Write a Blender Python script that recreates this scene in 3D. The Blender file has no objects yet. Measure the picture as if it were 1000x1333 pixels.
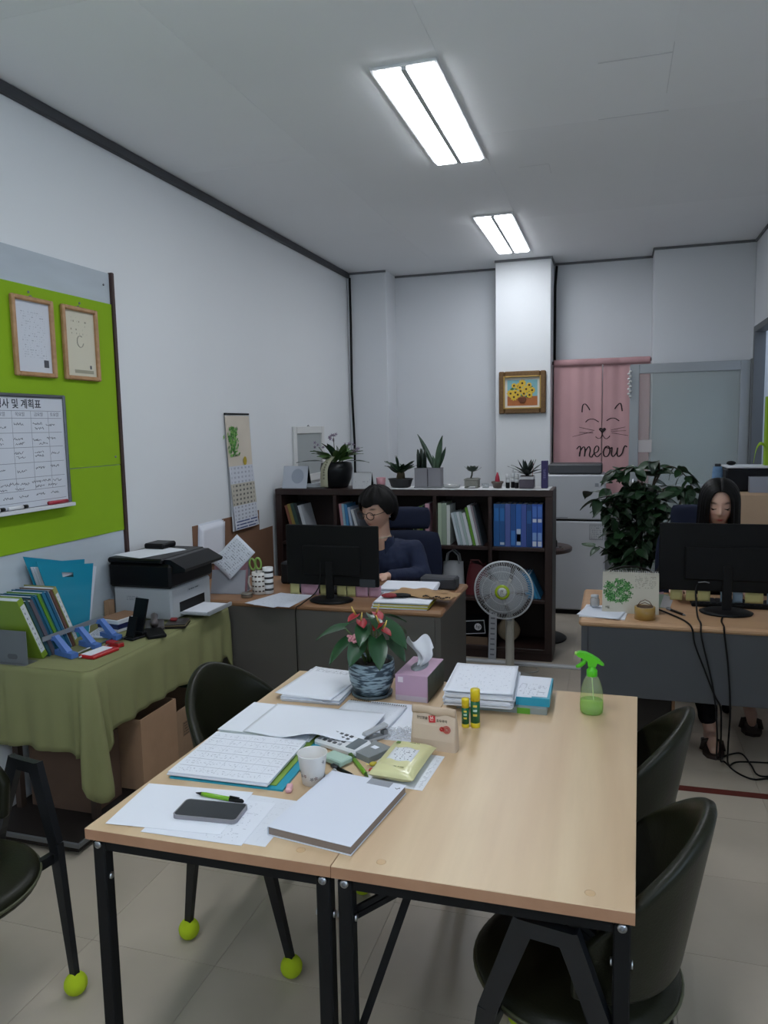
import bpy, bmesh, math, random
from mathutils import Vector, Matrix, Euler, noise

SC = bpy.context.scene
COL = SC.collection
PI = math.pi
random.seed(7)

# ------------------------------------------------------------------ camera, world, light, exposure
cam_d = bpy.data.cameras.new('camera')
cam = bpy.data.objects.new('camera', cam_d); COL.objects.link(cam)
SC.camera = cam
FPX, YAW, PITCH, ROLL = 980.13, 0.29834, 0.11353, 0.019315
n_ = Vector((-math.sin(YAW) * math.cos(PITCH), math.cos(YAW) * math.cos(PITCH), -math.sin(PITCH)))
r_ = Vector((math.cos(YAW), math.sin(YAW), 0)); d_ = n_.cross(r_)
R_ = math.cos(ROLL) * r_ + math.sin(ROLL) * d_; D_ = -math.sin(ROLL) * r_ + math.cos(ROLL) * d_
m3 = Matrix((R_, -D_, -n_)).transposed()
cam.matrix_world = Matrix.Translation((0, 0, 1.65)) @ m3.to_4x4()
cam_d.sensor_fit = 'HORIZONTAL'; cam_d.sensor_width = 36.0
cam_d.lens = 36.0 * FPX / 1000.0
cam_d.clip_start = 0.05

W = bpy.data.worlds.new('world'); SC.world = W
W.use_nodes = True
W.node_tree.nodes['Background'].inputs[0].default_value = (0.6, 0.7, 0.85, 1)
W.node_tree.nodes['Background'].inputs[1].default_value = 4.0

SC.view_settings.view_transform = 'Standard'
SC.view_settings.look = 'None'
SC.view_settings.gamma = 1.0
SC.view_settings.use_curve_mapping = False
SC.view_settings.exposure = 0.06
LAMP = 19.5                      # strength of each ceiling diffuser

# ------------------------------------------------------------------ materials
def lin(h):
    if not isinstance(h, str): return tuple(h) + (1,)
    c = [int(h[i:i + 2], 16) / 255 for i in (0, 2, 4)]
    return tuple(x / 12.92 if x <= .04045 else ((x + .055) / 1.055) ** 2.4 for x in c) + (1,)

MATS = {}
def base_mat(name):
    m = bpy.data.materials.new(name); m.use_nodes = True
    nt = m.node_tree
    return m, nt, nt.nodes['Principled BSDF']

def add(nt, t, **kw):
    n = nt.nodes.new(t)
    for k, v in kw.items(): setattr(n, k, v)
    return n

def mth(nt, op, a, b=None):
    n = add(nt, 'ShaderNodeMath', operation=op)
    for i, x in enumerate((a, b)):
        if x is None: continue
        if isinstance(x, (int, float)): n.inputs[i].default_value = x
        else: nt.links.new(x, n.inputs[i])
    return n.outputs[0]

def mixc(nt, f, a, b):
    n = add(nt, 'ShaderNodeMix', data_type='RGBA')
    if isinstance(f, (int, float)): n.inputs[0].default_value = f
    else: nt.links.new(f, n.inputs[0])
    for i, x in ((6, a), (7, b)):
        if isinstance(x, tuple): n.inputs[i].default_value = x
        else: nt.links.new(x, n.inputs[i])
    return n.outputs[2]

def mat(col, rough=.5, metal=0, var=0, vs=8, bump=0, bs=150, trans=0, alpha=1, coat=0, stretch=None, rnd=0):
    key = (col, rough, metal, var, vs, bump, bs, trans, alpha, coat, stretch, rnd)
    if key in MATS: return MATS[key]
    m, nt, b = base_mat('surface_%d' % len(MATS))
    c = lin(col)
    b.inputs['Base Color'].default_value = c
    b.inputs['Roughness'].default_value = rough
    b.inputs['Metallic'].default_value = metal
    b.inputs['Transmission Weight'].default_value = trans
    b.inputs['Alpha'].default_value = alpha
    b.inputs['Coat Weight'].default_value = coat
    if max(c[:3]) < .02 and not metal: b.inputs['Specular IOR Level'].default_value = .22
    tc = add(nt, 'ShaderNodeTexCoord')
    src = tc.outputs['Object']
    if stretch:
        mp = add(nt, 'ShaderNodeMapping'); mp.inputs['Scale'].default_value = stretch
        nt.links.new(src, mp.inputs[0]); src = mp.outputs[0]
    if var or rnd:
        out = c
        if var:
            nz = add(nt, 'ShaderNodeTexNoise'); nz.inputs['Scale'].default_value = vs; nz.inputs['Detail'].default_value = 5
            nt.links.new(src, nz.inputs['Vector'])
            lo = tuple(x * (1 - var) for x in c[:3]) + (1,); hi = tuple(min(1, x * (1 + var)) for x in c[:3]) + (1,)
            out = mixc(nt, nz.outputs['Fac'], lo, hi)
        if rnd:
            oi = add(nt, 'ShaderNodeObjectInfo')
            hs = add(nt, 'ShaderNodeHueSaturation')
            v = mth(nt, 'ADD', mth(nt, 'MULTIPLY', oi.outputs['Random'], 2 * rnd), 1 - rnd)
            nt.links.new(v, hs.inputs['Value'])
            if isinstance(out, tuple): hs.inputs['Color'].default_value = out
            else: nt.links.new(out, hs.inputs['Color'])
            out = hs.outputs[0]
        nt.links.new(out, b.inputs['Base Color'])
    if bump:
        nb = add(nt, 'ShaderNodeTexNoise'); nb.inputs['Scale'].default_value = bs; nb.inputs['Detail'].default_value = 3
        nt.links.new(src, nb.inputs['Vector'])
        bp = add(nt, 'ShaderNodeBump'); bp.inputs['Strength'].default_value = bump; bp.inputs['Distance'].default_value = .002
        nt.links.new(nb.outputs['Fac'], bp.inputs['Height']); nt.links.new(bp.outputs[0], b.inputs['Normal'])
    MATS[key] = m
    return m

def wood(c1, c2, scale=(14, 1.2, 14), rough=.4, fine=.12, key='w'):
    k = ('wood', c1, c2, scale, rough, fine)
    if k in MATS: return MATS[k]
    m, nt, b = base_mat('wood_%d' % len(MATS))
    tc = add(nt, 'ShaderNodeTexCoord')
    mp = add(nt, 'ShaderNodeMapping'); mp.inputs['Scale'].default_value = scale
    nt.links.new(tc.outputs['Object'], mp.inputs[0])
    a = add(nt, 'ShaderNodeTexNoise'); a.inputs['Scale'].default_value = 1; a.inputs['Detail'].default_value = 2
    nt.links.new(mp.outputs[0], a.inputs['Vector'])
    r = add(nt, 'ShaderNodeValToRGB'); r.color_ramp.elements[0].position = .38; r.color_ramp.elements[1].position = .62
    r.color_ramp.elements[0].color = lin(c1); r.color_ramp.elements[1].color = lin(c2)
    nt.links.new(a.outputs['Fac'], r.inputs[0])
    f = add(nt, 'ShaderNodeTexNoise'); f.inputs['Scale'].default_value = 9; f.inputs['Detail'].default_value = 4
    nt.links.new(mp.outputs[0], f.inputs['Vector'])
    dark = tuple(x * (1 - 2 * fine) for x in lin(c1)[:3]) + (1,)
    fac = mth(nt, 'MULTIPLY', mth(nt, 'SUBTRACT', 1.0, f.outputs['Fac']), .45)
    nt.links.new(mixc(nt, fac, r.outputs[0], dark), b.inputs['Base Color'])
    b.inputs['Roughness'].default_value = rough
    MATS[k] = m
    return m

def printed(base, ink, rows=30, words=18, ax=(0, 1), kind='text', dens=.5, rough=.75, lo=.08, hi=.92, vlo=.06, vhi=.94):
    """flat print: lines of writing, or a ruled calendar grid with a mark per cell (generated coordinates)"""
    k = ('print', base, ink, rows, words, ax, kind, dens, lo, hi, vlo, vhi)
    if k in MATS: return MATS[k]
    m, nt, b = base_mat('print_%d' % len(MATS))
    tc = add(nt, 'ShaderNodeTexCoord'); sp = add(nt, 'ShaderNodeSeparateXYZ')
    nt.links.new(tc.outputs['Generated'], sp.inputs[0])
    u, v = sp.outputs[ax[0]], sp.outputs[ax[1]]
    cb = add(nt, 'ShaderNodeCombineXYZ')
    nt.links.new(mth(nt, 'MULTIPLY', u, words * 4), cb.inputs[0])
    nt.links.new(mth(nt, 'FLOOR', mth(nt, 'MULTIPLY', v, rows)), cb.inputs[1])
    nz = add(nt, 'ShaderNodeTexNoise'); nz.inputs['Scale'].default_value = .5; nz.inputs['Detail'].default_value = 3
    nt.links.new(cb.outputs[0], nz.inputs['Vector'])
    word = mth(nt, 'GREATER_THAN', nz.outputs['Fac'], dens)
    fv = mth(nt, 'FRACT', mth(nt, 'MULTIPLY', v, rows))
    line = mth(nt, 'MULTIPLY', mth(nt, 'GREATER_THAN', fv, .3), mth(nt, 'LESS_THAN', fv, .7))
    ins = mth(nt, 'MULTIPLY', mth(nt, 'MULTIPLY', mth(nt, 'GREATER_THAN', u, lo), mth(nt, 'LESS_THAN', u, hi)),
              mth(nt, 'MULTIPLY', mth(nt, 'GREATER_THAN', v, vlo), mth(nt, 'LESS_THAN', v, vhi)))
    f = mth(nt, 'MULTIPLY', mth(nt, 'MULTIPLY', word, line), ins)
    if kind == 'grid':
        fu = mth(nt, 'FRACT', mth(nt, 'MULTIPLY', u, words))
        num = mth(nt, 'MULTIPLY', mth(nt, 'LESS_THAN', mth(nt, 'ABSOLUTE', mth(nt, 'SUBTRACT', fu, .5)), .24),
                  mth(nt, 'LESS_THAN', mth(nt, 'ABSOLUTE', mth(nt, 'SUBTRACT', fv, .5)), .22))
        nn = add(nt, 'ShaderNodeTexNoise'); nn.inputs['Scale'].default_value = 90
        nt.links.new(tc.outputs['Generated'], nn.inputs['Vector'])
        f = mth(nt, 'MULTIPLY', mth(nt, 'MULTIPLY', num, mth(nt, 'GREATER_THAN', nn.outputs['Fac'], dens)), ins)
    if kind == 'table':
        fu = mth(nt, 'FRACT', mth(nt, 'MULTIPLY', u, words))
        ln = mth(nt, 'MAXIMUM', mth(nt, 'LESS_THAN', fv, .05), mth(nt, 'MULTIPLY', mth(nt, 'LESS_THAN', fu, .03), .5))
        nn = add(nt, 'ShaderNodeTexNoise'); nn.inputs['Scale'].default_value = 45; nn.inputs['Detail'].default_value = 1
        nt.links.new(tc.outputs['Generated'], nn.inputs['Vector'])
        mk = mth(nt, 'MULTIPLY', mth(nt, 'GREATER_THAN', nn.outputs['Fac'], dens),
                 mth(nt, 'LESS_THAN', mth(nt, 'ABSOLUTE', mth(nt, 'SUBTRACT', fv, .55)), .25))
        f = mth(nt, 'MULTIPLY', mth(nt, 'MAXIMUM', ln, mth(nt, 'MULTIPLY', mk, .8)), ins)
    nt.links.new(mixc(nt, f, lin(base), lin(ink)), b.inputs['Base Color'])
    b.inputs['Roughness'].default_value = rough
    MATS[k] = m
    return m

def glow(col, s):
    m, nt, b = base_mat('lamp_glow')
    b.inputs['Base Color'].default_value = lin(col)
    b.inputs['Emission Color'].default_value = lin(col); b.inputs['Emission Strength'].default_value = s
    return m

def glass(col, rough=.05, clear=.8, name='glass'):
    """thin pane: straight-through light tinted by col, plus a reflection"""
    k = ('glass', col, rough, clear)
    if k in MATS: return MATS[k]
    m, nt, b = base_mat(name)
    b.inputs['Base Color'].default_value = lin(col); b.inputs['Roughness'].default_value = rough
    t = add(nt, 'ShaderNodeBsdfTransparent'); t.inputs[0].default_value = lin(col)
    mx = add(nt, 'ShaderNodeMixShader'); mx.inputs[0].default_value = clear
    nt.links.new(b.outputs[0], mx.inputs[1]); nt.links.new(t.outputs[0], mx.inputs[2])
    nt.links.new(mx.outputs[0], nt.nodes['Material Output'].inputs[0])
    MATS[k] = m
    return m

# ------------------------------------------------------------------ mesh builder
def rotz(a): return Matrix.Rotation(a, 4, 'Z')
def TR(loc=(0, 0, 0), rx=0, ry=0, rz=0): return Matrix.Translation(loc) @ Euler((rx, ry, rz)).to_matrix().to_4x4()

class MB:
    def __init__(s): s.v = []; s.f = []; s.mi = []; s.sm = []
    def add(s, vs, fs, mi=0, smooth=False, M=None):
        o = len(s.v)
        s.v += [tuple(M @ Vector(v)) if M else tuple(v) for v in vs]
        for f in fs: s.f.append([i + o for i in f]); s.mi.append(mi); s.sm.append(smooth)
        return s
    def box(s, c, d, mi=0, bev=0, M=None, rz=0):
        if rz: M = (M or Matrix()) @ TR(c, rz=rz); c = (0, 0, 0)
        h = [x / 2 for x in d]
        b = min(bev, min(h) * .8)
        if b <= 0:
            vs = [(c[0] + i * h[0], c[1] + j * h[1], c[2] + k * h[2]) for i in (-1, 1) for j in (-1, 1) for k in (-1, 1)]
            return s.add(vs, [(0, 1, 3, 2), (4, 6, 7, 5), (0, 4, 5, 1), (2, 3, 7, 6), (0, 2, 6, 4), (1, 5, 7, 3)], mi, False, M)
        ix = {}; vs = []
        for i in (-1, 1):
            for j in (-1, 1):
                for k in (-1, 1):
                    for a in range(3):
                        e = [b, b, b]; e[a] = 0
                        ix[(i, j, k, a)] = len(vs)
                        vs.append(tuple(c[q] + (i, j, k)[q] * (h[q] - e[q]) for q in range(3)))
        fs = []
        def g(a, sa, b2, sb, c2, sc_, ax):
            t = [0, 0, 0]; t[a] = sa; t[b2] = sb; t[c2] = sc_
            return ix[(t[0], t[1], t[2], ax)]
        for a in range(3):
            b2, c2 = (a + 1) % 3, (a + 2) % 3
            for sg in (-1, 1):
                fs.append([g(a, sg, b2, x, c2, y, a) for x, y in ((-1, -1), (1, -1), (1, 1), (-1, 1))])
            for sb in (-1, 1):
                for sc_ in (-1, 1):
                    fs.append([g(a, -1, b2, sb, c2, sc_, b2), g(a, 1, b2, sb, c2, sc_, b2), g(a, 1, b2, sb, c2, sc_, c2), g(a, -1, b2, sb, c2, sc_, c2)])
        for i in (-1, 1):
            for j in (-1, 1):
                for k in (-1, 1): fs.append([ix[(i, j, k, a)] for a in range(3)])
        return s.add(vs, fs, mi, False, M)
    def span(s, lo, hi, mi=0, bev=0, M=None):
        return s.box([(a + b) / 2 for a, b in zip(lo, hi)], [abs(b - a) for a, b in zip(lo, hi)], mi, bev, M)
    def tube(s, pts, r, n=8, mi=0, closed=False, caps=True, M=None, flat=None):
        pts = [Vector(p) for p in pts]; N = len(pts)
        rs = r if isinstance(r, (list, tuple)) else [r] * N
        vs = []; up = None
        for i, p in enumerate(pts):
            t = (pts[(i + 1) % N] - pts[i - 1]) if closed else (pts[min(i + 1, N - 1)] - pts[max(i - 1, 0)])
            t.normalize()
            if up is None: up = Vector((0, 0, 1)) if abs(t.z) < .9 else Vector((1, 0, 0))
            x = up - t * up.dot(t)
            if x.length < 1e-5: x = t.orthogonal()
            x.normalize(); up = x; y = t.cross(x)
            for k in range(n):
                a = 2 * PI * k / n + PI / n
                vs.append(p + rs[i] * (math.cos(a) * x * (flat or 1) + math.sin(a) * y))
        fs = []
        for i in range(N if closed else N - 1):
            j = (i + 1) % N
            for k in range(n): fs.append((i * n + k, i * n + (k + 1) % n, j * n + (k + 1) % n, j * n + k))
        if caps and not closed: fs += [list(range(n))[::-1], [(N - 1) * n + k for k in range(n)]]
        return s.add(vs, fs, mi, n > 5, M)
    def cyl(s, p0, p1, r0, r1=None, n=20, mi=0, M=None): return s.tube([p0, p1], [r0, r0 if r1 is None else r1], n, mi, M=M)
    def bar(s, p0, p1, w, h, mi=0, M=None, w1=None, h1=None, up=(0, 0, 1)):
        """rectangular bar from p0 to p1; w sideways, h along up"""
        p0, p1 = Vector(p0), Vector(p1); t = (p1 - p0).normalized(); u = Vector(up); u = u - t * u.dot(t)
        if u.length < 1e-4: u = t.orthogonal()
        u.normalize(); q = t.cross(u); vs = []
        for p, ww, hh in ((p0, w, h), (p1, w if w1 is None else w1, h if h1 is None else h1)):
            for a, b in ((-1, -1), (1, -1), (1, 1), (-1, 1)): vs.append(p + q * a * ww / 2 + u * b * hh / 2)
        return s.add(vs, [(0, 1, 2, 3), (7, 6, 5, 4), (0, 4, 5, 1), (1, 5, 6, 2), (2, 6, 7, 3), (3, 7, 4, 0)], mi, False, M)
    def lathe(s, prof, c=(0, 0, 0), n=28, mi=0, M=None, smooth=True):
        vs = []; fs = []
        for r, z in prof:
            for k in range(n):
                a = 2 * PI * k / n; vs.append((c[0] + r * math.cos(a), c[1] + r * math.sin(a), c[2] + z))
        for i in range(len(prof) - 1):
            for k in range(n): fs.append((i * n + k, i * n + (k + 1) % n, (i + 1) * n + (k + 1) % n, (i + 1) * n + k))
        if prof[0][0] > 1e-6: fs.append(list(range(n))[::-1])
        if prof[-1][0] > 1e-6: fs.append([(len(prof) - 1) * n + k for k in range(n)])
        return s.add(vs, fs, mi, smooth, M)
    def sph(s, c, r, nu=16, nv=10, mi=0, M=None):
        r = r if isinstance(r, (tuple, list)) else (r, r, r)
        pr = [(math.sin(PI * i / nv), -math.cos(PI * i / nv)) for i in range(nv + 1)]
        T = TR(c) @ Matrix.Diagonal((r[0], r[1], r[2], 1))
        return s.lathe([(max(a, 1e-4), z) for a, z in pr], n=nu, mi=mi, M=(M @ T if M else T))
    def prism(s, poly, z0, z1, mi=0, M=None, smooth=False):
        n = len(poly); vs = [(x, y, z0) for x, y in poly] + [(x, y, z1) for x, y in poly]
        fs = [list(range(n))[::-1], list(range(n, 2 * n))] + [(i, (i + 1) % n, n + (i + 1) % n, n + i) for i in range(n)]
        return s.add(vs, fs, mi, smooth, M)
    def grid(s, fn, nu, nv, mi=0, M=None, wrap=False, smooth=True):
        vs = [fn(i / (nu if wrap else nu - 1), j / (nv - 1)) for j in range(nv) for i in range(nu)]
        fs = []
        for j in range(nv - 1):
            for i in range(nu if wrap else nu - 1):
                k = (i + 1) % nu; fs.append((j * nu + i, j * nu + k, (j + 1) * nu + k, (j + 1) * nu + i))
        return s.add(vs, fs, mi, smooth, M)
    def sheet(s, cs, t=.0008, mi=0, M=None):
        """thin sheet lying with the four given (x, y) corners; cs given as (x, y, z)"""
        vs = [tuple(c) for c in cs] + [(c[0], c[1], c[2] + t) for c in cs]
        return s.add(vs, [(3, 2, 1, 0), (4, 5, 6, 7), (0, 1, 5, 4), (1, 2, 6, 5), (2, 3, 7, 6), (3, 0, 4, 7)], mi, False, M)
    def mesh(s, name):
        me = bpy.data.meshes.new(name); me.from_pydata(s.v, [], s.f)
        me.polygons.foreach_set('material_index', s.mi); me.polygons.foreach_set('use_smooth', s.sm)
        bm = bmesh.new(); bm.from_mesh(me); bmesh.ops.recalc_face_normals(bm, faces=bm.faces); bm.to_mesh(me); bm.free()
        return me
    def build(s, name, mats, parent=None, loc=None, rz=0, solid=0, sub=0, label=None, smooth_angle=None):
        me = s.mesh(name)
        for m in (mats if isinstance(mats, (list, tuple)) else [mats]): me.materials.append(m)
        o = bpy.data.objects.new(name, me); COL.objects.link(o)
        if parent: o.parent = parent
        if loc: o.location = loc
        if rz: o.rotation_euler = (0, 0, rz)
        if solid:
            d = o.modifiers.new('thickness', 'SOLIDIFY'); d.thickness = solid; d.offset = 0
        if sub:
            d = o.modifiers.new('smooth', 'SUBSURF'); d.levels = sub; d.render_levels = sub
        if label: o['label'] = label
        return o

def tag(o, label=None, cat=None, group=None, kind=None):
    if label: o['label'] = label
    if cat: o['category'] = cat
    if group: o['group'] = group
    if kind: o['kind'] = kind
    return o
def thing(name, label, cat, loc=(0, 0, 0), rz=0, group=None, rx=0, ry=0):
    o = bpy.data.objects.new(name, None); COL.objects.link(o)
    o.location = loc; o.rotation_euler = (rx, ry, rz); o.empty_display_size = .05
    return tag(o, label, cat, group)
def struct(o): o['kind'] = 'structure'; return o
KIDS = {}
def dup(o, parent=None, loc=None, rz=None, label=None):
    c = o.copy(); COL.objects.link(c)
    if parent: c.parent = parent
    if loc is not None: c.location = loc
    if rz is not None: c.rotation_euler = (0, 0, rz)
    if label: c['label'] = label
    for k in o.children: dup(k, c)
    return c
def text_mesh(body, size, mt, parent, M, name='lettering', shear=0, bold=0, align='LEFT', ext=.0004):
    cu = bpy.data.curves.new(name, 'FONT'); cu.body = body; cu.size = size; cu.shear = shear; cu.offset = bold; cu.extrude = ext
    cu.align_x = align; cu.align_y = 'CENTER'; cu.resolution_u = 2
    t = bpy.data.objects.new(name, cu); COL.objects.link(t)
    dg = bpy.context.evaluated_depsgraph_get()
    me = bpy.data.meshes.new_from_object(t.evaluated_get(dg)); me.name = name
    bpy.data.objects.remove(t); bpy.data.curves.remove(cu)
    me.materials.clear(); me.materials.append(mt); me.transform(M)
    o = bpy.data.objects.new(name, me); COL.objects.link(o)
    if parent: o.parent = parent
    return o
# orientation of flat print: on a wall facing +X (left wall), on a face towards -Y, flat on a table (up)
def ON_LEFT(x, y, z): return Matrix(((0, 0, 1, x), (1, 0, 0, y), (0, 1, 0, z), (0, 0, 0, 1)))
def ON_FRONT(x, y, z): return Matrix(((1, 0, 0, x), (0, 0, -1, y), (0, 1, 0, z), (0, 0, 0, 1)))
ORD = ['first', 'second', 'third', 'fourth', 'fifth', 'sixth', 'seventh', 'eighth', 'ninth', 'tenth', 'eleventh', 'twelfth', 'thirteenth', 'fourteenth']

BLACK = mat('0a0b0d', .5); BLACKM = mat('0c0d0f', .6, var=.2, vs=30); WHITE = mat('dfe1e3', .6)
PAPER = mat('dfe2ea', .85, var=.03, vs=5); PAPER2 = mat('cdd2dc', .85); SILVER = mat('b9bcc0', .3, 1); GREYP = mat('77797d', .5)
CARD = mat('a58468', .85, var=.12, vs=14, bump=.2, bs=60); NAVY = mat('0a1530', .85, bump=.4, bs=300, var=.2, vs=40)
INK = mat('1b1c22', .8); OLIVE = mat('1c1d12', .36, var=.25, vs=12, bump=.25, bs=180); PIPING = mat('4a4b36', .4)
LEAF = mat('1d3a1c', .4, var=.35, vs=14, rnd=.3); LEAFL = mat('3d5c2c', .42, var=.3, vs=14, rnd=.25)
SOIL = mat('2a211b', .95, var=.4, vs=60, bump=1, bs=90)
# ------------------------------------------------------------------ room shell
XW, XR, ZC = -2.48, 1.09, 3.11
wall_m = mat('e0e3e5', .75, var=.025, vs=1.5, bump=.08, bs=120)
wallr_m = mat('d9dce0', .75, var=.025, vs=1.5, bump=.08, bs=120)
ceil_m = mat('eef0f2', .85, var=.04, vs=1.2, bump=.15, bs=70, rnd=.02)
floor_m = mat('b3a898', .42, var=.16, vs=3.2, bump=.05, bs=40, rnd=.035)
dark_trim = mat('3a3c40', .6)

fl = struct(MB().span((XW - .1, -2.7, -.12), (XR + .1, 7.45, -.004)).build('floor', mat('9a9083', .8)))
ts = .45; tile0 = None
tm = MB().box((0, 0, -.0021), (ts - .0012, ts - .0012, .0042), bev=.0004).mesh('tile'); tm.materials.append(floor_m)
for j in range(16):
    for i in range(8):
        x = XR - .001 - ts / 2 - i * ts; y = 7.3 - ts / 2 - j * ts
        if x < XW: continue
        o = bpy.data.objects.new('tile', tm); COL.objects.link(o); o.parent = fl; o.location = (x, y, 0)
rest = MB().span((XW, -2.6, -.004), (XR, 7.3 - 16 * ts, 0)).build('floor_covering', floor_m, fl)

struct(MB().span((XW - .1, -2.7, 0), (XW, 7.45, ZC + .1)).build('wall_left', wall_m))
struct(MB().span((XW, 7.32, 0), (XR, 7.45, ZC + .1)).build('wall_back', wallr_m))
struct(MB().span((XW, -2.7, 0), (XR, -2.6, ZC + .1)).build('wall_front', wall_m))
w = MB().span((XR, -2.7, 0), (XR + .1, -2.0, ZC + .1)).span((XR, -2.0, 0), (XR + .1, 1.2, .95)).span((XR, -2.0, 2.65), (XR + .1, 1.2, ZC + .1)).span((XR, 1.2, 0), (XR + .1, 5.93, ZC + .1)).span((XR, 6.80, 0), (XR + .1, 7.45, ZC + .1)).span((XR, 5.93, 2.40), (XR + .1, 6.80, ZC + .1))
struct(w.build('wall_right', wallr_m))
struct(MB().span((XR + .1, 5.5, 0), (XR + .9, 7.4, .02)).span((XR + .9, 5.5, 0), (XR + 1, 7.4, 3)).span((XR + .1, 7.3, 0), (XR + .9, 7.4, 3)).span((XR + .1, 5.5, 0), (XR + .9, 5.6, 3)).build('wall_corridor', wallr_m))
wn = struct(bpy.data.objects.new('unseen_window_1', None)); COL.objects.link(wn); wn.location = (XR + .05, -.4, 1.8)  # window out of view, added so daylight reaches the ceiling and left wall
for a, b in (((-.03, -1.6, -.85), (.03, -1.55, .85)), ((-.03, 1.55, -.85), (.03, 1.6, .85)), ((-.03, -1.55, .8), (.03, 1.55, .85)), ((-.03, -1.55, -.85), (.03, 1.55, -.8)), ((-.03, -.03, -.8), (.03, .03, .8))):
    MB().span(a, b, bev=.004).build('window_frame', mat('b7babd', .5), wn)
for a in (-1.55, .03): MB().span((-.003, a, -.8), (.003, a + 1.52, .8)).build('pane', glass('f4f8f8', .02, .92), wn)
# the pillar in the left corner, the free column, the boxed-out corner on the right
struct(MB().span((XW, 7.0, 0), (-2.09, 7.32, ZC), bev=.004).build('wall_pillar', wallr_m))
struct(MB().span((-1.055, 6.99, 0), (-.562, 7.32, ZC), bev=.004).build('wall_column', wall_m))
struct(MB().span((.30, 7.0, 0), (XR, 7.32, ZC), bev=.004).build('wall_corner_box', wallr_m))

cl = struct(MB().span((XW - .1, -2.7, ZC + .0022), (XR + .1, 7.45, ZC + .12)).build('ceiling', ceil_m))
pm = None
for j in range(6):
    for i in range(4):
        x0 = XW + i * .8925; y0 = 7.32 - (j + 1) * 1.66
        o = MB().span((x0 + .0004, y0 + .0004, ZC), (x0 + .8921, y0 + 1.6596, ZC + .002)).build('panel', ceil_m, cl)
for x0, y0, x1, y1 in ((-.09, 3.39, .2, 3.40), (.197, 3.31, .2, 3.79), (-.1, 3.99, .22, 4.0), (-.55, 4.55, -.38, 4.553), (-.383, 4.55, -.38, 4.72)):
    MB().span((x0, y0, ZC - .0012), (x1, y1, ZC + .001)).build('joint_tape', mat('d8dadd', .9), cl)

struct(MB().span((XW, -2.6, 3.06), (XW + .03, 7.0, 3.108), bev=.004).build('trim_1', dark_trim))
tr = MB()
for a, b in (((-2.45, 6.985, 3.09), (-2.09, 7.0, 3.109)), ((-2.09, 7.305, 3.09), (-1.056, 7.32, 3.109)), ((-1.06, 6.977, 3.09), (-.55, 6.989, 3.109)),
             ((-.56, 7.305, 3.09), (.30, 7.32, 3.109)), ((.292, 6.985, 3.09), (1.075, 7.0, 3.109)), ((1.075, -2.6, 3.09), (1.089, 7.0, 3.109)), ((.288, 7.0, 3.09), (.299, 7.305, 3.109)), ((-.561, 6.99, 3.09), (-.55, 7.305, 3.109))):
    tr.span(a, b)
struct(tr.build('trim_2', mat('6a6c70', .6)))
struct(MB().span((-.62, 6.84, 0), (-.3, 6.86, .001)).build('trim_3', mat('6a6c70', .6)))

# surface raceway on the floor and the red tape line
tag(MB().span((-1.02, 5.055, 0), (-.17, 5.10, .018), bev=.004).build('cable_duct', mat('c6c8ca', .5)), 'thin white cable duct across the floor before the dark bookcase', 'duct')
tag(MB().add([(.27, 3.455, .0004), (1.08, 3.475, .0004), (1.08, 3.525, .0004), (.275, 3.505, .0004), (.27, 3.455, .0012), (1.08, 3.475, .0012), (1.08, 3.525, .0012), (.275, 3.505, .0012)],
             [(3, 2, 1, 0), (4, 5, 6, 7), (0, 1, 5, 4), (1, 2, 6, 5), (2, 3, 7, 6), (3, 0, 4, 7)]).build('floor_tape', mat('5d2016', .7, var=.2, vs=20)), 'strip of dark red tape on the floor before the right desk', 'tape')

# ceiling lights: metal tray, two glowing diffusers, dark strip between
def ceiling_light(y0, label):
    t = thing('ceiling_light', label, 'ceiling light', (-.845, y0, ZC), 0, 'ceiling lights')
    f = MB()
    f.span((-.142, 0, -.012), (-.128, 1.2, -.0002), bev=.002).span((.128, 0, -.012), (.142, 1.2, -.0002), bev=.002)
    f.span((-.128, 0, -.012), (.128, .014, -.0002), bev=.002).span((-.128, 1.186, -.012), (.128, 1.2, -.0002), bev=.002).span((-.128, .014, -.004), (.128, 1.186, -.0003))
    f.build('tray', WHITE, t)
    MB().span((-.012, .014, -.0245), (.012, 1.186, -.004), bev=.002).build('divider', mat('c3c6c9', .6), t)
    for sx in (-1, 1):
        MB().span((sx * .070 - .057, .02, -.022), (sx * .070 + .057, 1.18, -.0045), bev=.008).build('diffuser', GLOW, t)
    return t
GLOW = glow('f4f8ff', LAMP)
ceiling_light(3.12, 'nearer and larger-looking twin-panel ceiling light')
ceiling_light(5.46, 'farther twin-panel ceiling light in front of the white column')
ceiling_light(.78, 'twin-panel ceiling light above the meeting table, out of the picture')
ceiling_light(-1.56, 'twin-panel ceiling light at the front end of the room')

# dark cables down the corner and beside the column
c = MB().tube([(XW + .035, 6.98, 3.06), (XW + .04, 6.97, 2.6), (XW + .033, 6.975, 2.0), (XW + .05, 6.97, 1.5), (XW + .045, 6.975, .9), (XW + .05, 6.97, .012)], .011, 8)
tag(c.build('cable', BLACK), 'dark cable running down the left back corner', 'cable')
c = MB().tube([(-.535, 7.29, 3.08), (-.548, 7.285, 2.9), (-.549, 7.29, 2.3), (-.548, 7.285, 1.8), (-.545, 7.285, 1.2), (-.53, 7.28, .5), (-.52, 7.29, .012)], .012, 8)
tag(c.build('cable', BLACK), 'black cable hanging beside the white column behind the curtain', 'cable')

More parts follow.
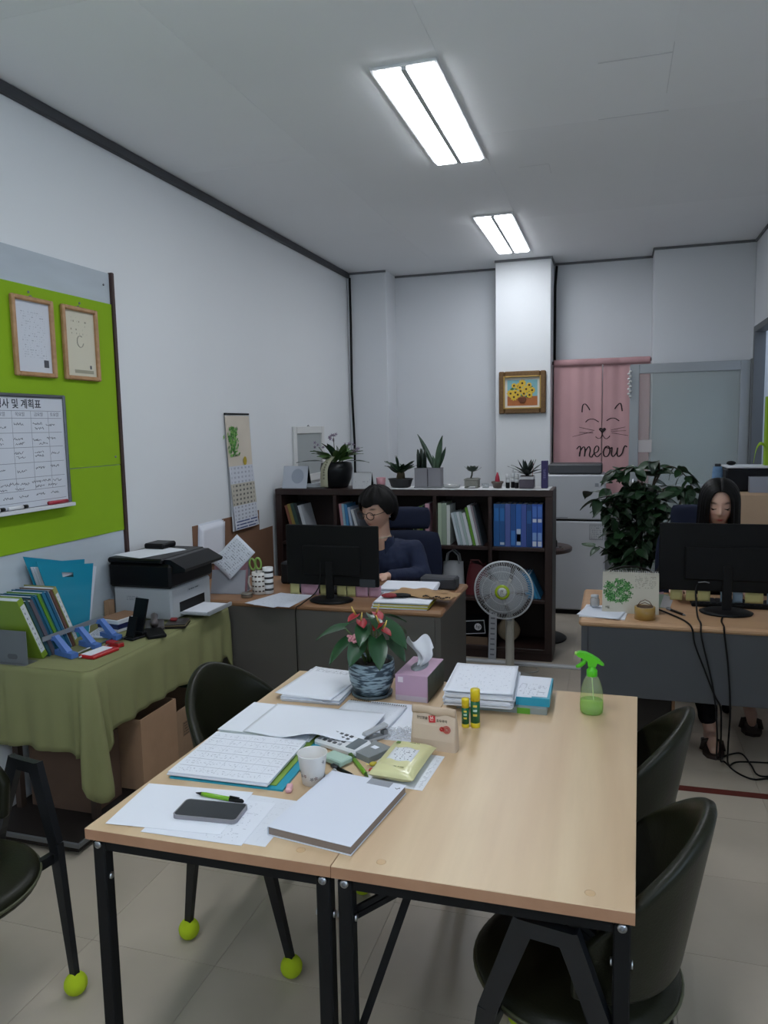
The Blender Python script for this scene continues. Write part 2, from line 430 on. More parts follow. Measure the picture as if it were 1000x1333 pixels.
# ------------------------------------------------------------------ aluminium door leaf standing open, door frame in the right wall
alu = mat('a3a8ac', .45, .2); alud = mat('85898d', .5, .1)
d = struct(bpy.data.objects.new('door_1', None)); COL.objects.link(d); d.location = (.115, 6.84, 0)
DW = .935
MB().span((0, -.02, .02), (.075, .02, 2.13), bev=.004).build('stile', alu, d)
MB().span((DW - .075, -.02, .02), (DW, .02, 2.13), bev=.004).build('stile', alu, d)
MB().span((.075, -.02, 2.05), (DW - .075, .02, 2.13), bev=.004).build('top_rail', alu, d)
MB().span((.075, -.02, 1.06), (DW - .075, .02, 1.11), bev=.004).build('middle_rail', alu, d)
MB().span((.075, -.02, .02), (DW - .075, .02, .16), bev=.004).build('bottom_rail', alu, d)
MB().span((.075, -.003, 1.11), (DW - .075, .003, 2.05)).build('glass_pane', glass('eef2f1', .3, .86), d)
MB().span((.075, -.003, .16), (DW - .075, .003, 1.06)).build('glass_pane', glass('dfe5e3', .3, .75), d)
MB().span((DW + .002, -.028, .02), (DW + .035, .045, 2.14), bev=.003).build('hinge_side', alud, d)
h = MB().cyl((.04, -.05, .98), (.04, -.05, 1.16), .009, n=10).cyl((.04, -.05, 1.0), (.04, -.02, 1.0), .006, n=8).cyl((.04, -.05, 1.14), (.04, -.02, 1.14), .006, n=8)
h.build('handle', SILVER, d)
d2 = struct(bpy.data.objects.new('door_2', None)); COL.objects.link(d2); d2.location = (XR, 6.36, 0)
fr = mat('5f6367', .5)
MB().span((-.035, .38, 0), (.05, .43, 2.39), bev=.004).build('jamb', fr, d2)
MB().span((-.035, -.43, 0), (.05, -.38, 2.39), bev=.004).build('jamb', fr, d2)
MB().span((-.035, -.38, 2.34), (.05, .38, 2.39), bev=.004).build('head_jamb', fr, d2)
# knotted cord of white beads on the door's near edge
t = thing('bead_cord', 'white beaded cord hanging on the left edge of the glass door', 'cord', (.112, 6.80, 0))
MB().tube([(0, 0, 2.10), (0, 0, 1.86)], .002, 6).build('cord', WHITE, t)
hk = MB().tube([(0, 0, 2.10), (0, .01, 2.108), (.004, .035, 2.108)], .003, 6).build('hook', SILVER, t)
for k in range(11):
    MB().sph(((-1) ** k * .006, 0, 2.07 - k * .021), (.013, .012, .0105), 10, 6).build('bead', mat('d5d5d2', .6), t)
# pale paper stuck to the glass
tag(MB().span((.165, 6.814, 1.385), (.30, 6.816, 1.49)).build('paper_note', mat('c6c0c0', .8)), 'pale blank note stuck on the glass door near the plant', 'note')
bpy.data.objects['paper_note'].location.y = .018

# ------------------------------------------------------------------ pink curtain with a cat face
cw = mat('cda3a5', .9, bump=.25, bs=260, var=.05, vs=4)
def curt(x, z):
    a = .012 * math.sin(x * 26 + .6) + .006 * math.sin(x * 61)
    k = .35 + .65 * min(1, (2.2 - z) / .35)
    return 7.19 + a * .55 * (1.3 - .5 * k)
t = thing('curtain', 'pink two-panel cloth curtain with a line-drawn cat face', 'curtain')
MB().grid(lambda u, v: (-.548 + u * .430, curt(-.548 + u * .430, .92 + v * 1.28), .92 + v * 1.28), 50, 24).build('curtain_panel', cw, t, solid=.003)
MB().grid(lambda u, v: (-.112 + u * .405, curt(-.112 + u * .405, .92 + v * 1.28) + .002, .92 + v * 1.28), 50, 24).build('curtain_panel', cw, t, solid=.003)
MB().cyl((-.555, 7.19, 2.195), (.295, 7.19, 2.195), .009, n=10).cyl((.27, 7.19, 2.195), (.299, 7.19, 2.195), .016, n=12).cyl((-.561, 7.19, 2.195), (-.54, 7.19, 2.195), .016, n=12).build('tension_rod', mat('2b2a2c', .5), t)
MB().grid(lambda u, v: (-.548 + u * .84, curt(-.548 + u * .84, 2.2) - .022, 2.165 + v * .055), 60, 3).build('header_hem', mat('c1979a', .9, bump=.25, bs=260), t, solid=.003)
STROKES = [
 ([(-.293, 1.741), (-.287, 1.801), (-.267, 1.816), (-.245, 1.795), (-.223, 1.759)], .010), ([(-.006, 1.764), (.015, 1.796), (.044, 1.812), (.059, 1.743)], .010),
 ([(-.261, 1.650), (-.232, 1.674), (-.188, 1.676), (-.144, 1.650)], .009), ([(-.076, 1.659), (-.043, 1.680), (-.004, 1.680), (.034, 1.656)], .009),
 ([(-.112, 1.552), (-.112, 1.529), (-.128, 1.504), (-.149, 1.502), (-.171, 1.517)], .007), ([(-.108, 1.529), (-.084, 1.499), (-.060, 1.506), (-.045, 1.523)], .007),
 ([(-.317, 1.606), (-.182, 1.573)], .005), ([(-.375, 1.520), (-.196, 1.563)], .005), ([(-.314, 1.560), (-.191, 1.550)], .005),
 ([(-.036, 1.576), (.088, 1.601)], .005), ([(-.031, 1.550), (.113, 1.523)], .005), ([(-.036, 1.563), (.095, 1.568)], .005),
 ([(-.337, 1.406), (-.312, 1.431), (-.302, 1.410), (-.311, 1.337), (-.307, 1.380), (-.278, 1.425), (-.263, 1.405), (-.267, 1.336), (-.258, 1.387), (-.229, 1.427), (-.216, 1.397), (-.223, 1.346), (-.203, 1.331), (-.184, 1.361), (-.150, 1.381), (-.141, 1.416), (-.160, 1.432), (-.180, 1.402), (-.179, 1.361), (-.154, 1.333), (-.119, 1.366)], .011),
 ([(-.105, 1.372), (-.101, 1.378), (-.083, 1.421), (-.054, 1.426), (-.043, 1.385), (-.062, 1.340), (-.091, 1.340), (-.099, 1.378), (-.082, 1.416), (-.044, 1.408), (-.025, 1.415), (-.029, 1.360), (-.014, 1.335), (.015, 1.370), (.024, 1.415), (.020, 1.360), (.034, 1.334), (.063, 1.364), (.076, 1.409), (.090, 1.431), (.105, 1.419)], .011)]
def smooth_line(p, n=6):
    out = []
    for i in range(len(p) - 1):
        a, b, c, e = Vector(p[max(i - 1, 0)]), Vector(p[i]), Vector(p[i + 1]), Vector(p[min(i + 2, len(p) - 1)])
        for k in range(n):
            q = k / n
            out.append(.5 * ((2 * b) + (c - a) * q + (2 * a - 5 * b + 4 * c - e) * q * q + (-a + 3 * b - 3 * c + e) * q ** 3))
    return out + [Vector(p[-1])]
k = MB()
for pts, wd in STROKES:
    pp = smooth_line(pts)
    vs = []
    for i, p in enumerate(pp):
        tg = (pp[min(i + 1, len(pp) - 1)] - pp[max(i - 1, 0)])
        tg = tg.normalized() if tg.length > 0 else Vector((1, 0)); nn = Vector((-tg.y, tg.x))
        ww = wd * (.6 + .5 * abs(nn.x))
        for s in (-.5, .5):
            q = p + nn * ww * s; vs.append((q.x, curt(q.x, q.y) - .0042, q.y))
    k.add(vs, [(2 * i, 2 * i + 1, 2 * i + 3, 2 * i + 2) for i in range(len(pp) - 1)])
hv = [(-.111 + .033 * s, 1.572 + .026 * h) for s, h in ((0, -1), (-.7, -.1), (-1, .5), (-.6, 1), (0, .65), (.6, 1), (1, .5), (.7, -.1))]
k.add([(x, curt(x, z) - .0043, z) for x, z in hv], [list(range(8))])
k.build('cat_drawing', mat('2a2023', .9), t, label='black line-drawn cat face with lettering')

# sunflower picture on the column: a plain flower bunch
t = thing('picture_frame', 'ornate gilt frame with a bunch of yellow flowers on the column', 'picture', (-.81, 6.985, 1.93))
gold = mat('6e5230', .5, .3, var=.5, vs=60, bump=1, bs=90); goldl = mat('b3934f', .4, .4)
fm = MB()
for a, b in (((-.21, -.035, -.19), (-.16, 0, .19)), ((.16, -.035, -.19), (.21, 0, .19)), ((-.16, -.035, .14), (.16, 0, .19)), ((-.16, -.035, -.19), (.16, 0, -.14))): fm.span(a, b, bev=.008)
fm.build('frame', gold, t)
fm = MB()
for a, b in (((-.168, -.04, -.148), (-.156, -.01, .148)), ((.156, -.04, -.148), (.168, -.01, .148)), ((-.156, -.04, .136), (.156, -.01, .148)), ((-.156, -.04, -.148), (.156, -.01, -.136))): fm.span(a, b, bev=.003)
fm.build('gilt_edge', goldl, t)
MB().span((-.16, -.012, -.14), (.16, -.002, .14)).build('mount', mat('d9d6cc', .8), t)
MB().span((-.135, -.015, -.035), (.135, -.012, .112)).span((-.135, -.0148, -.118), (.135, -.012, -.035), 1).build('canvas', [mat('7fb3bb', .7, var=.15, vs=12), mat('b06a3a', .7, var=.2, vs=14)], t)
fl_ = MB()
MBpts = [(-.075, .062), (-.035, .055), (0, .082), (.062, .064), (.088, .018), (.035, .028), (-.015, .012), (-.062, 0), (-.105, -.008), (.015, -.012), (.065, -.025), (-.075, -.04), (-.02, .045), (-.04, -.02)]
for i, (x, z) in enumerate(MBpts):
    r = .026 + .006 * (i % 3); n = 9
    poly = [((r if q % 2 else r * .72) * math.cos(q * PI / n) + x, (r if q % 2 else r * .72) * math.sin(q * PI / n) + z) for q in range(2 * n)]
    fl_.add([(a, -.0165 - .0002 * i, b) for a, b in poly] + [(x, -.018 - .0002 * i, z)], [(q, (q + 1) % (2 * n), 2 * n) for q in range(2 * n)], 0)
    fl_.add([(x + .010 * math.cos(q * PI / 4), -.0182 - .0002 * i, z + .010 * math.sin(q * PI / 4)) for q in range(8)], [list(range(8))], 1)
for x, z in ((-.09, .03), (.09, .0), (.05, .0), (-.05, .03), (.075, .045), (-.09, -.02), (.0, -.03), (.045, -.04)):
    fl_.add([(x - .022, -.0158, z), (x, -.0158, z - .012), (x + .022, -.0158, z + .006), (x, -.0158, z + .016)], [(0, 1, 2, 3)], 2)
fl_.build('painted_flowers', [mat('d9b53a', .7), mat('4a2f16', .7), mat('3f6a3a', .7)], t)
vz = [(.038 * (.55 + .45 * math.sin(PI * min(1, q / 7 + .15))), -.045 - .05 * q / 7) for q in range(8)]
MB().add([(a, -.0215, z) for a, z in vz] + [(-a, -.0215, z) for a, z in vz[::-1]], [list(range(16))]).build('painted_vase', mat('6a3a22', .7), t)
# ------------------------------------------------------------------ meeting tables
birch = wood('c9ab88', 'd9c09c', (6, .5, 8), .38, .1)
birch_edge = wood('a67a5c', 'b08566', (7, 7, 7), .5, .1)
C0, CX, CY = Vector((-1.154, 1.360)), Vector((1.204, .016)), Vector((.0345, 1.164))
TT = .745
def tp(u, v): return C0 + CX * u + CY * v                        # the two tables' common rectangle
def meeting_table(u0, u1, label, braces):
    o = tp(u0, 0)
    t = thing('meeting_table', label, 'table', (o.x, o.y, 0), math.atan2(CX.y, CX.x), 'tables pushed together')
    inv = t.rotation_euler.to_matrix().inverted()
    def L(u, v, z): p = inv @ Vector((tp(u, v).x - o.x, tp(u, v).y - o.y, 0)); return Vector((p.x, p.y, z))
    e = .0006
    cs = [L(u0 + e, 0, 0), L(u1 - e, 0, 0), L(u1 - e, 1, 0), L(u0 + e, 1, 0)]
    def slab(z0, z1, ins, mi):
        c = sum(cs, Vector()) / 4
        q = [p + (c - p).normalized() * ins for p in cs]
        return [(p.x, p.y, z0) for p in q], [(p.x, p.y, z1) for p in q]
    b = MB(); a0, a1 = slab(TT - .026, TT - .0015, 0, 0); _, a2 = slab(0, TT, .0015, 0)
    b.add(a0 + a1 + a2, [(3, 2, 1, 0)] + [(i, (i + 1) % 4, 4 + (i + 1) % 4, 4 + i) for i in range(4)], 1)
    b.add(a1 + a2, [(i, (i + 1) % 4, 4 + (i + 1) % 4, 4 + i) for i in range(4)] + [(4, 5, 6, 7)], 0)
    b.build('tabletop', [birch, birch_edge], t)
    du = .018 / 1.204
    ub, ue = u0 + du * 1.35, u1 - du * 1.35
    vf, vb = .024, .976
    for u in (ub, ue):
        for v in (vf, vb):
            p = L(u, v, 0)
            g = MB().box((p.x, p.y, .3555), (.032, .032, .705), bev=.003).box((p.x, p.y, .006), (.036, .036, .012), bev=.003)
            lg = g.build('leg', BLACKM, t)
            sy = -1 if v == vf else 1
            MB().cyl((p.x, p.y + sy * .0165, TT - .042), (p.x, p.y + sy * .0195, TT - .042), .009, n=14).cyl((p.x, p.y + sy * .0195, TT - .042), (p.x, p.y + sy * .0205, TT - .042), .005, n=8, mi=1).build('screw', [SILVER, GREYP], lg)
            sx = 1 if u == ub else -1
            for q in (-1, 1): MB().cyl((p.x + q * .0165, p.y, .62), (p.x + q * .021, p.y, .62), .008, n=12).build('bolt', SILVER, lg)
    for v in (vf, vb):
        MB().bar(L(ub, v, TT - .042) + Vector((.017, 0, 0)), L(ue, v, TT - .042) - Vector((.017, 0, 0)), .024, .03).build('rail', BLACKM, t)
    for u in (ub, ue):
        MB().bar(L(u, vf, TT - .042) + Vector((0, .017, 0)), L(u, vb, TT - .042) - Vector((0, .017, 0)), .024, .03).build('rail', BLACKM, t)
    for u, sg in ((ub, 1), (ue, -1)):
        for v, sv in ((vf, 1), (vb, -1)):
            if (u, v) not in ((ub, vf), (ue, vb)) and not braces: continue
            if not braces: continue
            p = L(u, v, 0); q = MB()
            for off in (-.008, .008):
                q.bar((p.x + sg * .012, p.y + sv * .024 + off * .2, .33 + off * 1.2), (p.x + sg * .135, p.y + sv * .05, .70 + off * 1.2), .010, .011, up=(-.95 * sg, 0, .32))
                q.bar((p.x + sg * .012, p.y + sv * .024, .615 + off), (p.x + sg * .13, p.y + sv * .036, .694 + off), .010, .011)
            q.build('folding_brace', BLACKM, t)
    # edge-band chips on the front edge, round plug caps in the top
    for u in (u0 + (u1 - u0) * .16, u0 + (u1 - u0) * .86):
        p = L(u, .035, TT)
        MB().lathe([(.0105, -.001), (.0105, .0003), (.0085, .0005)], (p.x, p.y, TT), 16).build('plug_cap', mat('c3a27a', .45), t)
    return t
meeting_table(0, .5, 'birch meeting table covered with papers, left of the seam', False)
meeting_table(.5, 1, 'birch meeting table with spray bottle and bare front, right of the seam', True)

# ------------------------------------------------------------------ olive vinyl chairs with tennis-ball feet; local: facing +X
BALL = mat('b7cf1d', .95, bump=1, bs=420, var=.1, vs=30)
CHAIRM = mat('15171b', .45, .2, var=.2, vs=25)
def make_chair(label):
    t = thing('vinyl_chair', label, 'chair', (0, 0, 0), 0, 'olive vinyl chairs')
    s = MB().lathe([(.02, .375), (.20, .378), (.226, .392), (.232, .408), (.226, .425), (.20, .438), (.10, .446), (.001, .447)], (0, 0, 0), 40)
    seat = s.build('seat', OLIVE, t)
    MB().tube([(.231 * math.cos(a * PI / 24), .231 * math.sin(a * PI / 24), .41) for a in range(48)], .0045, 6, closed=True).build('piping', PIPING, seat)
    # wrap-around back: angle from the rear (-X) to both arms
    A = math.radians(80)
    def top(a): k = abs(a) / A; return .852 - .25 * (k ** 1.6)
    def bot(a): k = abs(a) / A; return .470 + .03 * k * k
    def shell(off):
        def fn(u, v):
            a = (u * 2 - 1) * A
            z = bot(a) + (top(a) - bot(a)) * v
            r = .205 + .062 * ((z - .45) / .4) + off
            # round the top corners
            return (-r * math.cos(a) - .02 * (z - .45), r * math.sin(a) * 1.02, z)
        return fn
    b = MB(); NU, NV = 45, 12
    pin = [shell(-.014)(i / (NU - 1), j / (NV - 1)) for j in range(NV) for i in range(NU)]
    pout = [shell(.018)(i / (NU - 1), j / (NV - 1)) for j in range(NV) for i in range(NU)]
    fs = []
    for j in range(NV - 1):
        for i in range(NU - 1):
            q = (j * NU + i, j * NU + i + 1, (j + 1) * NU + i + 1, (j + 1) * NU + i); fs.append(q); fs.append([x + NU * NV for x in q][::-1])
    ring = [i for i in range(NU)] + [j * NU + NU - 1 for j in range(1, NV)] + [(NV - 1) * NU + i for i in range(NU - 2, -1, -1)] + [j * NU for j in range(NV - 2, 0, -1)]
    for k in range(len(ring)):
        x, y = ring[k], ring[(k + 1) % len(ring)]; fs.append((x, y, y + NU * NV, x + NU * NV))
    b.add(pin + pout, fs, 0, True)
    back = b.build('backrest', OLIVE, t, sub=1)
    for sy in (-1, 1):
        ar = MB().bar((-.055, sy * .262, .655), (.055, sy * .262, .655), .022, .034)
        ar.build('arm_bar', CHAIRM, t)
        for sx, fx in ((-1, -.20), (1, .20)):
            l = MB().bar((sx * .042, sy * .262, .668), (sx * .125, sy * .25, .44), .022, .046, up=(1, 0, .2), w1=.022, h1=.040)
            l.bar((sx * .125, sy * .25, .44), (fx, sy * .225, .05), .022, .040, up=(1, 0, .2), w1=.018, h1=.022)
            lg = l.build('leg', CHAIRM, t)
            bm = MB().sph((fx, sy * .225, .0335), .0335, 18, 12)
            bl = bm.build('tennis_ball', BALL, lg)
    MB().bar((.12, -.255, .40), (.12, .255, .40), .02, .03).bar((-.12, -.255, .40), (-.12, .255, .40), .02, .03).box((0, 0, .372), (.26, .30, .012)).build('seat_frame', CHAIRM, t)
    return t
ch0 = make_chair('olive vinyl chair at the front left, cut off by the frame')
ch0.location = (-1.735, 1.50, 0); ch0.rotation_euler = (0, 0, math.radians(-10))
dup(ch0, None, (-1.07, 2.18, 0), math.radians(-10), 'olive vinyl chair tucked under the left side of the table')
dup(ch0, None, (-.07, 1.665, 0), math.radians(170), 'olive vinyl chair at the front right, largest backrest in view')
dup(ch0, None, (-.06, 2.228, 0), math.radians(170), 'olive vinyl chair behind the front right chair')

# ------------------------------------------------------------------ office desks
honey = wood('8d6749', '987252', (1.2, 16, 16), .42, .12)
honey2 = wood('b8926f', 'c29c78', (1.2, 16, 16), .42, .1)
deskgrey = mat('56534f', .6, var=.06, vs=6); deskgrey2 = mat('47494d', .6, var=.06, vs=6)
def office_desk(x0, x1, y0, y1, label, top, body, pan, pedestal):
    t = thing('office_desk', label, 'desk', (x0, y0, 0))
    w, dd = x1 - x0, y1 - y0
    MB().span((0, 0, .69), (w, dd, .72), bev=.010).build('desktop', top, t)
    MB().span((.012, .012, .004), (.042, dd - .02, .6895), bev=.002).build('side_panel', body, t)
    MB().span((w - .042, .012, .004), (w - .012, dd - .02, .6895), bev=.002).build('side_panel', body, t)
    MB().span((.0425, .014, pan), (w - .0425, .032, .6895), bev=.002).build('modesty_panel', body, t)
    if pedestal:
        p = MB().span((.05, .12, .03), (.43, dd - .06, .66), bev=.004).build('drawer_unit', mat('26221f', .6), t)
        for k in range(3):
            dr = MB().span((.055, dd - .0595, .05 + k * .2), (.425, dd - .04, .235 + k * .2), bev=.003).build('drawer', honey, p)
        MB().span((.4305, .12, .03), (.445, dd - .06, .66), bev=.002).build('side_board', honey, t)
    return t
office_desk(-2.42, -.812, 3.60, 4.30, 'office desk with brown top and dark panel, left, before the bookcase', honey, deskgrey, .05, False)
office_desk(-.152, 1.075, 3.60, 4.30, 'office desk with lighter brown top and grey panel, right', honey2, deskgrey2, .355, True)

# ------------------------------------------------------------------ bookcase
dwood = wood('2a1916', '32201c', (10, 10, 1.2), .45, .2)
BX0, BX1, BY0, BY1, BZ = -2.447, -.396, 5.17, 5.50, 1.197
t = thing('bookcase', 'long dark brown open bookcase with plants on top', 'bookcase', (0, 0, 0))
VERT = [BX0, -1.9825, -1.606, -1.229, -.835, BX1 - .05]
MB().span((BX0, BY0, BZ - .045), (BX1, BY1, BZ), bev=.003).build('top_board', dwood, t)
for i, x in enumerate(VERT):
    wd = .05 if i in (0, 5) else .027
    MB().span((x, BY0 + .001, .06), (x + wd, BY1 - .011, BZ - .0455), bev=.002).build('upright', dwood, t)
MB().span((BX0, BY0 + .012, 0), (BX1, BY1 - .01, .0595)).build('plinth', dwood, t)
MB().span((BX0, BY1 - .010, .06), (BX1, BY1, BZ - .0455)).build('back_board', mat('2a1b18', .6), t)
SHZ = [.085, .435, .80]
for i in range(5):
    xa = VERT[i] + (.05 if i == 0 else .027); xb = VERT[i + 1]
    for z in SHZ: MB().span((xa + .0003, BY0 + .004, z - .025), (xb - .0003, BY1 - .0115, z), bev=.002).build('shelf', dwood, t)
# white runner on top
ru = MB().grid(lambda u, v: (-1.68 + u * 1.26, 5.166 + v * .30 + .003 * math.sin(u * 90), BZ + .0012 + .0016 * abs(math.sin(u * 60 + v * 3)) * (1 - v)), 120, 6)
tag(ru.build('shelf_runner', mat('d5d6d8', .9), solid=.001), 'thin white cloth runner along the bookcase top', 'runner')

# ------------------------------------------------------------------ cloth-covered table at the left wall
t = thing('folding_table', 'long table hidden under the green cloth', 'table', (0, 0, 0))
MB().span((-2.45, 2.44, .672), (-1.995, 3.54, .695), bev=.003).build('tabletop', mat('8a7a66', .6), t)
for x in (-2.42, -2.037):
    for y in (2.48, 3.50): MB().span((x - .014, y - .014, .0555), (x + .014, y + .014, .6715)).build('leg', mat('3b2d25', .7), t)
clothm = mat('84855a', .9, bump=.3, bs=420, var=.06, vs=5)
ZT = .700
def path():
    P = []
    x0, x1, y0, y1 = -2.46, -1.99, 2.425, 3.575
    n = 40
    for i in range(n): P.append((x0 + (x1 - .03 - x0) * i / n, y0, 0, -1))
    for i in range(9):
        a = -PI / 2 + PI / 2 * i / 8; P.append((x1 - .03 + .03 * math.cos(a), y0 + .03 + .03 * math.sin(a), math.cos(a), math.sin(a)))
    for i in range(1, 91): P.append((x1, y0 + .03 + (y1 - y0 - .06) * i / 90, 1, 0))
    for i in range(1, 9):
        a = PI / 2 * i / 8; P.append((x1 - .03 + .03 * math.cos(a), y1 - .03 + .03 * math.sin(a), math.cos(a), math.sin(a)))
    return P
PP = path()
def drop(i):
    if i <= 40: return .335 + .004 * math.sin(i * .35) + .02 * max(0, (i - 28) / 12)
    if i < 49: k = (i - 40) / 9; return .355 + (.53 - .355) * math.sin(PI * min(1, k * .9 + .02)) ** .6
    k = (i - 49) / 90
    if k < .07: return .50 - (.50 - .275) * (k / .07) ** .5
    if k > .97: return .28 + .06 * (k - .97) / .03
    return .27 + .005 * math.sin(k * 11)
vs = []; NJ = 16
for j in range(NJ):
    for i, (x, y, nx, ny) in enumerate(PP):
        k = j / (NJ - 1); dz = drop(i) * k
        s = i * .012
        amp = .012 * k + .004
        o = .004 + .01 * min(1, k * 4) + amp * (math.sin(s * 26 + .5) * .5 + .4 * math.sin(s * 57 + 1)) * min(1, k * 1.6)
        fl_k = max(0, 1 - abs(i - 45) / 9)
        o += fl_k * .05 * k + (.025 * k * math.sin((i - 40) * 1.1) if 36 < i < 54 else 0)
        if i <= 40 and x < -2.4: o *= .5
        z = ZT - .0006 - dz - (.004 * min(1, k * 8) if k else 0)
        px_, py_ = x + nx * o, y + ny * o
        if i > 139: py_ = min(py_, 3.592)
        vs.append((px_, min(py_, 3.592), z))
fs = []
n = len(PP)
for j in range(NJ - 1):
    for i in range(n - 1): fs.append((j * n + i, j * n + i + 1, (j + 1) * n + i + 1, (j + 1) * n + i))
cb = MB().add(vs, fs, 0, True)
topc = [(x, y, ZT) for x, y, _, _ in PP] + [(-2.46, 3.575, ZT)]
cb.add(topc + [(x, y, ZT - .0006) for x, y, _, _ in PP], [list(range(len(topc)))] + [(i, i + 1, len(topc) + i + 1, len(topc) + i) for i in range(n - 1)], 0, False)
tag(cb.build('tablecloth', clothm, solid=.002), 'olive green cloth hanging to the boxes under the left table', 'tablecloth')

# low dark shelf board the boxes stand on, with a grey metal edge
t = thing('low_platform', 'low dark platform with grey metal edge under the cloth table', 'platform')
MB().span((-2.46, 2.30, .012), (-1.985, 3.55, .055), bev=.003).build('board', mat('241f1d', .6), t)
MB().span((-1.984, 2.30, .035), (-1.974, 3.55, .0545), bev=.002).build('metal_edge', mat('6f7174', .4, .5), t)
MB().span((-2.46, 2.289, .035), (-1.974, 2.299, .0545), bev=.002).build('metal_edge', mat('6f7174', .4, .5), t)
for y in (2.33, 3.5): MB().span((-2.44, y, 0), (-2.05, y + .04, .0115)).build('foot', mat('241f1d', .6), t)
def open_box(name, label, lo, hi, rz=0, m=CARD, flap=True, cat='box', wall=.006):
    w, dd, h = hi[0] - lo[0], hi[1] - lo[1], hi[2] - lo[2]
    t = thing(name, label, cat, (lo[0], lo[1], lo[2]), rz)
    MB().span((0, 0, 0), (w, dd, wall)).build('bottom', m, t)
    for a, b in (((0, 0, wall), (w, wall, h)), ((0, dd - wall, wall), (w, dd, h)), ((0, wall, wall), (wall, dd - wall, h)), ((w - wall, wall, wall), (w, dd - wall, h))):
        MB().span(a, b).build('side', m, t)
    return t
bx = open_box('cardboard_box', 'tall open brown carton under the green cloth', (-2.32, 2.73, .058), (-1.98, 3.01, .383))
CARD2 = mat('967b62', .85, var=.12, vs=14, bump=.2, bs=60)
b2 = open_box('cardboard_box', 'second brown carton, behind the tall open carton', (-2.36, 3.03, .058), (-2.0, 3.36, .30), m=CARD2)
MB().span((.3605, .06, .10), (.3612, .16, .17)).build('printed_mark', printed('7d6650', '4c3c30', 5, 6, (1, 2), dens=.45), b2)
b3 = open_box('cardboard_box', 'dark brown carton at the front under the cloth', (-2.38, 2.50, .058), (-2.06, 2.68, .36), m=mat('5b4639', .85, var=.1, vs=12))
# green bag stuffed on the second carton
g = MB()
random.seed(3)
g.grid(lambda u, v: (-2.205 + (.145 + .012 * math.sin(9 * u * 2 * PI + v * 4)) * math.cos(2 * PI * u) * math.sin(PI * v), 3.445 + (.065 + .006 * math.sin(7 * u * 2 * PI)) * math.sin(2 * PI * u) * math.sin(PI * v), .06 + .17 - .17 * math.cos(PI * v)), 40, 16, wrap=True)
tag(g.build('cloth_bag', mat('1d3a25', .8, var=.3, vs=20)), 'dark green bag stuffed behind the cartons under the cloth', 'bag')
# ------------------------------------------------------------------ things on the meeting tables
T = TT
def flat(name, label, cat, x, y, z, w, h, rz, m, t=.0006, group=None, curl=0):
    if curl:
        b = MB().grid(lambda u, v: ((u - .5) * w, (v - .5) * h, .0004 + curl * max(0, abs(u - .5) * 2 - .45) ** 2 + curl * .5 * max(0, .3 - v) ** 2), 16, 12)
        o = b.build(name, m, None, (x, y, z), rz, solid=.0005)
    else:
        o = MB().box((0, 0, t / 2), (w, h, t)).build(name, m, None, (x, y, z), rz)
    return tag(o, label, cat, group)
def stack(name, label, cat, x, y, z, w, h, rz, n, th, jit, tops, m=None, group=None):
    t = thing(name, label, cat, (x, y, z), rz, group)
    for i in range(n):
        dx, dy, dr = random.uniform(-jit, jit), random.uniform(-jit, jit), random.uniform(-jit, jit) * 3
        o = MB().box((0, 0, th / 2), (w, h, th * .93)).build('sheet', m or (PAPER if i % 3 else PAPER2), t, (dx, dy, i * th), dr)
    if tops: o.data.materials[0] = tops
    return t
TXT = printed('dfe2ea', 'b9bdc8', 44, 22, dens=.58, vhi=.9)
TXTS = printed('dfe2ea', 'c3c7d0', 40, 20, dens=.62, vlo=.55)
GRID = printed('dde0e8', 'a8abb6', 6, 7, kind='table', dens=.62, lo=.03, hi=.97, vlo=.05, vhi=.95)
random.seed(11)
stack('paper_stack', 'fanned pile of white sheets at the table\'s far left corner', 'papers', -.955, 2.365, T, .205, .29, .02, 7, .0024, .006, TXT)
flat('paper_sheet', 'printed sheet lying crooked on the far left pile', 'paper', -.965, 2.37, T + .0172, .21, .297, -.10, printed('dfe2ea', '80848f', 40, 16, dens=.5, vlo=.84), curl=.008)
flat('paper_sheet', 'plain white sheet reaching under the wire-bound pad', 'paper', -.655, 2.145, T, .205, .285, .02, PAPER)
t = thing('wire_bound_pad', 'white wire-bound pad with rounded corners beside the flower pot', 'notepad', (-.735, 2.14, T + .0008), -.06)
MB().box((0, 0, .003), (.205, .235, .006), bev=.002).build('pages', PAPER2, t)
MB().grid(lambda u, v: ((u - .5) * .203, (v - .5) * .233, .0066 + .004 * (1 - v) ** 3), 10, 10).build('top_page', TXTS, t, solid=.0005)
wr = MB()
for k in range(26):
    x = -.095 + k * .0076
    wr.tube([(x + .002 * math.cos(0), .117 + .005 * math.cos(a * PI / 5), .0035 + .0055 * math.sin(a * PI / 5)) for a in range(10)], .0008, 4, closed=True)
tag(wr.build('wire_binding', BLACK, t), kind='stuff')
# folders and the big calendar sheets
flat('teal_folder', 'bright teal plastic folder under the calendar sheets', 'folder', -.947, 1.80, T, .318, .335, .03, mat('1a93ad', .35, var=.05, vs=10), .005)
flat('green_folder', 'thin yellow-green folder between teal folder and calendar sheets', 'folder', -.962, 1.812, T + .0054, .30, .33, .03, mat('7a9a3c', .4), .002)
stack('calendar_pad', 'pad of ruled calendar sheets over the teal folder', 'calendar', -.968, 1.765, T + .0078, .285, .265, .03, 5, .0022, .003, GRID)
stack('paper_stack', 'pile of blank white sheets behind the calendar pad', 'papers', -.972, 2.025, T + .0002, .29, .23, -.02, 6, .0024, .008, PAPER)
def fold_page(u, v):
    x = (u - .5) * .37; y = (v - .5) * .23
    k = max(0, (1 - v) - .45) / .55
    z = .001 + .016 * math.exp(-((u - .60) / .17) ** 2) * k ** 1.2 + .006 * u
    return (x, y - .02 * math.exp(-((u - .38) / .22) ** 2) * (1 - v), z)
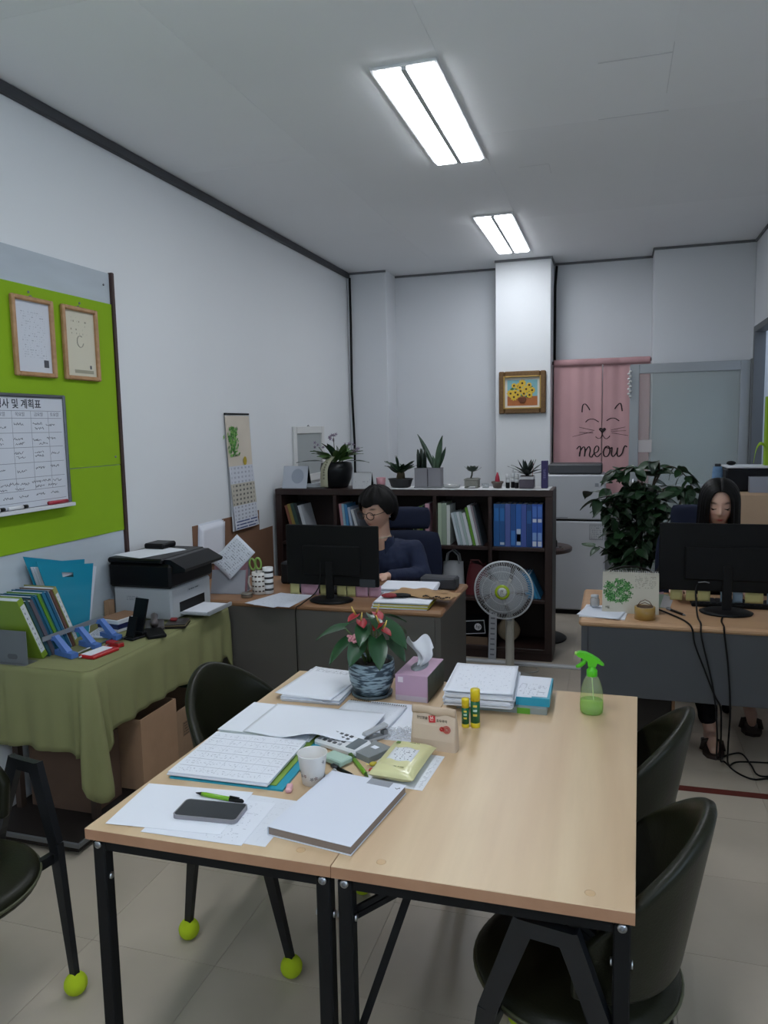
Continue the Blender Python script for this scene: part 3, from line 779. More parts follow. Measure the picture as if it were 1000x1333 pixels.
o = MB().grid(fold_page, 30, 18).build('turned_page', PAPER, None, (-.853, 2.03, T + .0165), -.02, solid=.0005)
tag(o, 'large white page turned back with a curling front edge', 'paper')
# front sheets
flat('paper_sheet', 'blank white sheet under the phone at the front left corner', 'paper', -.985, 1.50, T + .0016, .285, .20, .09, PAPER)
flat('paper_sheet', 'white sheet sticking out below the phone\'s sheet', 'paper', -.895, 1.478, T + .0008, .25, .19, .03, printed('dbdee6', 'b4b8c2', 34, 16, dens=.58, lo=.6))
flat('paper_sheet', 'lowest printed sheet of the front left spread', 'paper', -.845, 1.50, T, .26, .205, .0, printed('d6d9e1', 'c6cad2', 40, 20, dens=.61, lo=.6))
t = thing('smartphone', 'black-screened smartphone in a clear case on white sheets', 'phone', (-.903, 1.493, T + .0024), .09)
def rrect(w, h, r, n=5):
    P = []
    for cx, cy, a0 in ((w / 2 - r, h / 2 - r, 0), (-w / 2 + r, h / 2 - r, PI / 2), (-w / 2 + r, -h / 2 + r, PI), (w / 2 - r, -h / 2 + r, 1.5 * PI)):
        for k in range(n + 1): P.append((cx + r * math.cos(a0 + PI / 2 * k / n), cy + r * math.sin(a0 + PI / 2 * k / n)))
    return P
MB().prism(rrect(.158, .078, .011), .0005, .0085, smooth=False).build('case', mat('8b6a72', .2, coat=.5), t)
MB().prism(rrect(.160, .080, .012), .0, .0095).build('clear_bumper', glass('c9c9ce', .08, .6), t)
MB().prism(rrect(.153, .073, .009), .0086, .0099).build('screen', mat('1f2427', .08), t)
def pen(name, label, p0, p1, z, r, body, tip, cat='pen', clip=True):
    v = Vector((p1[0] - p0[0], p1[1] - p0[1], 0)); L_ = v.length
    t = thing(name, label, cat, (p0[0], p0[1], z + r), math.atan2(v.y, v.x))
    MB().tube([(.018, 0, 0), (.03, 0, 0), (L_ * .72, 0, 0)], [r * .85, r, r], 12).build('barrel', body, t)
    MB().tube([(0, 0, 0), (.004, 0, 0), (.018, 0, 0)], [r * .15, r * .35, r * .85], 10).build('tip', tip, t)
    MB().tube([(L_ * .72, 0, 0), (L_ * .96, 0, 0), (L_, 0, 0)], [r * 1.02, r * 1.02, r * .5], 12).build('cap', tip, t)
    if clip: MB().box((L_ * .82, 0, r * 1.35), (L_ * .2, r * .7, .0012)).build('clip', tip, t)
    return t
GREEN = mat('6fa51c', .3)
pen('ballpoint_pen', 'green pen with black ends behind the phone', (-.985, 1.563), (-.848, 1.553), T + .0024, .0055, GREEN, BLACK)
# wrapped thick book
t = thing('closed_book', 'thick white-covered book with wood-grey page edges at front centre', 'book', (-.606, 1.575, T), -.14)
MB().box((0, 0, .0105), (.206, .292, .0185)).build('page_block', mat('8a7c72', .8, var=.3, vs=6, stretch=(1, 1, 300)), t)
MB().box((0, 0, .0207), (.210, .298, .0018), bev=.0006).box((0, 0, .0009), (.210, .298, .0018), bev=.0006).box((-.1045, 0, .0108), (.0016, .298, .018)).build('cover', mat('d3d7e2', .6), t)
MB().box((.04, .134, .0218), (.062, .026, .0004)).build('grey_label', mat('8d9097', .6), t)
MB().tube(smooth_line([(.086, .125, .0219), (.092, .121, .0219), (.096, .129, .0219), (.098, .124, .0219)], 4), .0006, 4).build('pen_mark', INK, t)
# paper cup with printed sprigs
t = thing('paper_cup', 'white paper cup with small grey flower print', 'cup', (-.729, 1.705, T))
cupm = mat('d9d6d3', .6)
MB().lathe([(.0245, .003), (.0265, 0), (.0275, .001), (.0375, .076), (.0390, .0785), (.0393, .0800), (.0378, .0805), (.0368, .0785), (.0262, .006), (.0005, .006)], n=36).build('cup_wall', cupm, t)
random.seed(5)
for k in range(16):
    a = 2 * PI * (k * .618); z = .018 + .047 * ((k * .37) % 1); r = .0275 + .010 * z / .075 + .0004
    g = MB(); tr_ = TR((r * math.cos(a), r * math.sin(a), z), rz=a)
    for q in range(5):
        b = q * 2 * PI / 5 + k
        g.add([(0, 0, 0), (.0003, .0035 * math.cos(b - .35), .0035 * math.sin(b - .35)), (.0003, .0055 * math.cos(b), .0055 * math.sin(b)), (.0003, .0035 * math.cos(b + .35), .0035 * math.sin(b + .35))], [(0, 1, 2, 3)], M=tr_)
    g.build('printed_flower', mat('6d6a6e', .7) if k % 3 else mat('8c6a66', .7), t)
tag(MB().box((0, 0, .006), (.016, .034, .012), bev=.003).build('eraser', mat('d7a6ac', .6), None, (-.770, 1.648, T), .3), 'small pink eraser beside the paper cup', 'eraser')
# calculator propped on the papers
t = thing('calculator', 'white desk calculator with dark keys among the pens', 'calculator', (-.728, 1.925, T + .002), -.35)
t.rotation_euler = (.06, 0, -.35)
MB().box((0, 0, .010), (.155, .078, .020), bev=.006).build('body', mat('d5d6d8', .4), t)
MB().box((.052, 0, .0205), (.034, .060, .003), bev=.001).build('display', mat('6b7377', .2), t)
for i in range(5):
    for j in range(4): MB().box((-.062 + i * .0185, -.026 + j * .0175, .021), (.011, .0105, .003), bev=.001).build('key', mat('4b4c50', .5) if (i + j) % 4 else mat('8a8c90', .5), t)
t = thing('stapler', 'small grey stapler behind the calculator', 'stapler', (-.652, 1.995, T), .9)
MB().box((0, 0, .006), (.095, .026, .010), bev=.003).build('base', mat('9a9ca0', .4), t)
MB().box((.004, 0, .031), (.085, .022, .013), bev=.005, M=TR(ry=-.16)).build('arm', mat('a6a8ac', .35), t)
MB().box((.03, 0, .017), (.014, .018, .018)).build('hinge', GREYP, t)
tag(MB().box((0, 0, .008), (.072, .048, .0155), bev=.003).build('sticky_note_pad', mat('a3bcae', .75), None, (-.708, 1.826, T + .004), -.42), 'pale green pad of sticky notes beside the paper cup', 'sticky notes')
pen('ballpoint_pen', 'bright green pen pointing at the wet wipes', (-.597, 1.757), (-.69, 1.875), T, .0060, GREEN, mat('3a5a14', .4))
pen('ballpoint_pen', 'black pen between the green and the white pen', (-.625, 1.747), (-.715, 1.798), T, .0052, BLACK, mat('2a2c33', .3))
pen('ballpoint_pen', 'white pen lying nearest the paper cup', (-.652, 1.738), (-.70, 1.770), T, .0050, mat('d2d4d6', .3), mat('b7babd', .3))
t = thing('key_ring', 'small metal key ring by the paper cup', 'keys', (-.685, 1.742, T))
MB().tube([(.011 * math.cos(a * PI / 8), .011 * math.sin(a * PI / 8), .0015) for a in range(16)], .0011, 6, closed=True).build('ring', SILVER, t)
MB().box((-.02, .004, .0012), (.026, .007, .002)).lathe([(.007, 0), (.007, .0022)], (-.034, .005, 0), 12).build('key', SILVER, t)
t = thing('clear_box', 'flat clear plastic box of clips next to the wipes', 'box', (-.632, 1.898, T), -.5)
for a, b in (((-.035, -.045, 0), (.035, .045, .001)), ((-.035, -.045, .001), (-.034, .045, .016)), ((.034, -.045, .001), (.035, .045, .016)), ((-.034, -.045, .001), (.034, -.044, .016)), ((-.034, .044, .001), (.034, .045, .016)), ((-.035, -.045, .0162), (.035, .045, .0172))):
    MB().span(a, b).build('wall', glass('d5d9da', .06, .7), t)
MB().box((.0, .012, .0178), (.02, .016, .0006)).build('label', PAPER, t)
for k in range(7):
    MB().tube([(-.024 + .008 * k, -.03 + .006 * (k % 3), .003), (-.024 + .008 * k, .0 + .006 * (k % 3), .003), (-.019 + .008 * k, .0 + .006 * (k % 3), .003), (-.019 + .008 * k, -.022 + .006 * (k % 3), .003)], .0009, 4).build('clip', GREYP, t)
def crumple(u, v):
    x, y = (u - .5) * .10, (v - .5) * .085
    return (x, y, .004 + .010 * abs(noise.noise(Vector((x * 45, y * 45, 3)))) + .006 * abs(noise.noise(Vector((x * 110, y * 110, 9)))))
tag(MB().grid(crumple, 26, 22, smooth=False).build('plastic_wrapper', glass('e6e8ea', .12, .72), None, (-.585, 2.045, T + .001), .2), 'crumpled clear plastic wrapper shining beside the paper bag', 'wrapper')
for nm, lb, c, x, y in (('candy', 'small wrapped yellow candy beside the green pen', 'c4b53a', -.607, 1.832), ('candy', 'small wrapped red candy under the wipes pack', 'b5353c', -.598, 1.797)):
    t = thing(nm, lb, 'candy', (x, y, T), .5)
    MB().sph((0, 0, .006), (.011, .008, .006), 12, 8).build('sweet', mat(c, .25), t)
    for s in (-1, 1): MB().add([(s * .010, 0, .006), (s * .019, -.006, .008), (s * .0185, 0, .004), (s * .019, .006, .008)], [(0, 1, 2), (0, 2, 3)]).build('wrapper_end', mat(c, .3), t)
t = thing('highlighter', 'short blue highlighter lying by the calculator display', 'highlighter', (-.667, 1.868, T), 2.2)
MB().tube([(0, 0, .007), (.026, 0, .007), (.032, 0, .007)], [.007, .0066, .003], 12).build('cap', mat('2b5a83', .35), t)
MB().box((.013, 0, .0148), (.022, .003, .0015)).build('clip', mat('2b5a83', .35), t)
# wet wipes pack
flat('paper_sheet', 'white printed card under the wet wipes pack', 'paper', -.523, 1.838, T, .165, .205, -.06, printed('d9dce2', 'a9acb3', 34, 12, dens=.5, lo=.88, hi=.96))
t = thing('wipes_pack', 'pale yellow packet of wet wipes with white label', 'packet', (-.527, 1.845, T + .001), -.06)
def pk(sgn):
    def fn(u, v):
        x, y = (u - .5) * .125, (v - .5) * .205
        ex, ey = 1 - abs(2 * u - 1) ** 4, 1 - abs(2 * v - 1) ** 5
        wr_ = .002 * math.sin(v * 34 + u * 9) * (abs(2 * v - 1) > .62) + .0018 * math.sin(u * 30) * (abs(2 * u - 1) > .6)
        h = .018 * (max(0, ex * ey)) ** .5
        return (x * (1 - .06 * ey), y, .018 + sgn * (h + wr_ * max(0, ex * ey)))
    return fn
YEL = mat('d0cc98', .35, coat=.3, bump=.2, bs=60)
pb = MB().grid(pk(1), 30, 40).grid(pk(-1), 30, 40)
pb.build('pouch', YEL, t)
MB().grid(lambda u, v: (-.034 + u * .068, -.043 + v * .088, .0368 - .0012 * (abs(2 * u - 1) ** 2 + abs(2 * v - 1) ** 2)), 8, 8).build('label', printed('d6d8dc', '5b5e66', 9, 5, dens=.55, lo=.12, hi=.88), t, solid=.0006)
MB().box((-.005, .083, .0322), (.05, .007, .0004)).build('printed_line', printed('d0cc98', '38402a', 1, 4, dens=.42, lo=0, hi=1, vlo=0, vhi=1), t)
MB().box((-.038, .075, .0330), (.012, .014, .0006)).build('printed_leaf', mat('5c7a24', .5), t)
MB().box((.0, -.070, .0340), (.05, .008, .0004)).build('printed_line', printed('d0cc98', '38402a', 1, 5, dens=.45, lo=0, hi=1, vlo=0, vhi=1), t)
# paper bag of walnut cookies
t = thing('paper_bag', 'folded cream paper bag with red square stamp', 'bag', (-.474, 1.988, T), -.10)
kraft = mat('cbb6a0', .8, var=.05, vs=14, bump=.15, bs=40)
def bagp(z, w, d_, n=28):
    P = []
    for k in range(n):
        a = 2 * PI * (k + .5) / n; ca, sa = math.cos(a), math.sin(a)
        P.append((w / 2 * math.copysign(abs(ca) ** .22, ca), d_ / 2 * math.copysign(abs(sa) ** .3, sa), z))
    return P
lv = [bagp(0, .134, .042), bagp(.03, .133, .044), bagp(.07, .130, .034), bagp(.10, .127, .018), bagp(.118, .125, .008)]
vs = sum(lv, []); n = 28
fs = [(j * n + i, j * n + (i + 1) % n, (j + 1) * n + (i + 1) % n, (j + 1) * n + i) for j in range(4) for i in range(n)] + [list(range(n))[::-1], [4 * n + i for i in range(n)]]
MB().add(vs, fs).build('bag_body', kraft, t)
MB().grid(lambda u, v: ((u - .5) * .127, -.0085 - .004 * math.sin(PI * v) - .0015 * math.sin(u * 14), .098 + v * .024 + .002 * math.sin(u * 9)), 24, 5).build('folded_top', mat('c4ad95', .8), t, solid=.001)
def onbag(x, z): return ON_FRONT(x, -.0225 + (z - .03) * .012 / .07 * (1 if z > .03 else 0) - .0032, z) @ Matrix.Rotation(-.13, 4, 'X')
text_mesh('천안명물', .0088, INK, t, onbag(-.048, .089))
text_mesh('호두과자', .0088, INK, t, onbag(.010, .086))
red = mat('c2272d', .6)
MB().box((0, 0, 0), (.019, .019, .0004), M=onbag(-.0025, .0885) @ Matrix.Rotation(.12, 4, 'Z')).build('red_stamp', red, t)
text_mesh('본', .014, mat('e6d5c8', .7), t, onbag(-.0095, .0885) @ Matrix.Translation((0, 0, .0004)) @ Matrix.Rotation(.12, 4, 'Z'))
st = MB()
for cx, r0 in ((.028, .006), (.042, .0105)):
    for q in range(3):
        r = r0 * (1 - .3 * q)
        st.tube([(cx + r * math.cos(a * PI / 10), .0655 + r * math.sin(a * PI / 10), 0) for a in range(20)], .0009, 4, closed=True, M=ON_FRONT(0, -.0215, 0) @ Matrix.Rotation(-.0, 4, 'X'))
st.build('walnut_emblem', red, t)
# glue sticks
for lb, x, y, r, h in (('tall glue stick with green label and yellow cap', -.390, 2.163, .0145, .117), ('short glue stick beside the taller one', -.4185, 2.155, .0115, .088)):
    t = thing('glue_stick', lb, 'glue', (x, y, T))
    MB().lathe([(r * .98, 0), (r, .001), (r, h * .12), (r * .97, h * .125)], n=24).build('base', mat('d4bd22', .35), t)
    tb = MB().lathe([(r * .97, h * .125), (r * .97, h * .70)], n=24).build('tube', mat('14603a', .35), t)
    MB().lathe([(r, h * .70), (r, h * .985), (r * .93, h), (.0005, h)], n=24).build('cap', mat('dcc41e', .35), t)
    lb2 = MB()
    for q in range(3): lb2.grid(lambda u, v: ((r * .975) * math.cos(-1.9 + u * .9), (r * .975) * math.sin(-1.9 + u * .9), h * (.55 - q * .12) + v * h * .06), 6, 2, q % 2)
    lb2.build('label_print', [mat('d9c04a', .5), mat('b6cfc0', .5)], t)
# right-hand pile
random.seed(21)
flat('document_box', 'grey-green document case at the bottom of the right pile', 'case', -.335, 2.408, T, .285, .215, .02, mat('8b938f', .5), .020)
flat('teal_folder', 'teal folder under the right pile of papers', 'folder', -.238, 2.42, T + .0203, .105, .20, .02, mat('2a97b0', .4), .026)
flat('label_strip', 'white label strip on the front edge of the teal folder', 'label', -.265, 2.328, T + .0465, .05, .014, .02, PAPER)
flat('green_tab', 'bright green tab on the right pile', 'tab', -.262, 2.305, T + .0002, .04, .012, .02, mat('5c9a2a', .5), .018)
stack('paper_stack', 'thick pile of white papers on the right, topmost corner curling', 'papers', -.405, 2.40, T + .0205, .212, .275, .04, 11, .0044, .007, None)
flat('paper_sheet', 'handwritten sheet on top of the right pile', 'paper', -.405, 2.402, T + .0692, .212, .285, .06, printed('dfe2ea', 'bfc3cd', 26, 16, dens=.6), curl=.006)
flat('paper_sheet', 'smaller handwritten sheet overlapping the teal folder', 'paper', -.245, 2.425, T + .0475, .105, .19, .0, printed('dadde5', 'a0a4af', 16, 6, dens=.55, vhi=.6))
# tissue box
t = thing('tissue_box', 'pink and white tissue box behind the paper bag', 'tissue box', (-.625, 2.415, T), -.05)
pk_ = mat('b392a8', .6, var=.1, vs=6)
MB().box((0, 0, .045), (.112, .20, .090), bev=.002).build('carton', pk_, t)
MB().box((.0563, 0, .045), (.0006, .196, .086)).build('side_print', mat('4d5348', .6, var=.6, vs=28), t)
MB().box((-.037, -.1003, .072), (.018, .0006, .018)).build('white_square', mat('d7c9d2', .6), t)
MB().box((0, -.1003, .010), (.108, .0006, .018)).build('pale_band', mat('b6a9b4', .6), t)
MB().lathe([(.03, 0), (.03, .0012)], (0, 0, .0901), 24, M=Matrix.Diagonal((.9, 1.9, 1, 1))).build('opening', mat('7b8186', .3), t)
def tis(u, v):
    a = (u - .5); h = v
    return (a * (.02 + .085 * h) + .012 * math.sin(h * 5), .02 * math.sin(u * 7 + h * 2) * (.3 + h) + .02 * h, .091 + .095 * h * (1 - 1.1 * a * a * h) + .012 * math.sin(u * 11) * h)
MB().grid(tis, 22, 16).build('tissue', mat('d9dade', .9), t, solid=.0006)
# spray bottle
t = thing('spray_bottle', 'clear spray bottle with bright green trigger on the right table', 'spray bottle', (-.058, 2.365, T))
prof = [(.028, .001), (.032, 0), (.0345, .004), (.036, .02), (.0355, .045), (.0325, .075), (.026, .10), (.018, .116), (.0135, .122)]
MB().lathe(prof, n=32).build('bottle', glass('eaf4d2', .04, .8), t)
MB().lathe([(.030, .0018), (.0335, .005), (.0348, .02), (.0343, .040), (.0005, .0405)], n=32).build('liquid', glass('c4ee5a', .04, .7), t)
LIME = mat('54c41f', .35)
MB().lathe([(.0155, .117), (.0165, .119), (.0165, .136), (.0145, .139), (.011, .142), (.0105, .152)], n=24).build('collar', LIME, t)
hd = MB()
hp = [(-.047, .184), (-.046, .190), (-.038, .194), (-.020, .192), (0, .184), (.020, .172), (.034, .158), (.036, .155), (.030, .1555), (.016, .162), (.012, .150), (-.012, .150), (-.014, .166), (-.03, .175), (-.042, .1785)]
hd.prism(hp, -.011, .011, M=Matrix(((1, 0, 0, 0), (0, 0, 1, 0), (0, 1, 0, 0), (0, 0, 0, 1))))
hd.build('spray_head', LIME, t)
MB().tube([(-.020, 0, .171), (-.026, 0, .158), (-.037, 0, .148), (-.048, 0, .143)], [.0062, .0055, .0055, .0035], 8, flat=1.3).build('trigger', LIME, t)
MB().cyl((-.044, 0, .186), (-.053, 0, .187), .006, .0055, n=12).build('nozzle', mat('a7d86a', .4), t)
MB().tube([(0, 0, .12), (.004, 0, .06), (.01, 0, .006)], .0018, 6).build('dip_tube', mat('cfe3b4', .4), t)
# anthurium in a ribbed blue-grey pot
POTM = None
def ribbed():
    m, nt, b = base_mat('pot_glaze')
    tc = add(nt, 'ShaderNodeTexCoord'); mp = add(nt, 'ShaderNodeMapping'); mp.inputs['Scale'].default_value = (26, 26, 150)
    nz = add(nt, 'ShaderNodeTexNoise'); nz.inputs['Scale'].default_value = 1; nz.inputs['Detail'].default_value = 2
    nt.links.new(tc.outputs['Object'], mp.inputs[0]); nt.links.new(mp.outputs[0], nz.inputs['Vector'])
    r = add(nt, 'ShaderNodeValToRGB'); r.color_ramp.elements[0].position = .44; r.color_ramp.elements[1].position = .56
    r.color_ramp.elements[0].color = lin('2c3f4d'); r.color_ramp.elements[1].color = lin('8fa2ac')
    nt.links.new(nz.outputs['Fac'], r.inputs[0]); nt.links.new(r.outputs[0], b.inputs['Base Color'])
    bp = add(nt, 'ShaderNodeBump'); bp.inputs['Distance'].default_value = .003; bp.inputs['Strength'].default_value = .8
    nt.links.new(nz.outputs['Fac'], bp.inputs['Height']); nt.links.new(bp.outputs[0], b.inputs['Normal'])
    b.inputs['Roughness'].default_value = .4
    return m
LEAFN = 0
def leaf_mesh(L_, w, droop=.3, heart=False, cup=.12, name='leaf', m=None, nu=9, nv=7, seed=0):
    """leaf along +X, base at the origin"""
    def fn(u, v):
        s = v * 2 - 1
        if heart: ww = w / 2 * (math.sin(PI * min(1, .18 + .82 * u)) ** .75) * (1.15 - .35 * u); x = L_ * u - abs(s) * L_ * .16 * max(0, 1 - u * 3.5)
        else: ww = w / 2 * math.sin(PI * (u ** .8)) ** .8; x = L_ * u
        ww += .0006
        return (x, s * ww, cup * w * (s * s) * .7 - droop * L_ * u * u + .04 * L_ * math.sin(u * 9 + s * 2 + seed) * .25)
    b = MB().grid(fn, nu, nv); me = b.mesh(name); me.materials.append(m or LEAF)
    return me
def put(me, parent, loc, dirv, roll=0, s=1, name='leaf'):
    o = bpy.data.objects.new(name, me); COL.objects.link(o); o.parent = parent
    d = Vector(dirv).normalized(); y = Vector((0, 0, 1)).cross(d)
    if y.length < 1e-3: y = Vector((0, 1, 0))
    y.normalize(); z = d.cross(y)
    M = Matrix((d, y, z)).transposed() @ Matrix.Rotation(roll, 3, 'X')
    o.matrix_local = Matrix.Translation(loc) @ M.to_4x4() @ Matrix.Scale(s, 4)
    return o
t = thing('anthurium_plant', 'red-flowered anthurium in a ribbed blue-grey pot', 'potted plant', (-.778, 2.352, T))
MB().lathe([(.058, 0), (.068, .002), (.071, .012), (.068, .0125), (.055, .006), (.0005, .006)], n=32).build('saucer', mat('4d5a60', .4), t)
MB().lathe([(.045, .0065), (.052, .0075), (.062, .02), (.074, .05), (.0785, .085), (.078, .11), (.0765, .122), (.073, .1225), (.072, .11), (.0005, .109)], n=40).build('pot', ribbed(), t)
MB().lathe([(.0715, .1095), (.05, .113), (.02, .115), (.0005, .1155)], n=24).build('soil', SOIL, t)
GL = mat('24482a', .3, var=.3, vs=20); hm = [leaf_mesh(.105, .062, .35, True, m=GL, seed=i) for i in range(3)]
random.seed(4)
for (x, y, z, a, dz, s) in ((-.085, -.03, .235, 3.3, -.15, 1.0), (-.06, -.05, .20, 3.9, -.55, .95), (-.015, -.06, .205, 4.5, -.7, .9), (.035, -.05, .21, 5.2, -.75, 1.0), (.055, -.02, .255, -.35, -.5, 1.05), (.02, .02, .27, .6, .0, .95), (.04, .03, .24, 1.0, -.2, 1.0), (-.04, .04, .25, 2.4, -.1, 1.0), (-.01, -.045, .25, 4.9, -.4, .8), (.06, .01, .19, -.2, -.7, .85), (-.02, .05, .21, 1.7, -.3, .9), (.012, -.02, .28, -.9, -.2, .8)):
    lf = put(hm[random.randrange(3)], t, (x, y, z), (math.cos(a), math.sin(a), dz), random.uniform(-.4, .4), s)
    p = Vector((x, y, z)); q = Vector((x * .18, y * .18, .112))
    MB().tube([q, q.lerp(p, .55) + Vector((0, 0, .02)), p], .0022, 6).build('leaf_stalk', mat('4f6a35', .5), t)
redm = mat('8f0f1c', .5); sp = mat('d2b55c', .5); rm = [leaf_mesh(.042, .034, .2, True, m=redm, name='spathe')]
for (x, y, z, a) in ((-.035, -.04, .285, 4.2), (.030, -.035, .295, 5.6), (.055, -.05, .245, 5.9), (.048, -.045, .262, 4.4), (-.02, -.045, .268, 5.3)):
    f = put(rm[0], t, (x, y, z), (math.cos(a), math.sin(a), -.3), 0, 1, 'flower')
    MB().tube([(.004, 0, .001), (.010, 0, .02), (.012, 0, .036)], [.0032, .003, .0015], 8).build('spadix', sp, f)
    MB().tube([(x * .2, y * .2, .112), (x * .7, y * .7, .21), (x, y, z)], .002, 6).build('flower_stalk', mat('5a6a3a', .5), t)
pf = MB()
for k in range(46):
    a = k * 2.4; r = .0275 * math.sqrt(k / 46)
    pf.sph((-.028 + r * math.cos(a), -.075 + r * math.sin(a) * .7, .213 + .007 * math.sin(k * 1.7)), (.0058, .0058, .0048), 7, 5)
tag(pf.build('blossom_cluster', mat('c88a92', .7), t, label='pink cluster of tiny blossoms'), kind='stuff')
MB().tube([(-.01, -.03, .112), (-.02, -.06, .17), (-.028, -.075, .208)], .0028, 6).build('flower_stalk', mat('5a6a3a', .5), t)
# ------------------------------------------------------------------ pin board on the left wall with frames and whiteboard
t = thing('pin_board', 'big wall board with lime green felt and pale grey panels', 'board', (XW, 2.9, 0))
MB().span((.0005, -1.9, .62), (.012, .455, 2.445), bev=.002).build('pale_panel', mat('b3bcc3', .7, var=.12, vs=7, stretch=(1, .4, 2)), t)
lime = mat('86ac0c', .9, var=.06, vs=5, bump=.25, bs=300)
MB().span((.0125, -1.9, 1.479), (.017, .4545, 2.292), bev=.001).build('felt_panel', lime, t)
MB().span((.0125, -1.9, 1.135), (.0165, .4545, 1.476), bev=.001).build('felt_panel', lime, t)
MB().span((.0005, .4555, .62), (.03, .475, 2.45), bev=.004).build('edge_strip', mat('3b2622', .6), t)
for y, z in ((-.12, 2.262), (.21, 2.262), (.40, 2.38), (.415, 1.52)): MB().sph((.019, y, z), (.004, .006, .006), 10, 6).build('push_pin', GREYP, t)
def frame_pic(y0, label, paper, body):
    t = thing('certificate_frame', label, 'picture frame', (XW + .0175, y0, 2.068))
    fw = wood('a97f56', 'b98f66', (30, 30, 30), .45, .1); f = MB()
    for a, b in (((0, -.125, -.172), (.022, -.105, .172)), ((0, .105, -.172), (.022, .125, .172)), ((0, -.105, .152), (.022, .105, .172)), ((0, -.105, -.172), (.022, .105, -.152))): f.span(a, b, bev=.005)
    f.build('frame', fw, t)
    MB().span((.001, -.105, -.152), (.006, .105, .152)).build('certificate', paper, t)
    for m_ in body: m_(t)
    MB().tube([(.006, -.012, .172), (.006, 0, .180), (.006, .012, .172)], .002, 6).build('hanger', GREYP, t)
    return t
frame_pic(2.786, 'light wood frame with white certificate, left of two', printed('ccd0d8', '9ba0aa', 30, 18, (1, 2), dens=.57, lo=.18, hi=.85, vlo=.2, vhi=.88),
          [lambda t: MB().span((.0062, .055, -.128), (.0066, .085, -.095)).build('seal', mat('4a4c55', .7), t)])
def ring(t): MB().tube([(.0066, .022 * math.cos(a * PI / 12 + 1) , .012 + .027 * math.sin(a * PI / 12 + 1)) for a in range(20)], .0025, 5).build('emblem', mat('a9a596', .7), t)
frame_pic(3.093, 'light wood frame with cream certificate, right of two', printed('cfcab6', '8d8976', 16, 12, (1, 2), dens=.6, lo=.2, hi=.8, vlo=.62, vhi=.9),
          [ring, lambda t: MB().span((.0062, .06, -.115), (.0066, .072, -.098)).build('seal', mat('4a4c55', .7), t), lambda t: MB().span((.0062, -.05, -.138), (.0066, .085, -.122)).build('caption_bar', mat('9c9985', .7), t)])
t = thing('whiteboard', 'grey-framed whiteboard with a handwritten monthly schedule', 'whiteboard', (XW + .018, 2.55, 1.565))
HW, HH = .40, .255
f = MB()
for a, b in (((0, -HW, -HH), (.020, -HW + .016, HH)), ((0, HW - .016, -HH), (.020, HW, HH)), ((0, -HW + .016, HH - .016), (.020, HW - .016, HH)), ((0, -HW + .016, -HH), (.020, HW - .016, -HH + .016))): f.span(a, b, bev=.005)
f.build('frame', mat('5c5e64', .4, .3), t)
MB().span((.004, -HW + .016, -HH + .016), (.010, HW - .016, HH - .016)).build('panel', mat('ced2da', .3), t)
wi = mat('3a3c46', .7); wl = mat('7b7f8a', .7)
text_mesh('행사 및 계획표', .044, wi, t, ON_LEFT(.0103, -.02, .208), bold=.0006)
for y, s in ((-.02, '수요일'), (.09, '목요일'), (.20, '금요일'), (.30, '토요일')): text_mesh(s, .02, wl, t, ON_LEFT(.0103, y, .165))
lb = MB()
for z in (.18, .148, .085, .022, -.045, -.11, -.165, -.215): lb.span((.0101, -HW + .03, z), (.0105, HW - .03, z + .002))
for y in (-.13, -.04, .07, .18, .285): lb.span((.0101, y, -.165), (.0105, y + .0012, .18))
tag(lb.build('ruled_lines', wl, t), kind='stuff')
random.seed(9); sc_ = MB()
for (y, z) in [(-.1, .12), (.0, .11), (.1, .125), (.21, .125), (.22, .105), (.29, .12), (-.02, .06), (.09, .06), (.2, .055), (.29, .06), (-.02, .04), (.1, .04), (.24, .038), (.09, 0), (.1, -.02), (.21, 0), (.21, -.015), (.31, -.008), (-.02, -.07), (.1, -.08), (.21, -.07), (.3, -.065), (0, -.135), (.05, -.13), (.11, -.135), (.18, -.13), (.24, -.128), (.31, -.13), (-.02, -.155), (.08, -.155), (.2, -.15), (.28, -.15), (.01, -.19), (.1, -.19), (.2, -.185), (.29, -.185)]:
    x0 = y - .02; pts = []
    for k in range(18): pts.append((.0104, x0 + k * .0032, z + random.uniform(-.006, .006)))
    sc_.tube(pts, .0008, 4)
tag(sc_.build('handwriting', wi, t), kind='stuff')
tag(MB().tube([(.0, -.06, 0), (0, .06, 0)], .0085, 12).build('marker_pen', mat('a3283a', .4), None, (XW + .044, 2.845, 1.334)), 'red marker on the whiteboard ledge', 'marker')
MB().span((.020, -HW + .05, -HH - .002), (.046, HW - .01, -HH + .014), bev=.002).build('pen_ledge', mat('d5d7da', .4), t)
for y, c, lb in ((2.60, 'd7d8da', 'white marker on the whiteboard ledge, nearer the room centre'), (2.47, 'd7d8da', 'white marker on the whiteboard ledge, at the cut-off side')):
    m_ = tag(MB().tube([(0, -.05, 0), (0, .028, 0)], .008, 12).tube([(0, .028, 0), (0, .055, 0)], .0083, 12, 1).build('marker_pen', [mat(c, .4), BLACK], None, (XW + .044, y, 1.334)), lb, 'marker')

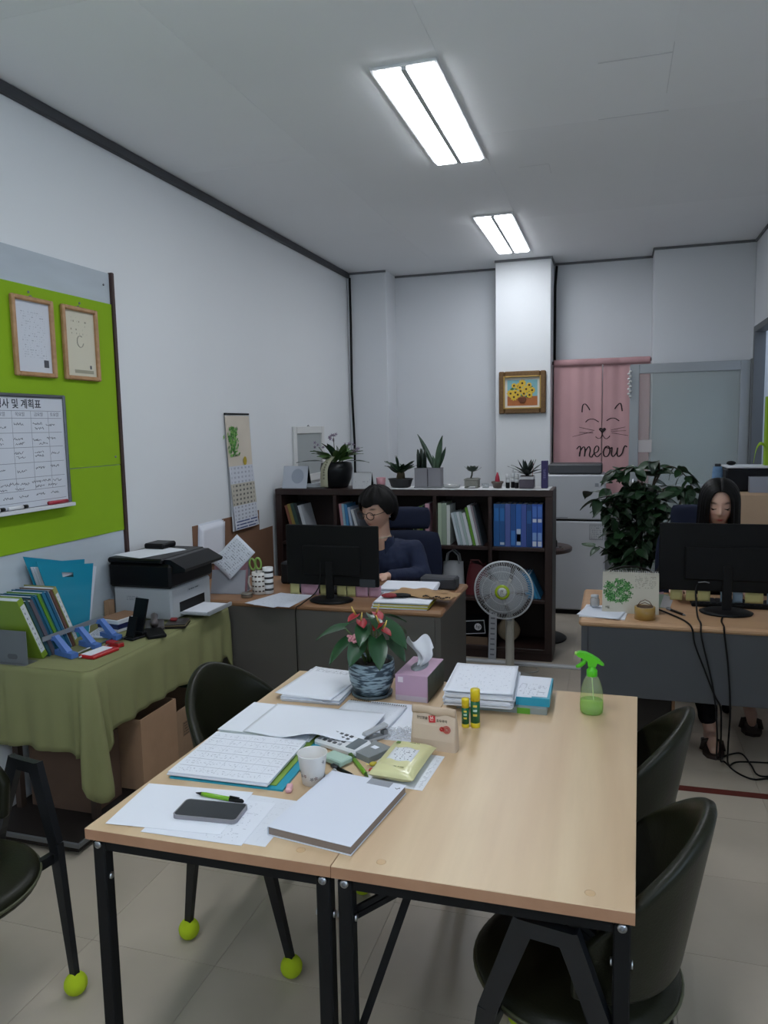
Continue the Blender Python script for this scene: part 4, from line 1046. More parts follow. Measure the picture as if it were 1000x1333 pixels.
# ------------------------------------------------------------------ wall calendar, brown sheet, loose papers on the left wall
t = thing('cardboard_sheet', 'brown cardboard sheet on the left wall with a notch', 'cardboard', (XW, 0, 0))
bs = mat('7d5b45', .85, var=.08, vs=10)
P = [(4.04, .52), (5.165, .52), (5.165, .915), (4.945, .913), (4.945, 1.06), (4.04, 1.06)]
MB().prism(P, .0008, .0058, M=ON_LEFT(0, 0, 0)).build('sheet', bs, t)
MB().span((.006, 4.56, .60), (.010, 4.566, .86)).build('seam', mat('5b4234', .8), t)
t = thing('wall_calendar', 'long three-month wall calendar with a green leaf picture', 'calendar', (XW + .007, 4.66, 0))
MB().span((0, -.178, 1.745), (.012, .165, 1.757), bev=.002).build('hanging_bar', BLACK, t)
def sway(z): return .004 + .03 * max(0, 1.75 - z) * .35
def cpage(z0, z1, off, m, nm, lab=None, w=.172):
    sh = (1.75 - (z0 + z1) / 2) * .078
    o = MB().add([(sway(z0) + off, -w + sh, z0), (sway(z0) + off, w + sh, z0), (sway(z1) + off, w + sh - .02, z1), (sway(z1) + off, -w + sh - .02, z1)], [(0, 1, 2, 3)]).build(nm, m, t, solid=.0012, label=lab)
    return o
cpage(.96, 1.745, 0, mat('ced2d8', .8), 'backing_sheet', w=.170)
cpage(1.38, 1.74, .003, mat('d0c6b6', .8, var=.1, vs=5), 'picture_page', 'beige page with a bunch of green leaves')
cpage(1.275, 1.40, .005, printed('ccd0d9', '9ba0ad', 4, 7, (1, 2), 'grid', .45), 'month_page')
cpage(1.125, 1.28, .008, printed('bdb8aa', '5d5c5b', 5, 7, (1, 2), 'grid', .38), 'month_page')
cpage(1.025, 1.13, .010, printed('ced2db', '8b8f9a', 4, 7, (1, 2), 'grid', .45), 'month_page')
cpage(.965, 1.03, .012, printed('ced2db', '3a4a7a', 3, 6, (1, 2), dens=.42), 'printed_foot')
random.seed(2); lv = MB()
for k in range(120):
    y = -.085 + random.gauss(0, .034); z = 1.565 + random.uniform(-.095, .095); a = random.uniform(0, 6.28); r = random.uniform(.012, .022)
    x = sway(z) + .0062 + .00002 * k
    lv.add([(x, y + r * math.cos(a), z + r * math.sin(a)), (x, y + r * .5 * math.cos(a + 1.57), z + r * .5 * math.sin(a + 1.57)), (x, y - r * math.cos(a), z - r * math.sin(a)), (x, y - r * .5 * math.cos(a + 1.57), z - r * .5 * math.sin(a + 1.57))], [(0, 1, 2, 3)], k % 3)
tag(lv.build('printed_leaves', [mat('4f8a3c', .8), mat('39702c', .8), mat('7fae5c', .8)], t), kind='stuff')
MB().add([(sway(1.44) + .008, .07 + .026 * math.cos(a * PI / 8), 1.43 + .03 * math.sin(a * PI / 8)) for a in range(16)], [list(range(16))]).build('printed_lemon', mat('b09a2c', .8), t)
# papers standing against the brown sheet
t = thing('paper_sheet', 'white sheets taped to the brown cardboard behind the printer', 'paper', (XW + .0065, 4.25, .94), 0)
for k in range(3): MB().grid(lambda u, v: (.002 + .004 * k + .02 * (1 - v) ** 2 * .3, (u - .5) * .30 - .03 * (1 - v) + k * .012, (v - .5) * .25 - k * .01), 8, 8).build('sheet', PAPER if k else PAPER2, t, solid=.0006)

# ------------------------------------------------------------------ things on the green cloth
ZC2 = ZT + .0012
def steel(name): return mat('8f9296', .35, .8)
t = thing('bookend', 'grey metal bookend at the near end of the file row', 'bookend', (-2.375, 2.448, ZC2))
MB().span((-.075, -.0015, 0), (.075, .0015, .14), bev=.001).build('upright_plate', mat('7c7f82', .4, .5), t)
MB().span((-.075, -.02, 0), (.075, .055, .0012)).build('foot_plate', mat('7c7f82', .4, .5), t)
MB().prism(rrect(.05, .022, .01), -.0022, -.0017, M=Matrix(((1, 0, 0, 0), (0, 0, 1, 0), (0, 1, 0, .03), (0, 0, 0, 1)))).build('oval_mark', mat('54575a', .4), t)
FILES = [('7f9a2e', .030, .30, 'yellow-green file with white spine'), ('2e4f58', .016, .29, 'dark teal file'), ('5d5660', .018, .285, 'grey-mauve file'), ('1e5b78', .016, .30, 'deep blue file'),
         ('2a6b86', .012, .30, 'blue plastic file'), ('5f8f2c', .012, .305, 'bright green file'), ('3f7a52', .012, .30, 'sea green file'), ('2c6f8f', .016, .305, 'teal blue file'),
         ('235a7c', .014, .305, 'dark blue file'), ('a3aeb0', .010, .30, 'pale grey file'), ('6b4a42', .014, .305, 'brown red file'), ('9a9a5c', .022, .31, 'olive file with white lettered spine')]
y = 2.475; tilt = math.radians(24)
for k, (c, th, h, nm) in enumerate(FILES):
    t = thing('document_file', '%s, %s from the bookend in the row on the cloth' % (nm, ORD[k]), 'file', (-2.298 + .004 * (k % 3), y + h * 0 + .055 + .0, ZC2), 0, 'files in a row on the green cloth')
    # lean: top moves towards -Y
    t.rotation_euler = (tilt, 0, .003 * math.sin(k * 2))
    f = mat(c, .45)
    d_w = .166
    MB().span((.0, 0, .0), (.0018, th, h), bev=.0004).span((-d_w, 0, 0), (0, .0014, h)).span((-d_w, th - .0014, 0), (0, th, h)).build('cover', f, t)
    MB().span((-d_w + .004, .0018, .004), (-.001, th - .0018, h - .006)).build('pages', PAPER2, t)
    if k in (0, 11):
        MB().span((.0019, .003, .03), (.0024, th - .003, h - .03)).build('spine_label', printed('cfd3d6', '8a8f92', 9, 2, (1, 2), dens=.5, lo=.2, hi=.8), t)
    y += th / math.cos(tilt) + .0012
# blue book rack with three angled arms, grey bar
t = thing('book_rack', 'blue plastic book rack with three arms and grey bar', 'rack', (0, 0, ZC2))
bl = mat('4f74b8', .4)
A3 = [(-2.235, 2.575), (-2.225, 2.715), (-2.225, 2.86)]
for x, y in A3:
    a = MB().bar((x + .07, y - .01, .012), (x - .04, y + .02, .016), .034, .022)
    a.bar((x + .03, y, .018), (x - .035, y + .005, .085), .030, .024, w1=.024, h1=.018).bar((x - .028, y + .004, .078), (x - .055, y + .008, .076), .024, .018)
    a.build('arm', bl, t)
MB().bar((-2.285, 2.52, .086), (-2.275, 2.90, .086), .004, .020).build('bar', mat('8f9498', .4, .3), t)
for q in (0, .05): MB().cyl((-2.19 + q, 2.56, .008), (-2.185 + q, 2.90, .008), .004, n=8).build('rod', SILVER, t)
# red pencil tray
t = thing('pencil_case', 'red-edged flat case with white top by the blue rack', 'case', (-2.105, 2.645, ZC2), -.12)
MB().box((0, 0, .007), (.085, .15, .014), bev=.003).build('tray', mat('b01c22', .35), t)
MB().box((-.008, -.004, .0146), (.055, .125, .0015)).build('white_card', PAPER, t)
t = thing('stamp_box', 'small red box at the back of the red case', 'box', (-2.115, 2.765, ZC2), -.3)
MB().box((0, 0, .010), (.09, .035, .020), bev=.003).build('box', mat('a3181e', .4), t)
MB().box((.03, 0, .0205), (.028, .030, .002)).build('lid', mat('6e4a38', .6), t)
# teal plastic carry folder
t = thing('carry_folder', 'tall teal plastic folder with handle hole holding white sheets', 'folder', (-2.44, 3.0, ZC2), 0)
tl = mat('1f8ba8', .3, coat=.3)
def flare(m_):
    m_.v = [(x, -.1575 - .0425 * z / .33 + (y + .1575) * (1 + 1.39 * z / .33), z) for x, y, z in m_.v]
    m_.v = [(x, y, z * (1 + .75 * max(0, -.08 - y))) for x, y, z in m_.v]; return m_
def panel(x, y0, y1, h, th):
    hy, hz = (y0 + y1) / 2, h - .045
    m_ = MB(); w2, h2 = .017, .010
    for a, b in (((x, y0, 0), (x + th, hy - w2, h)), ((x, hy + w2, 0), (x + th, y1, h)), ((x, hy - w2, 0), (x + th, hy + w2, hz - h2)), ((x, hy - w2, hz + h2), (x + th, hy + w2, h))): m_.span(a, b)
    return flare(m_)
panel(.062, -.235, -.08, .325, .002).build('front_panel', tl, t)
panel(.002, -.235, -.075, .340, .002).build('back_panel', tl, t)
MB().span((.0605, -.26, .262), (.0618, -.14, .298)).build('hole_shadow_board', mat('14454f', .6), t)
MB().span((.0025, -.23, 0), (.0615, -.085, .002)).build('bottom_gusset', tl, t)
for k in range(7):
    flare(MB().span((.010 + k * .007, -.23, .003), (.0135 + k * .007, -.063 + .002 * math.sin(k * 2), .300 + .004 * math.cos(k * 3)))).build('sheet', PAPER if k % 2 else PAPER2, t)
# box of print paper and printed leaflets behind the phone stand
tag(MB().span((-.03, -.11, 0), (.03, .11, .10), bev=.001).build('cardboard_strip', CARD, None, (-2.40, 3.215, ZC2)), 'brown cardboard strip propped behind the white and navy pack', 'cardboard')
bpy.data.objects['cardboard_strip'].location = (-2.44, 3.02 + .145, ZC2); bpy.data.objects['cardboard_strip'].scale = (.5, .2, 1)
t = thing('paper_pack', 'white and navy pack of print paper under the board scraps', 'paper pack', (-2.285, 3.045, ZC2), -.15)
MB().box((0, 0, .03), (.13, .17, .058), bev=.002).build('pack', mat('d0d4da', .5), t)
MB().box((0, -.0005, .028), (.1308, .1705, .024)).build('navy_band', mat('1b2350', .45), t)
MB().box((0, 0, .0605), (.11, .16, .003)).build('card_lid', mat('8a6a52', .8), t)
tag(MB().box((0, 0, .004), (.11, .15, .008), bev=.001).build('leaflet_stack', printed('ced2da', '54586a', 9, 8, dens=.5), None, (-2.235, 2.905, ZC2), .25), 'stack of printed leaflets in front of the navy pack', 'leaflets')
bpy.data.objects['leaflet_stack'].location = (-2.30, 2.925, ZC2)
# black tablet stand
t = thing('phone_stand', 'black folding stand with dark phone on the green cloth', 'stand', (-2.105, 2.90, ZC2), 1.35)
MB().box((.01, 0, .006), (.12, .075, .010), bev=.003).build('base', BLACKM, t)
MB().bar((-.03, 0, .012), (-.002, 0, .10), .05, .008, up=(1, 0, -.3)).build('strut', BLACKM, t)
MB().bar((.012, 0, .03), (.055, 0, .175), .078, .008, up=(1, 0, -.3)).build('plate', BLACK, t)
MB().box((.025, 0, .02), (.03, .07, .012), bev=.002).build('lip', BLACKM, t)
tag(MB().box((0, 0, .009), (.085, .15, .017), bev=.004).build('card_holder', BLACKM, None, (-2.045, 2.965, ZC2), .75), 'flat black holder lying beside the phone stand', 'holder')
t = thing('desk_phone_set', 'greyish handset lying on its cradle by the printer', 'handset', (-2.125, 3.085, ZC2), .6)
MB().box((0, 0, .010), (.09, .16, .020), bev=.006).build('cradle', mat('4a4445', .4), t)
MB().tube([(0, -.085, .034), (0, -.06, .044), (0, .05, .044), (0, .085, .034)], [.018, .015, .015, .018], 12).build('handset', mat('5b5354', .4), t)
t = thing('stamp_pad', 'dark stamp pad tin with a red lump on top', 'stamp pad', (-2.03, 3.135, ZC2), .35)
MB().box((0, 0, .007), (.10, .12, .014), bev=.003).build('tin', mat('221d1d', .4), t)
MB().box((0, 0, .0185), (.098, .118, .009), bev=.003).build('lid', mat('35302e', .4), t)
MB().box((0, 0, .0142), (.101, .121, .002)).build('rim', mat('a08f6a', .4, .5), t)
MB().box((-.02, .01, .030), (.035, .03, .014), bev=.005).build('red_stamp', mat('7d1b20', .5), t)
# printer
t = thing('printer', 'white and black multifunction printer at the left wall', 'printer', (-2.255, 3.395, ZC2))
pw = mat('a9adb2', .45); pb_ = mat('0b0c0f', .4)
MB().span((-.17, -.21, .004), (.165, .17, .168), bev=.010).build('body', pw, t)
MB().span((-.185, -.225, .169), (.175, .185, .290), bev=.012).build('scanner_unit', pb_, t)
MB().span((-.186, -.226, .2905), (.13, .186, .318), bev=.008).build('scanner_lid', pb_, t)
MB().prism([(.131, .235), (.245, .255), (.250, .270), (.165, .314), (.131, .314)], -.205, .165, M=Matrix(((1, 0, 0, 0), (0, 0, 1, 0), (0, 1, 0, 0), (0, 0, 0, 1)))).build('control_panel', mat('101115', .35), t)
MB().span((.1655, -.14, .035), (.1665, .10, .085)).build('paper_slot', BLACK, t)
MB().box((.245, -.02, .028), (.17, .235, .012), bev=.003).box((.325, -.02, .036), (.010, .235, .012)).build('output_tray', mat('9da1a6', .45), t)
MB().box((.24, -.02, .0355), (.14, .20, .002)).build('paper_in_tray', PAPER, t)
MB().span((-.10, -.2115, .10), (-.02, -.2105, .125)).build('printed_label', printed('a9adb2', '80848a', 3, 5, (0, 2), dens=.45), t)
MB().span((.1655, -.06, .125), (.1662, .06, .14)).build('name_print', printed('a9adb2', '5d6066', 1, 6, (1, 2), dens=.45), t)
MB().box((-.09, .10, .335), (.12, .13, .030), bev=.008).build('paper_feeder', pb_, t)
for q in range(2): flat('paper_sheet', ('white sheets lying on the printer lid', 'second white sheet under the top one on the printer lid')[q], 'paper', -2.315 + .01 * q, 3.35 - .004 * q, ZC2 + .3195 - .0007 * q + .0003, .21, .297, -.25 - .06 * q, PAPER)

# ------------------------------------------------------------------ left desk
DZ = .7206
t = thing('letter_organizer', 'grey and pink letter holder stuffed with papers behind the printer', 'letter holder', (-2.10, 3.80, DZ), .15)
og = mat('8a8c93', .5)
for k, (h, c) in enumerate(((.13, '9a9ca3'), (.17, 'a87e86'), (.20, '8a8c93'))):
    MB().bar((0, -.05 + k * .045, 0), (0, -.03 + k * .045 + .02, h), .20, .003, up=(0, 1, 0)).build('divider', mat(c, .5), t)
MB().span((-.10, -.055, 0), (.10, .075, .004)).build('base', og, t)
o = tag(MB().grid(lambda u, v: ((u - .5) * .15, .012 * math.sin(u * 3 + v), (v - .5) * .21), 8, 10).build('paper_sheet', printed('ced2db', '8d919b', 16, 10, (0, 2), dens=.52), None, (-2.06, 3.775, .93), 0, solid=.0006), 'white printed sheet leaning out of the letter holder', 'paper')
o.rotation_euler = (-.25, .75, .1)
flat('paper_sheet', 'white sheet with a second one on the left desk by the cables', 'paper', -1.745, 3.67, DZ + .0008, .21, .29, -.30, printed('c9ced8', 'aab0bc', 24, 10, dens=.6))
flat('paper_sheet', 'lower white sheet on the left desk under the other', 'paper', -1.71, 3.68, DZ, .21, .297, -.05, PAPER2)
def mug(label, x, y, r, h, m, hand=None, extra=None):
    t = thing('mug', label, 'mug', (x, y, DZ), 0)
    MB().lathe([(r * .9, 0), (r, .004), (r, h), (r * .93, h), (r * .9, .008), (.0005, .008)], n=24).build('cup_wall', m, t)
    if hand: MB().tube([(-r * .9, 0, h * .8), (-r * 1.5, 0, h * .75), (-r * 1.65, 0, h * .5), (-r * 1.4, 0, h * .28), (-r * .9, 0, h * .22)], .005, 8).build('handle', m, t)
    return t
mg = mug('white mug with dark blocks of print holding scissors', -1.915, 3.80, .042, .125, mat('cfccc6', .4), True)
pr_ = MB()
for k in range(4):
    for q in range(5): pr_.box((.0425 * math.cos(-2.6 + q * .5), .0425 * math.sin(-2.6 + q * .5), .02 + k * .028), (.0008, .014, .008), M=Matrix(), rz=-2.6 + q * .5)
pr_.build('printed_blocks', mat('4a3830', .6), mg)
m2 = mug('white tumbler with dark rings beside the mug', -1.868, 3.815, .030, .15, mat('cfd0d0', .4))
for k in range(4): MB().lathe([(.0304, .02 + k * .033), (.0304, .032 + k * .033)], n=24).build('dark_ring', mat('2b2a2c', .5), m2)
mug('clear grey plastic tumbler before the black box', -1.735, 3.93, .036, .12, mat('6f7378', .3))
t = thing('scissors', 'scissors with light green handle loops in the mug', 'scissors', (-1.915, 3.80, DZ + .006))
t.rotation_euler = (0, -.12, .2)
MB().bar((0, 0, .01), (0, 0, .13), .012, .003, w1=.016).build('blade', SILVER, t)
for s in (-1, 1): MB().tube([(s * .017 + .016 * math.cos(a * PI / 8), 0, .165 + .032 * math.sin(a * PI / 8)) for a in range(16)], .006, 8, closed=True).build('handle_loop', mat('7c9a4a', .4), t)
t = thing('hand_cream_tin', 'small round tin on its side by the mug', 'tin', (-1.945, 3.70, DZ))
MB().lathe([(.030, 0), (.032, .002), (.032, .022), (.030, .024), (.0005, .024)], n=24).build('tin', mat('8a8378', .35, .5), t)
MB().lathe([(.0325, .014), (.0325, .020)], n=24).build('rim', mat('4b4640', .4), t)
tag(MB().box((0, 0, .065), (.22, .10, .13), bev=.010).build('black_case', mat('1c1d20', .6), None, (-1.80, 4.12, DZ), .05), 'black box standing behind the mugs on the left desk', 'case')
def monitor(x, y, w, h, zb, label, post, rz=0):
    t = thing('monitor', label, 'monitor', (x, y, DZ), rz)
    bk = mat('07080a', .55)
    MB().box((0, 0, zb + h / 2), (w, .018, h), bev=.004).build('back_shell', bk, t)
    MB().box((0, -.0165, zb + h * .42), (w * .62, .014, h * .5), bev=.006).build('rear_bulge', bk, t)
    MB().box((0, .0098, zb + h / 2 + .006), (w - .02, .001, h - .035)).build('screen', mat('0a0c10', .1), t)
    MB().box((post, -.018, (zb + .12) / 2 + .01), (.042, .022, zb + .12), bev=.004).build('post', BLACKM, t)
    MB().lathe([(.0, 0), (.118, .0), (.122, .006), (.10, .014), (.03, .02), (.0005, .02)], (post, .0, .0005), 32, M=Matrix.Diagonal((1, .82, 1, 1))).build('base', BLACK, t)
    return t
m1 = monitor(-1.44, 3.72, .525, .325, .085, 'black monitor seen from behind on the left desk', -.01)
MB().box((.20, -.0095, .105), (.085, .001, .042)).build('rating_label', mat('2e3238', .6), m1)
m2 = monitor(.525, 3.885, .62, .33, .105, 'black monitor seen from behind on the right desk', .0)
m2m = MB().tube([(-.13, -.024, .15), (-.10, -.03, .155), (-.08, -.026, .15)], .003, 6).build('cable_clip', GREYP, m2)
# sticky notes under the monitor edge
NOTE = {'y': mat('b8b078', .8), 'p': mat('b98fa0', .8), 'b': mat('7f93a3', .8), 'w': mat('c9ccd2', .8)}
def note(cx, y, z, w, h, c, label, grp):
    o = MB().grid(lambda u, v: ((u - .5) * w, -.004 * math.sin(PI * v * .8), (v - .5) * h), 5, 5).build('sticky_note', NOTE[c], None, (cx, y, z), 0, solid=.0006)
    return tag(o, label, 'sticky note', grp)
for k, (x0, x1, c) in enumerate(((-1.70, -1.645, 'y'), (-1.635, -1.53, 'p'), (-1.522, -1.47, 'y'), (-1.425, -1.372, 'y'), (-1.368, -1.32, 'y'), (-1.318, -1.25, 'p'), (-1.246, -1.175, 'p'))):
    note((x0 + x1) / 2, 3.745, .775, x1 - x0, .068, c, '%s sticky note, %s from the left under the left monitor' % ({'y': 'yellow', 'p': 'pink'}[c], ORD[k]), 'notes under the left monitor')
for k, (x0, x1, c) in enumerate(((.272, .328, 'y'), (.345, .392, 'y'), (.398, .455, 'y'), (.50, .535, 'b'), (.555, .60, 'b'), (.61, .69, 'y'), (.705, .76, 'b'))):
    note((x0 + x1) / 2, 3.905, .795, x1 - x0, .052, c, '%s sticky note, %s from the left under the right monitor' % ({'y': 'yellow', 'b': 'bluish'}[c], ORD[k]), 'notes under the right monitor')
def keyboard(x, y, label, rz=0):
    t = thing('keyboard', label, 'keyboard', (x, y, DZ), rz)
    MB().box((0, 0, .009), (.44, .13, .018), bev=.004).build('case', BLACKM, t)
    kb = MB()
    for i in range(15):
        for j in range(5): kb.box((-.20 + i * .0285, -.048 + j * .024, .0205), (.023, .019, .005), bev=.002)
    tag(kb.build('key_block', mat('202226', .5), t), kind='stuff')
keyboard(-1.50, 3.93, 'black keyboard in front of the seated person at the left desk')
keyboard(.60, 4.055, 'black keyboard under the right monitor')
def mouse(x, y, label):
    t = thing('mouse', label, 'mouse', (x, y, DZ), .1)
    MB().sph((0, 0, .004), (.03, .052, .032), 16, 10).build('shell', BLACKM, t)
    MB().box((0, -.03, .034), (.006, .02, .006), bev=.002).build('wheel', GREYP, t)
# pile at the desk's right end
random.seed(31)
t = stack('paper_pile', 'mixed pile of papers and yellow-edged folders at the desk corner', 'papers', -1.04, 3.72, DZ, .29, .21, .06, 6, .006, .008, None)
for i, c in ((1, 'b9b03c'), (3, 'c9b83a'), (4, '8f939c')): 
    o = [k for k in t.children if k.name.startswith('sheet')][i]; o.data.materials[0] = mat(c, .6)
stack('paper_pile', 'white papers piled behind the tan bag on the left desk', 'papers', -1.085, 3.975, DZ, .30, .22, .1, 9, .0055, .012, None)
t = thing('tan_bag', 'flat tan paper bag with dark print over the pile', 'bag', (-.955, 3.80, DZ + .037), -.15)
tan = mat('a3825c', .8, var=.08, vs=12)
MB().grid(lambda u, v: ((u - .5) * .36, (v - .5) * .17, .006 + .022 * (math.sin(PI * u) ** .6) * math.sin(PI * v) ** .5 + .004 * math.sin(u * 19 + v * 7)), 30, 16).grid(lambda u, v: ((u - .5) * .36, (v - .5) * .17, .004 - .003 * math.sin(PI * u) * math.sin(PI * v)), 30, 16).build('bag_body', tan, t)
zz_ = MB()
for k in range(16): zz_.box((.03 + k * .0095, -.081 + .003 * (k % 2), .0135 + .004 * math.sin(k)), (.005, .012, .005))
tag(zz_.build('dark_fringe', mat('2a211d', .8), t), kind='stuff')
MB().grid(lambda u, v: (.06 + u * .09, -.02 + v * .014, .0315 + .001 * math.sin(u * 4)), 6, 3).build('printed_word', printed('a3825c', '3a2c22', 1, 5, dens=.42, lo=0, hi=1, vlo=0, vhi=1), t, solid=.0004)
t = thing('red_pouch', 'small red and black pouch on the paper pile', 'pouch', (-1.115, 3.70, DZ + .037), .2)
MB().sph((0, 0, .012), (.045, .03, .012), 16, 8).build('pouch', mat('7d1a22', .6), t)
MB().sph((.055, .01, .011), (.06, .028, .011), 16, 8).build('black_strap', BLACKM, t)
tag(MB().box((0, 0, .035), (.21, .10, .07), bev=.010).build('desk_box', mat('303237', .6), None, (-.95, 4.15, DZ), -.05), 'dark grey box at the back corner of the left desk', 'box')

# ------------------------------------------------------------------ right desk
t = thing('desk_calendar', 'spiral desk calendar with clover picture on the right desk', 'calendar', (.083, 3.785, DZ))
cm = mat('bdb8aa', .8)
MB().bar((0, -.012, 0), (0, .03, .195), .262, .0015, up=(0, 1, 0)).build('front_page', printed('bdb8aa', '8a867a', 26, 10, (0, 2), dens=.5, lo=.58, hi=.95, vlo=.62, vhi=.92), t)
MB().bar((0, .095, 0), (0, .034, .195), .262, .0015, up=(0, 1, 0)).build('back_board', cm, t)
MB().span((-.131, -.012, 0), (.131, .096, .0012)).build('foot_board', cm, t)
random.seed(6); cv = MB()
for k in range(170):
    a = random.uniform(0, 6.28); r = .066 * math.sqrt(random.random()); cx, cz = -.058 + r * math.cos(a), .105 + r * .85 * math.sin(a); yb = -.012 + .042 * cz / .195 - .0016 - .00001 * k
    for q in range(3):
        b = a + q * 2.1; rr = random.uniform(.007, .011)
        cv.add([(cx, yb, cz), (cx + rr * math.cos(b - .45), yb, cz + rr * math.sin(b - .45)), (cx + rr * 1.15 * math.cos(b), yb, cz + rr * 1.15 * math.sin(b)), (cx + rr * math.cos(b + .45), yb, cz + rr * math.sin(b + .45))], [(0, 1, 2, 3)], (k + q) % 3)
tag(cv.build('printed_clover', [mat('4f8a4a', .8), mat('6fa864', .8), mat('39703a', .8)], t), kind='stuff')
wr = MB()
for k in range(30): wr.tube([(-.125 + k * .0086, .032 + .010 * math.cos(a * PI / 5), .194 + .010 * math.sin(a * PI / 5)) for a in range(10)], .0011, 4, closed=True)
tag(wr.build('wire_binding', mat('d0cfca', .4), t), kind='stuff')
text_mesh('9월', .016, mat('6b6a62', .8), t, ON_FRONT(-.118, -.0088, .026))
t = thing('tape_roll', 'roll of yellow-brown packing tape before the desk calendar', 'tape', (.147, 3.69, DZ))
TAPE = mat('9c7a3a', .3, coat=.5)
MB().lathe([(.038, 0), (.047, 0), (.047, .058), (.038, .058), (.038, 0)], n=32).build('tape', TAPE, t)
MB().lathe([(.0355, .0005), (.0378, .0005), (.0378, .0575), (.0355, .0575), (.0355, .0005)], n=32).build('core', mat('5b4636', .8), t)
t = thing('wire_trinket', 'small wire loop standing on the tape roll', 'trinket', (.147, 3.69, DZ + .059))
MB().tube([(-.034, 0, .002), (-.02, .004, .022), (.0, .0, .032), (.02, -.004, .024), (.034, 0, .002)], .0018, 6).tube([(-.036, .008, .002), (0, .012, .016), (.036, .008, .002)], .0018, 6).build('wire', mat('6b4a3a', .4, .5), t)
flat('paper_sheet', 'white papers at the left end of the right desk', 'paper', -.035, 3.775, DZ, .21, .25, -.1, PAPER, t=.004)
flat('paper_sheet', 'folded white sheet on top of the papers, right desk', 'paper', -.045, 3.75, DZ + .0042, .20, .21, -.22, PAPER2, curl=.012)
t = thing('small_jar', 'small clear jar on the papers beside the desk calendar', 'jar', (-.085, 3.845, DZ + .0125), 0)
MB().lathe([(.02, 0), (.023, .003), (.023, .035), (.018, .042), (.018, .046)], n=20).build('glass_wall', glass('d5d9dc', .06, .6), t)
MB().lathe([(.0195, .0465), (.0195, .056), (.0005, .057)], n=20).build('lid', mat('b8bbbf', .4), t)
t = thing('desk_fan', 'round black mesh guard of a small fan behind the desk calendar', 'fan', (.092, 4.15, DZ))
MB().tube([(.135 * math.cos(a * PI / 20), 0, .086 + .078 * math.sin(a * PI / 20)) for a in range(40)], .005, 8, closed=True).build('guard_rim', BLACK, t)
g = MB()
for k in range(28): a = k * PI / 14; g.tube([(.02 * math.cos(a), 0, .086 + .012 * math.sin(a)), (.134 * math.cos(a), 0, .086 + .077 * math.sin(a))], .0011, 4)
for r in (.35, .6, .85): g.tube([(.135 * r * math.cos(a * PI / 20), 0, .086 + .078 * r * math.sin(a * PI / 20)) for a in range(40)], .001, 4, closed=True)
tag(g.build('guard_wires', GREYP, t), kind='stuff')
MB().box((0, .03, .006), (.14, .09, .012), bev=.004).build('base', BLACKM, t)
t = thing('tissue_pack', 'bundle of white and pink paper slips beside the right monitor', 'slips', (.245, 3.93, DZ), .3)
for k, c in enumerate(('c9ccd2', 'c49aa6', '9fb6a5', 'c9ccd2')): MB().bar((-.03 + k * .012, .0, 0), (-.045 + k * .022, .02 - k * .01, .085 - k * .008), .05, .002, up=(0, 1, 0)).build('slip', mat(c, .8), t)
t = pen('ballpoint_pen', 'dark pen lying before the slips on the right desk', (.335, 3.77), (.255, 3.90), DZ, .006, BLACK, GREYP)
def cable(label, pts, r=.0042, nm='cable'):
    o = MB().tube(smooth_line([Vector(p) for p in pts], 6), r, 6).build(nm, BLACK); return tag(o, label, 'cable')
def smooth_line3(p): return smooth_line(p)
cable('black cable falling over the right desk from beside the slips', [(.22, 3.86, .727), (.30, 3.72, .726), (.335, 3.605, .728), (.350, 3.588, .70), (.362, 3.590, .634), (.405, 3.590, .52), (.45, 3.588, .405), (.478, 3.60, .345), (.49, 3.65, .2), (.50, 3.72, .05), (.53, 3.80, .006), (.566, 3.70, .006), (.63, 3.64, .006), (.72, 3.67, .006), (.9, 3.66, .006)])
cable('thick black cable hanging from the right monitor to the floor', [(.395, 3.868, .86), (.383, 3.84, .83), (.384, 3.75, .735), (.387, 3.63, .727), (.384, 3.588, .70), (.395, 3.590, .64), (.43, 3.590, .497), (.455, 3.588, .354), (.47, 3.62, .2), (.49, 3.75, .04), (.55, 3.88, .006), (.62, 3.92, .006), (.645, 3.80, .006), (.66, 3.69, .006), (.74, 3.69, .006), (.95, 3.69, .006)])
cable('thin black cable falling straight below the right monitor base', [(.50, 3.80, .724), (.483, 3.70, .724), (.480, 3.60, .727), (.482, 3.588, .70), (.503, 3.590, .537), (.517, 3.590, .342), (.52, 3.64, .15), (.54, 3.74, .02), (.6, 3.82, .006), (.8, 3.85, .006)])
cable('thin black cable across the left desk before its monitor', [(-1.50, 3.70, .95), (-1.50, 3.66, .80), (-1.57, 3.60, .726), (-1.60, 3.586, .70), (-1.605, 3.59, .60), (-1.60, 3.588, .30), (-1.58, 3.585, .006)], .003)
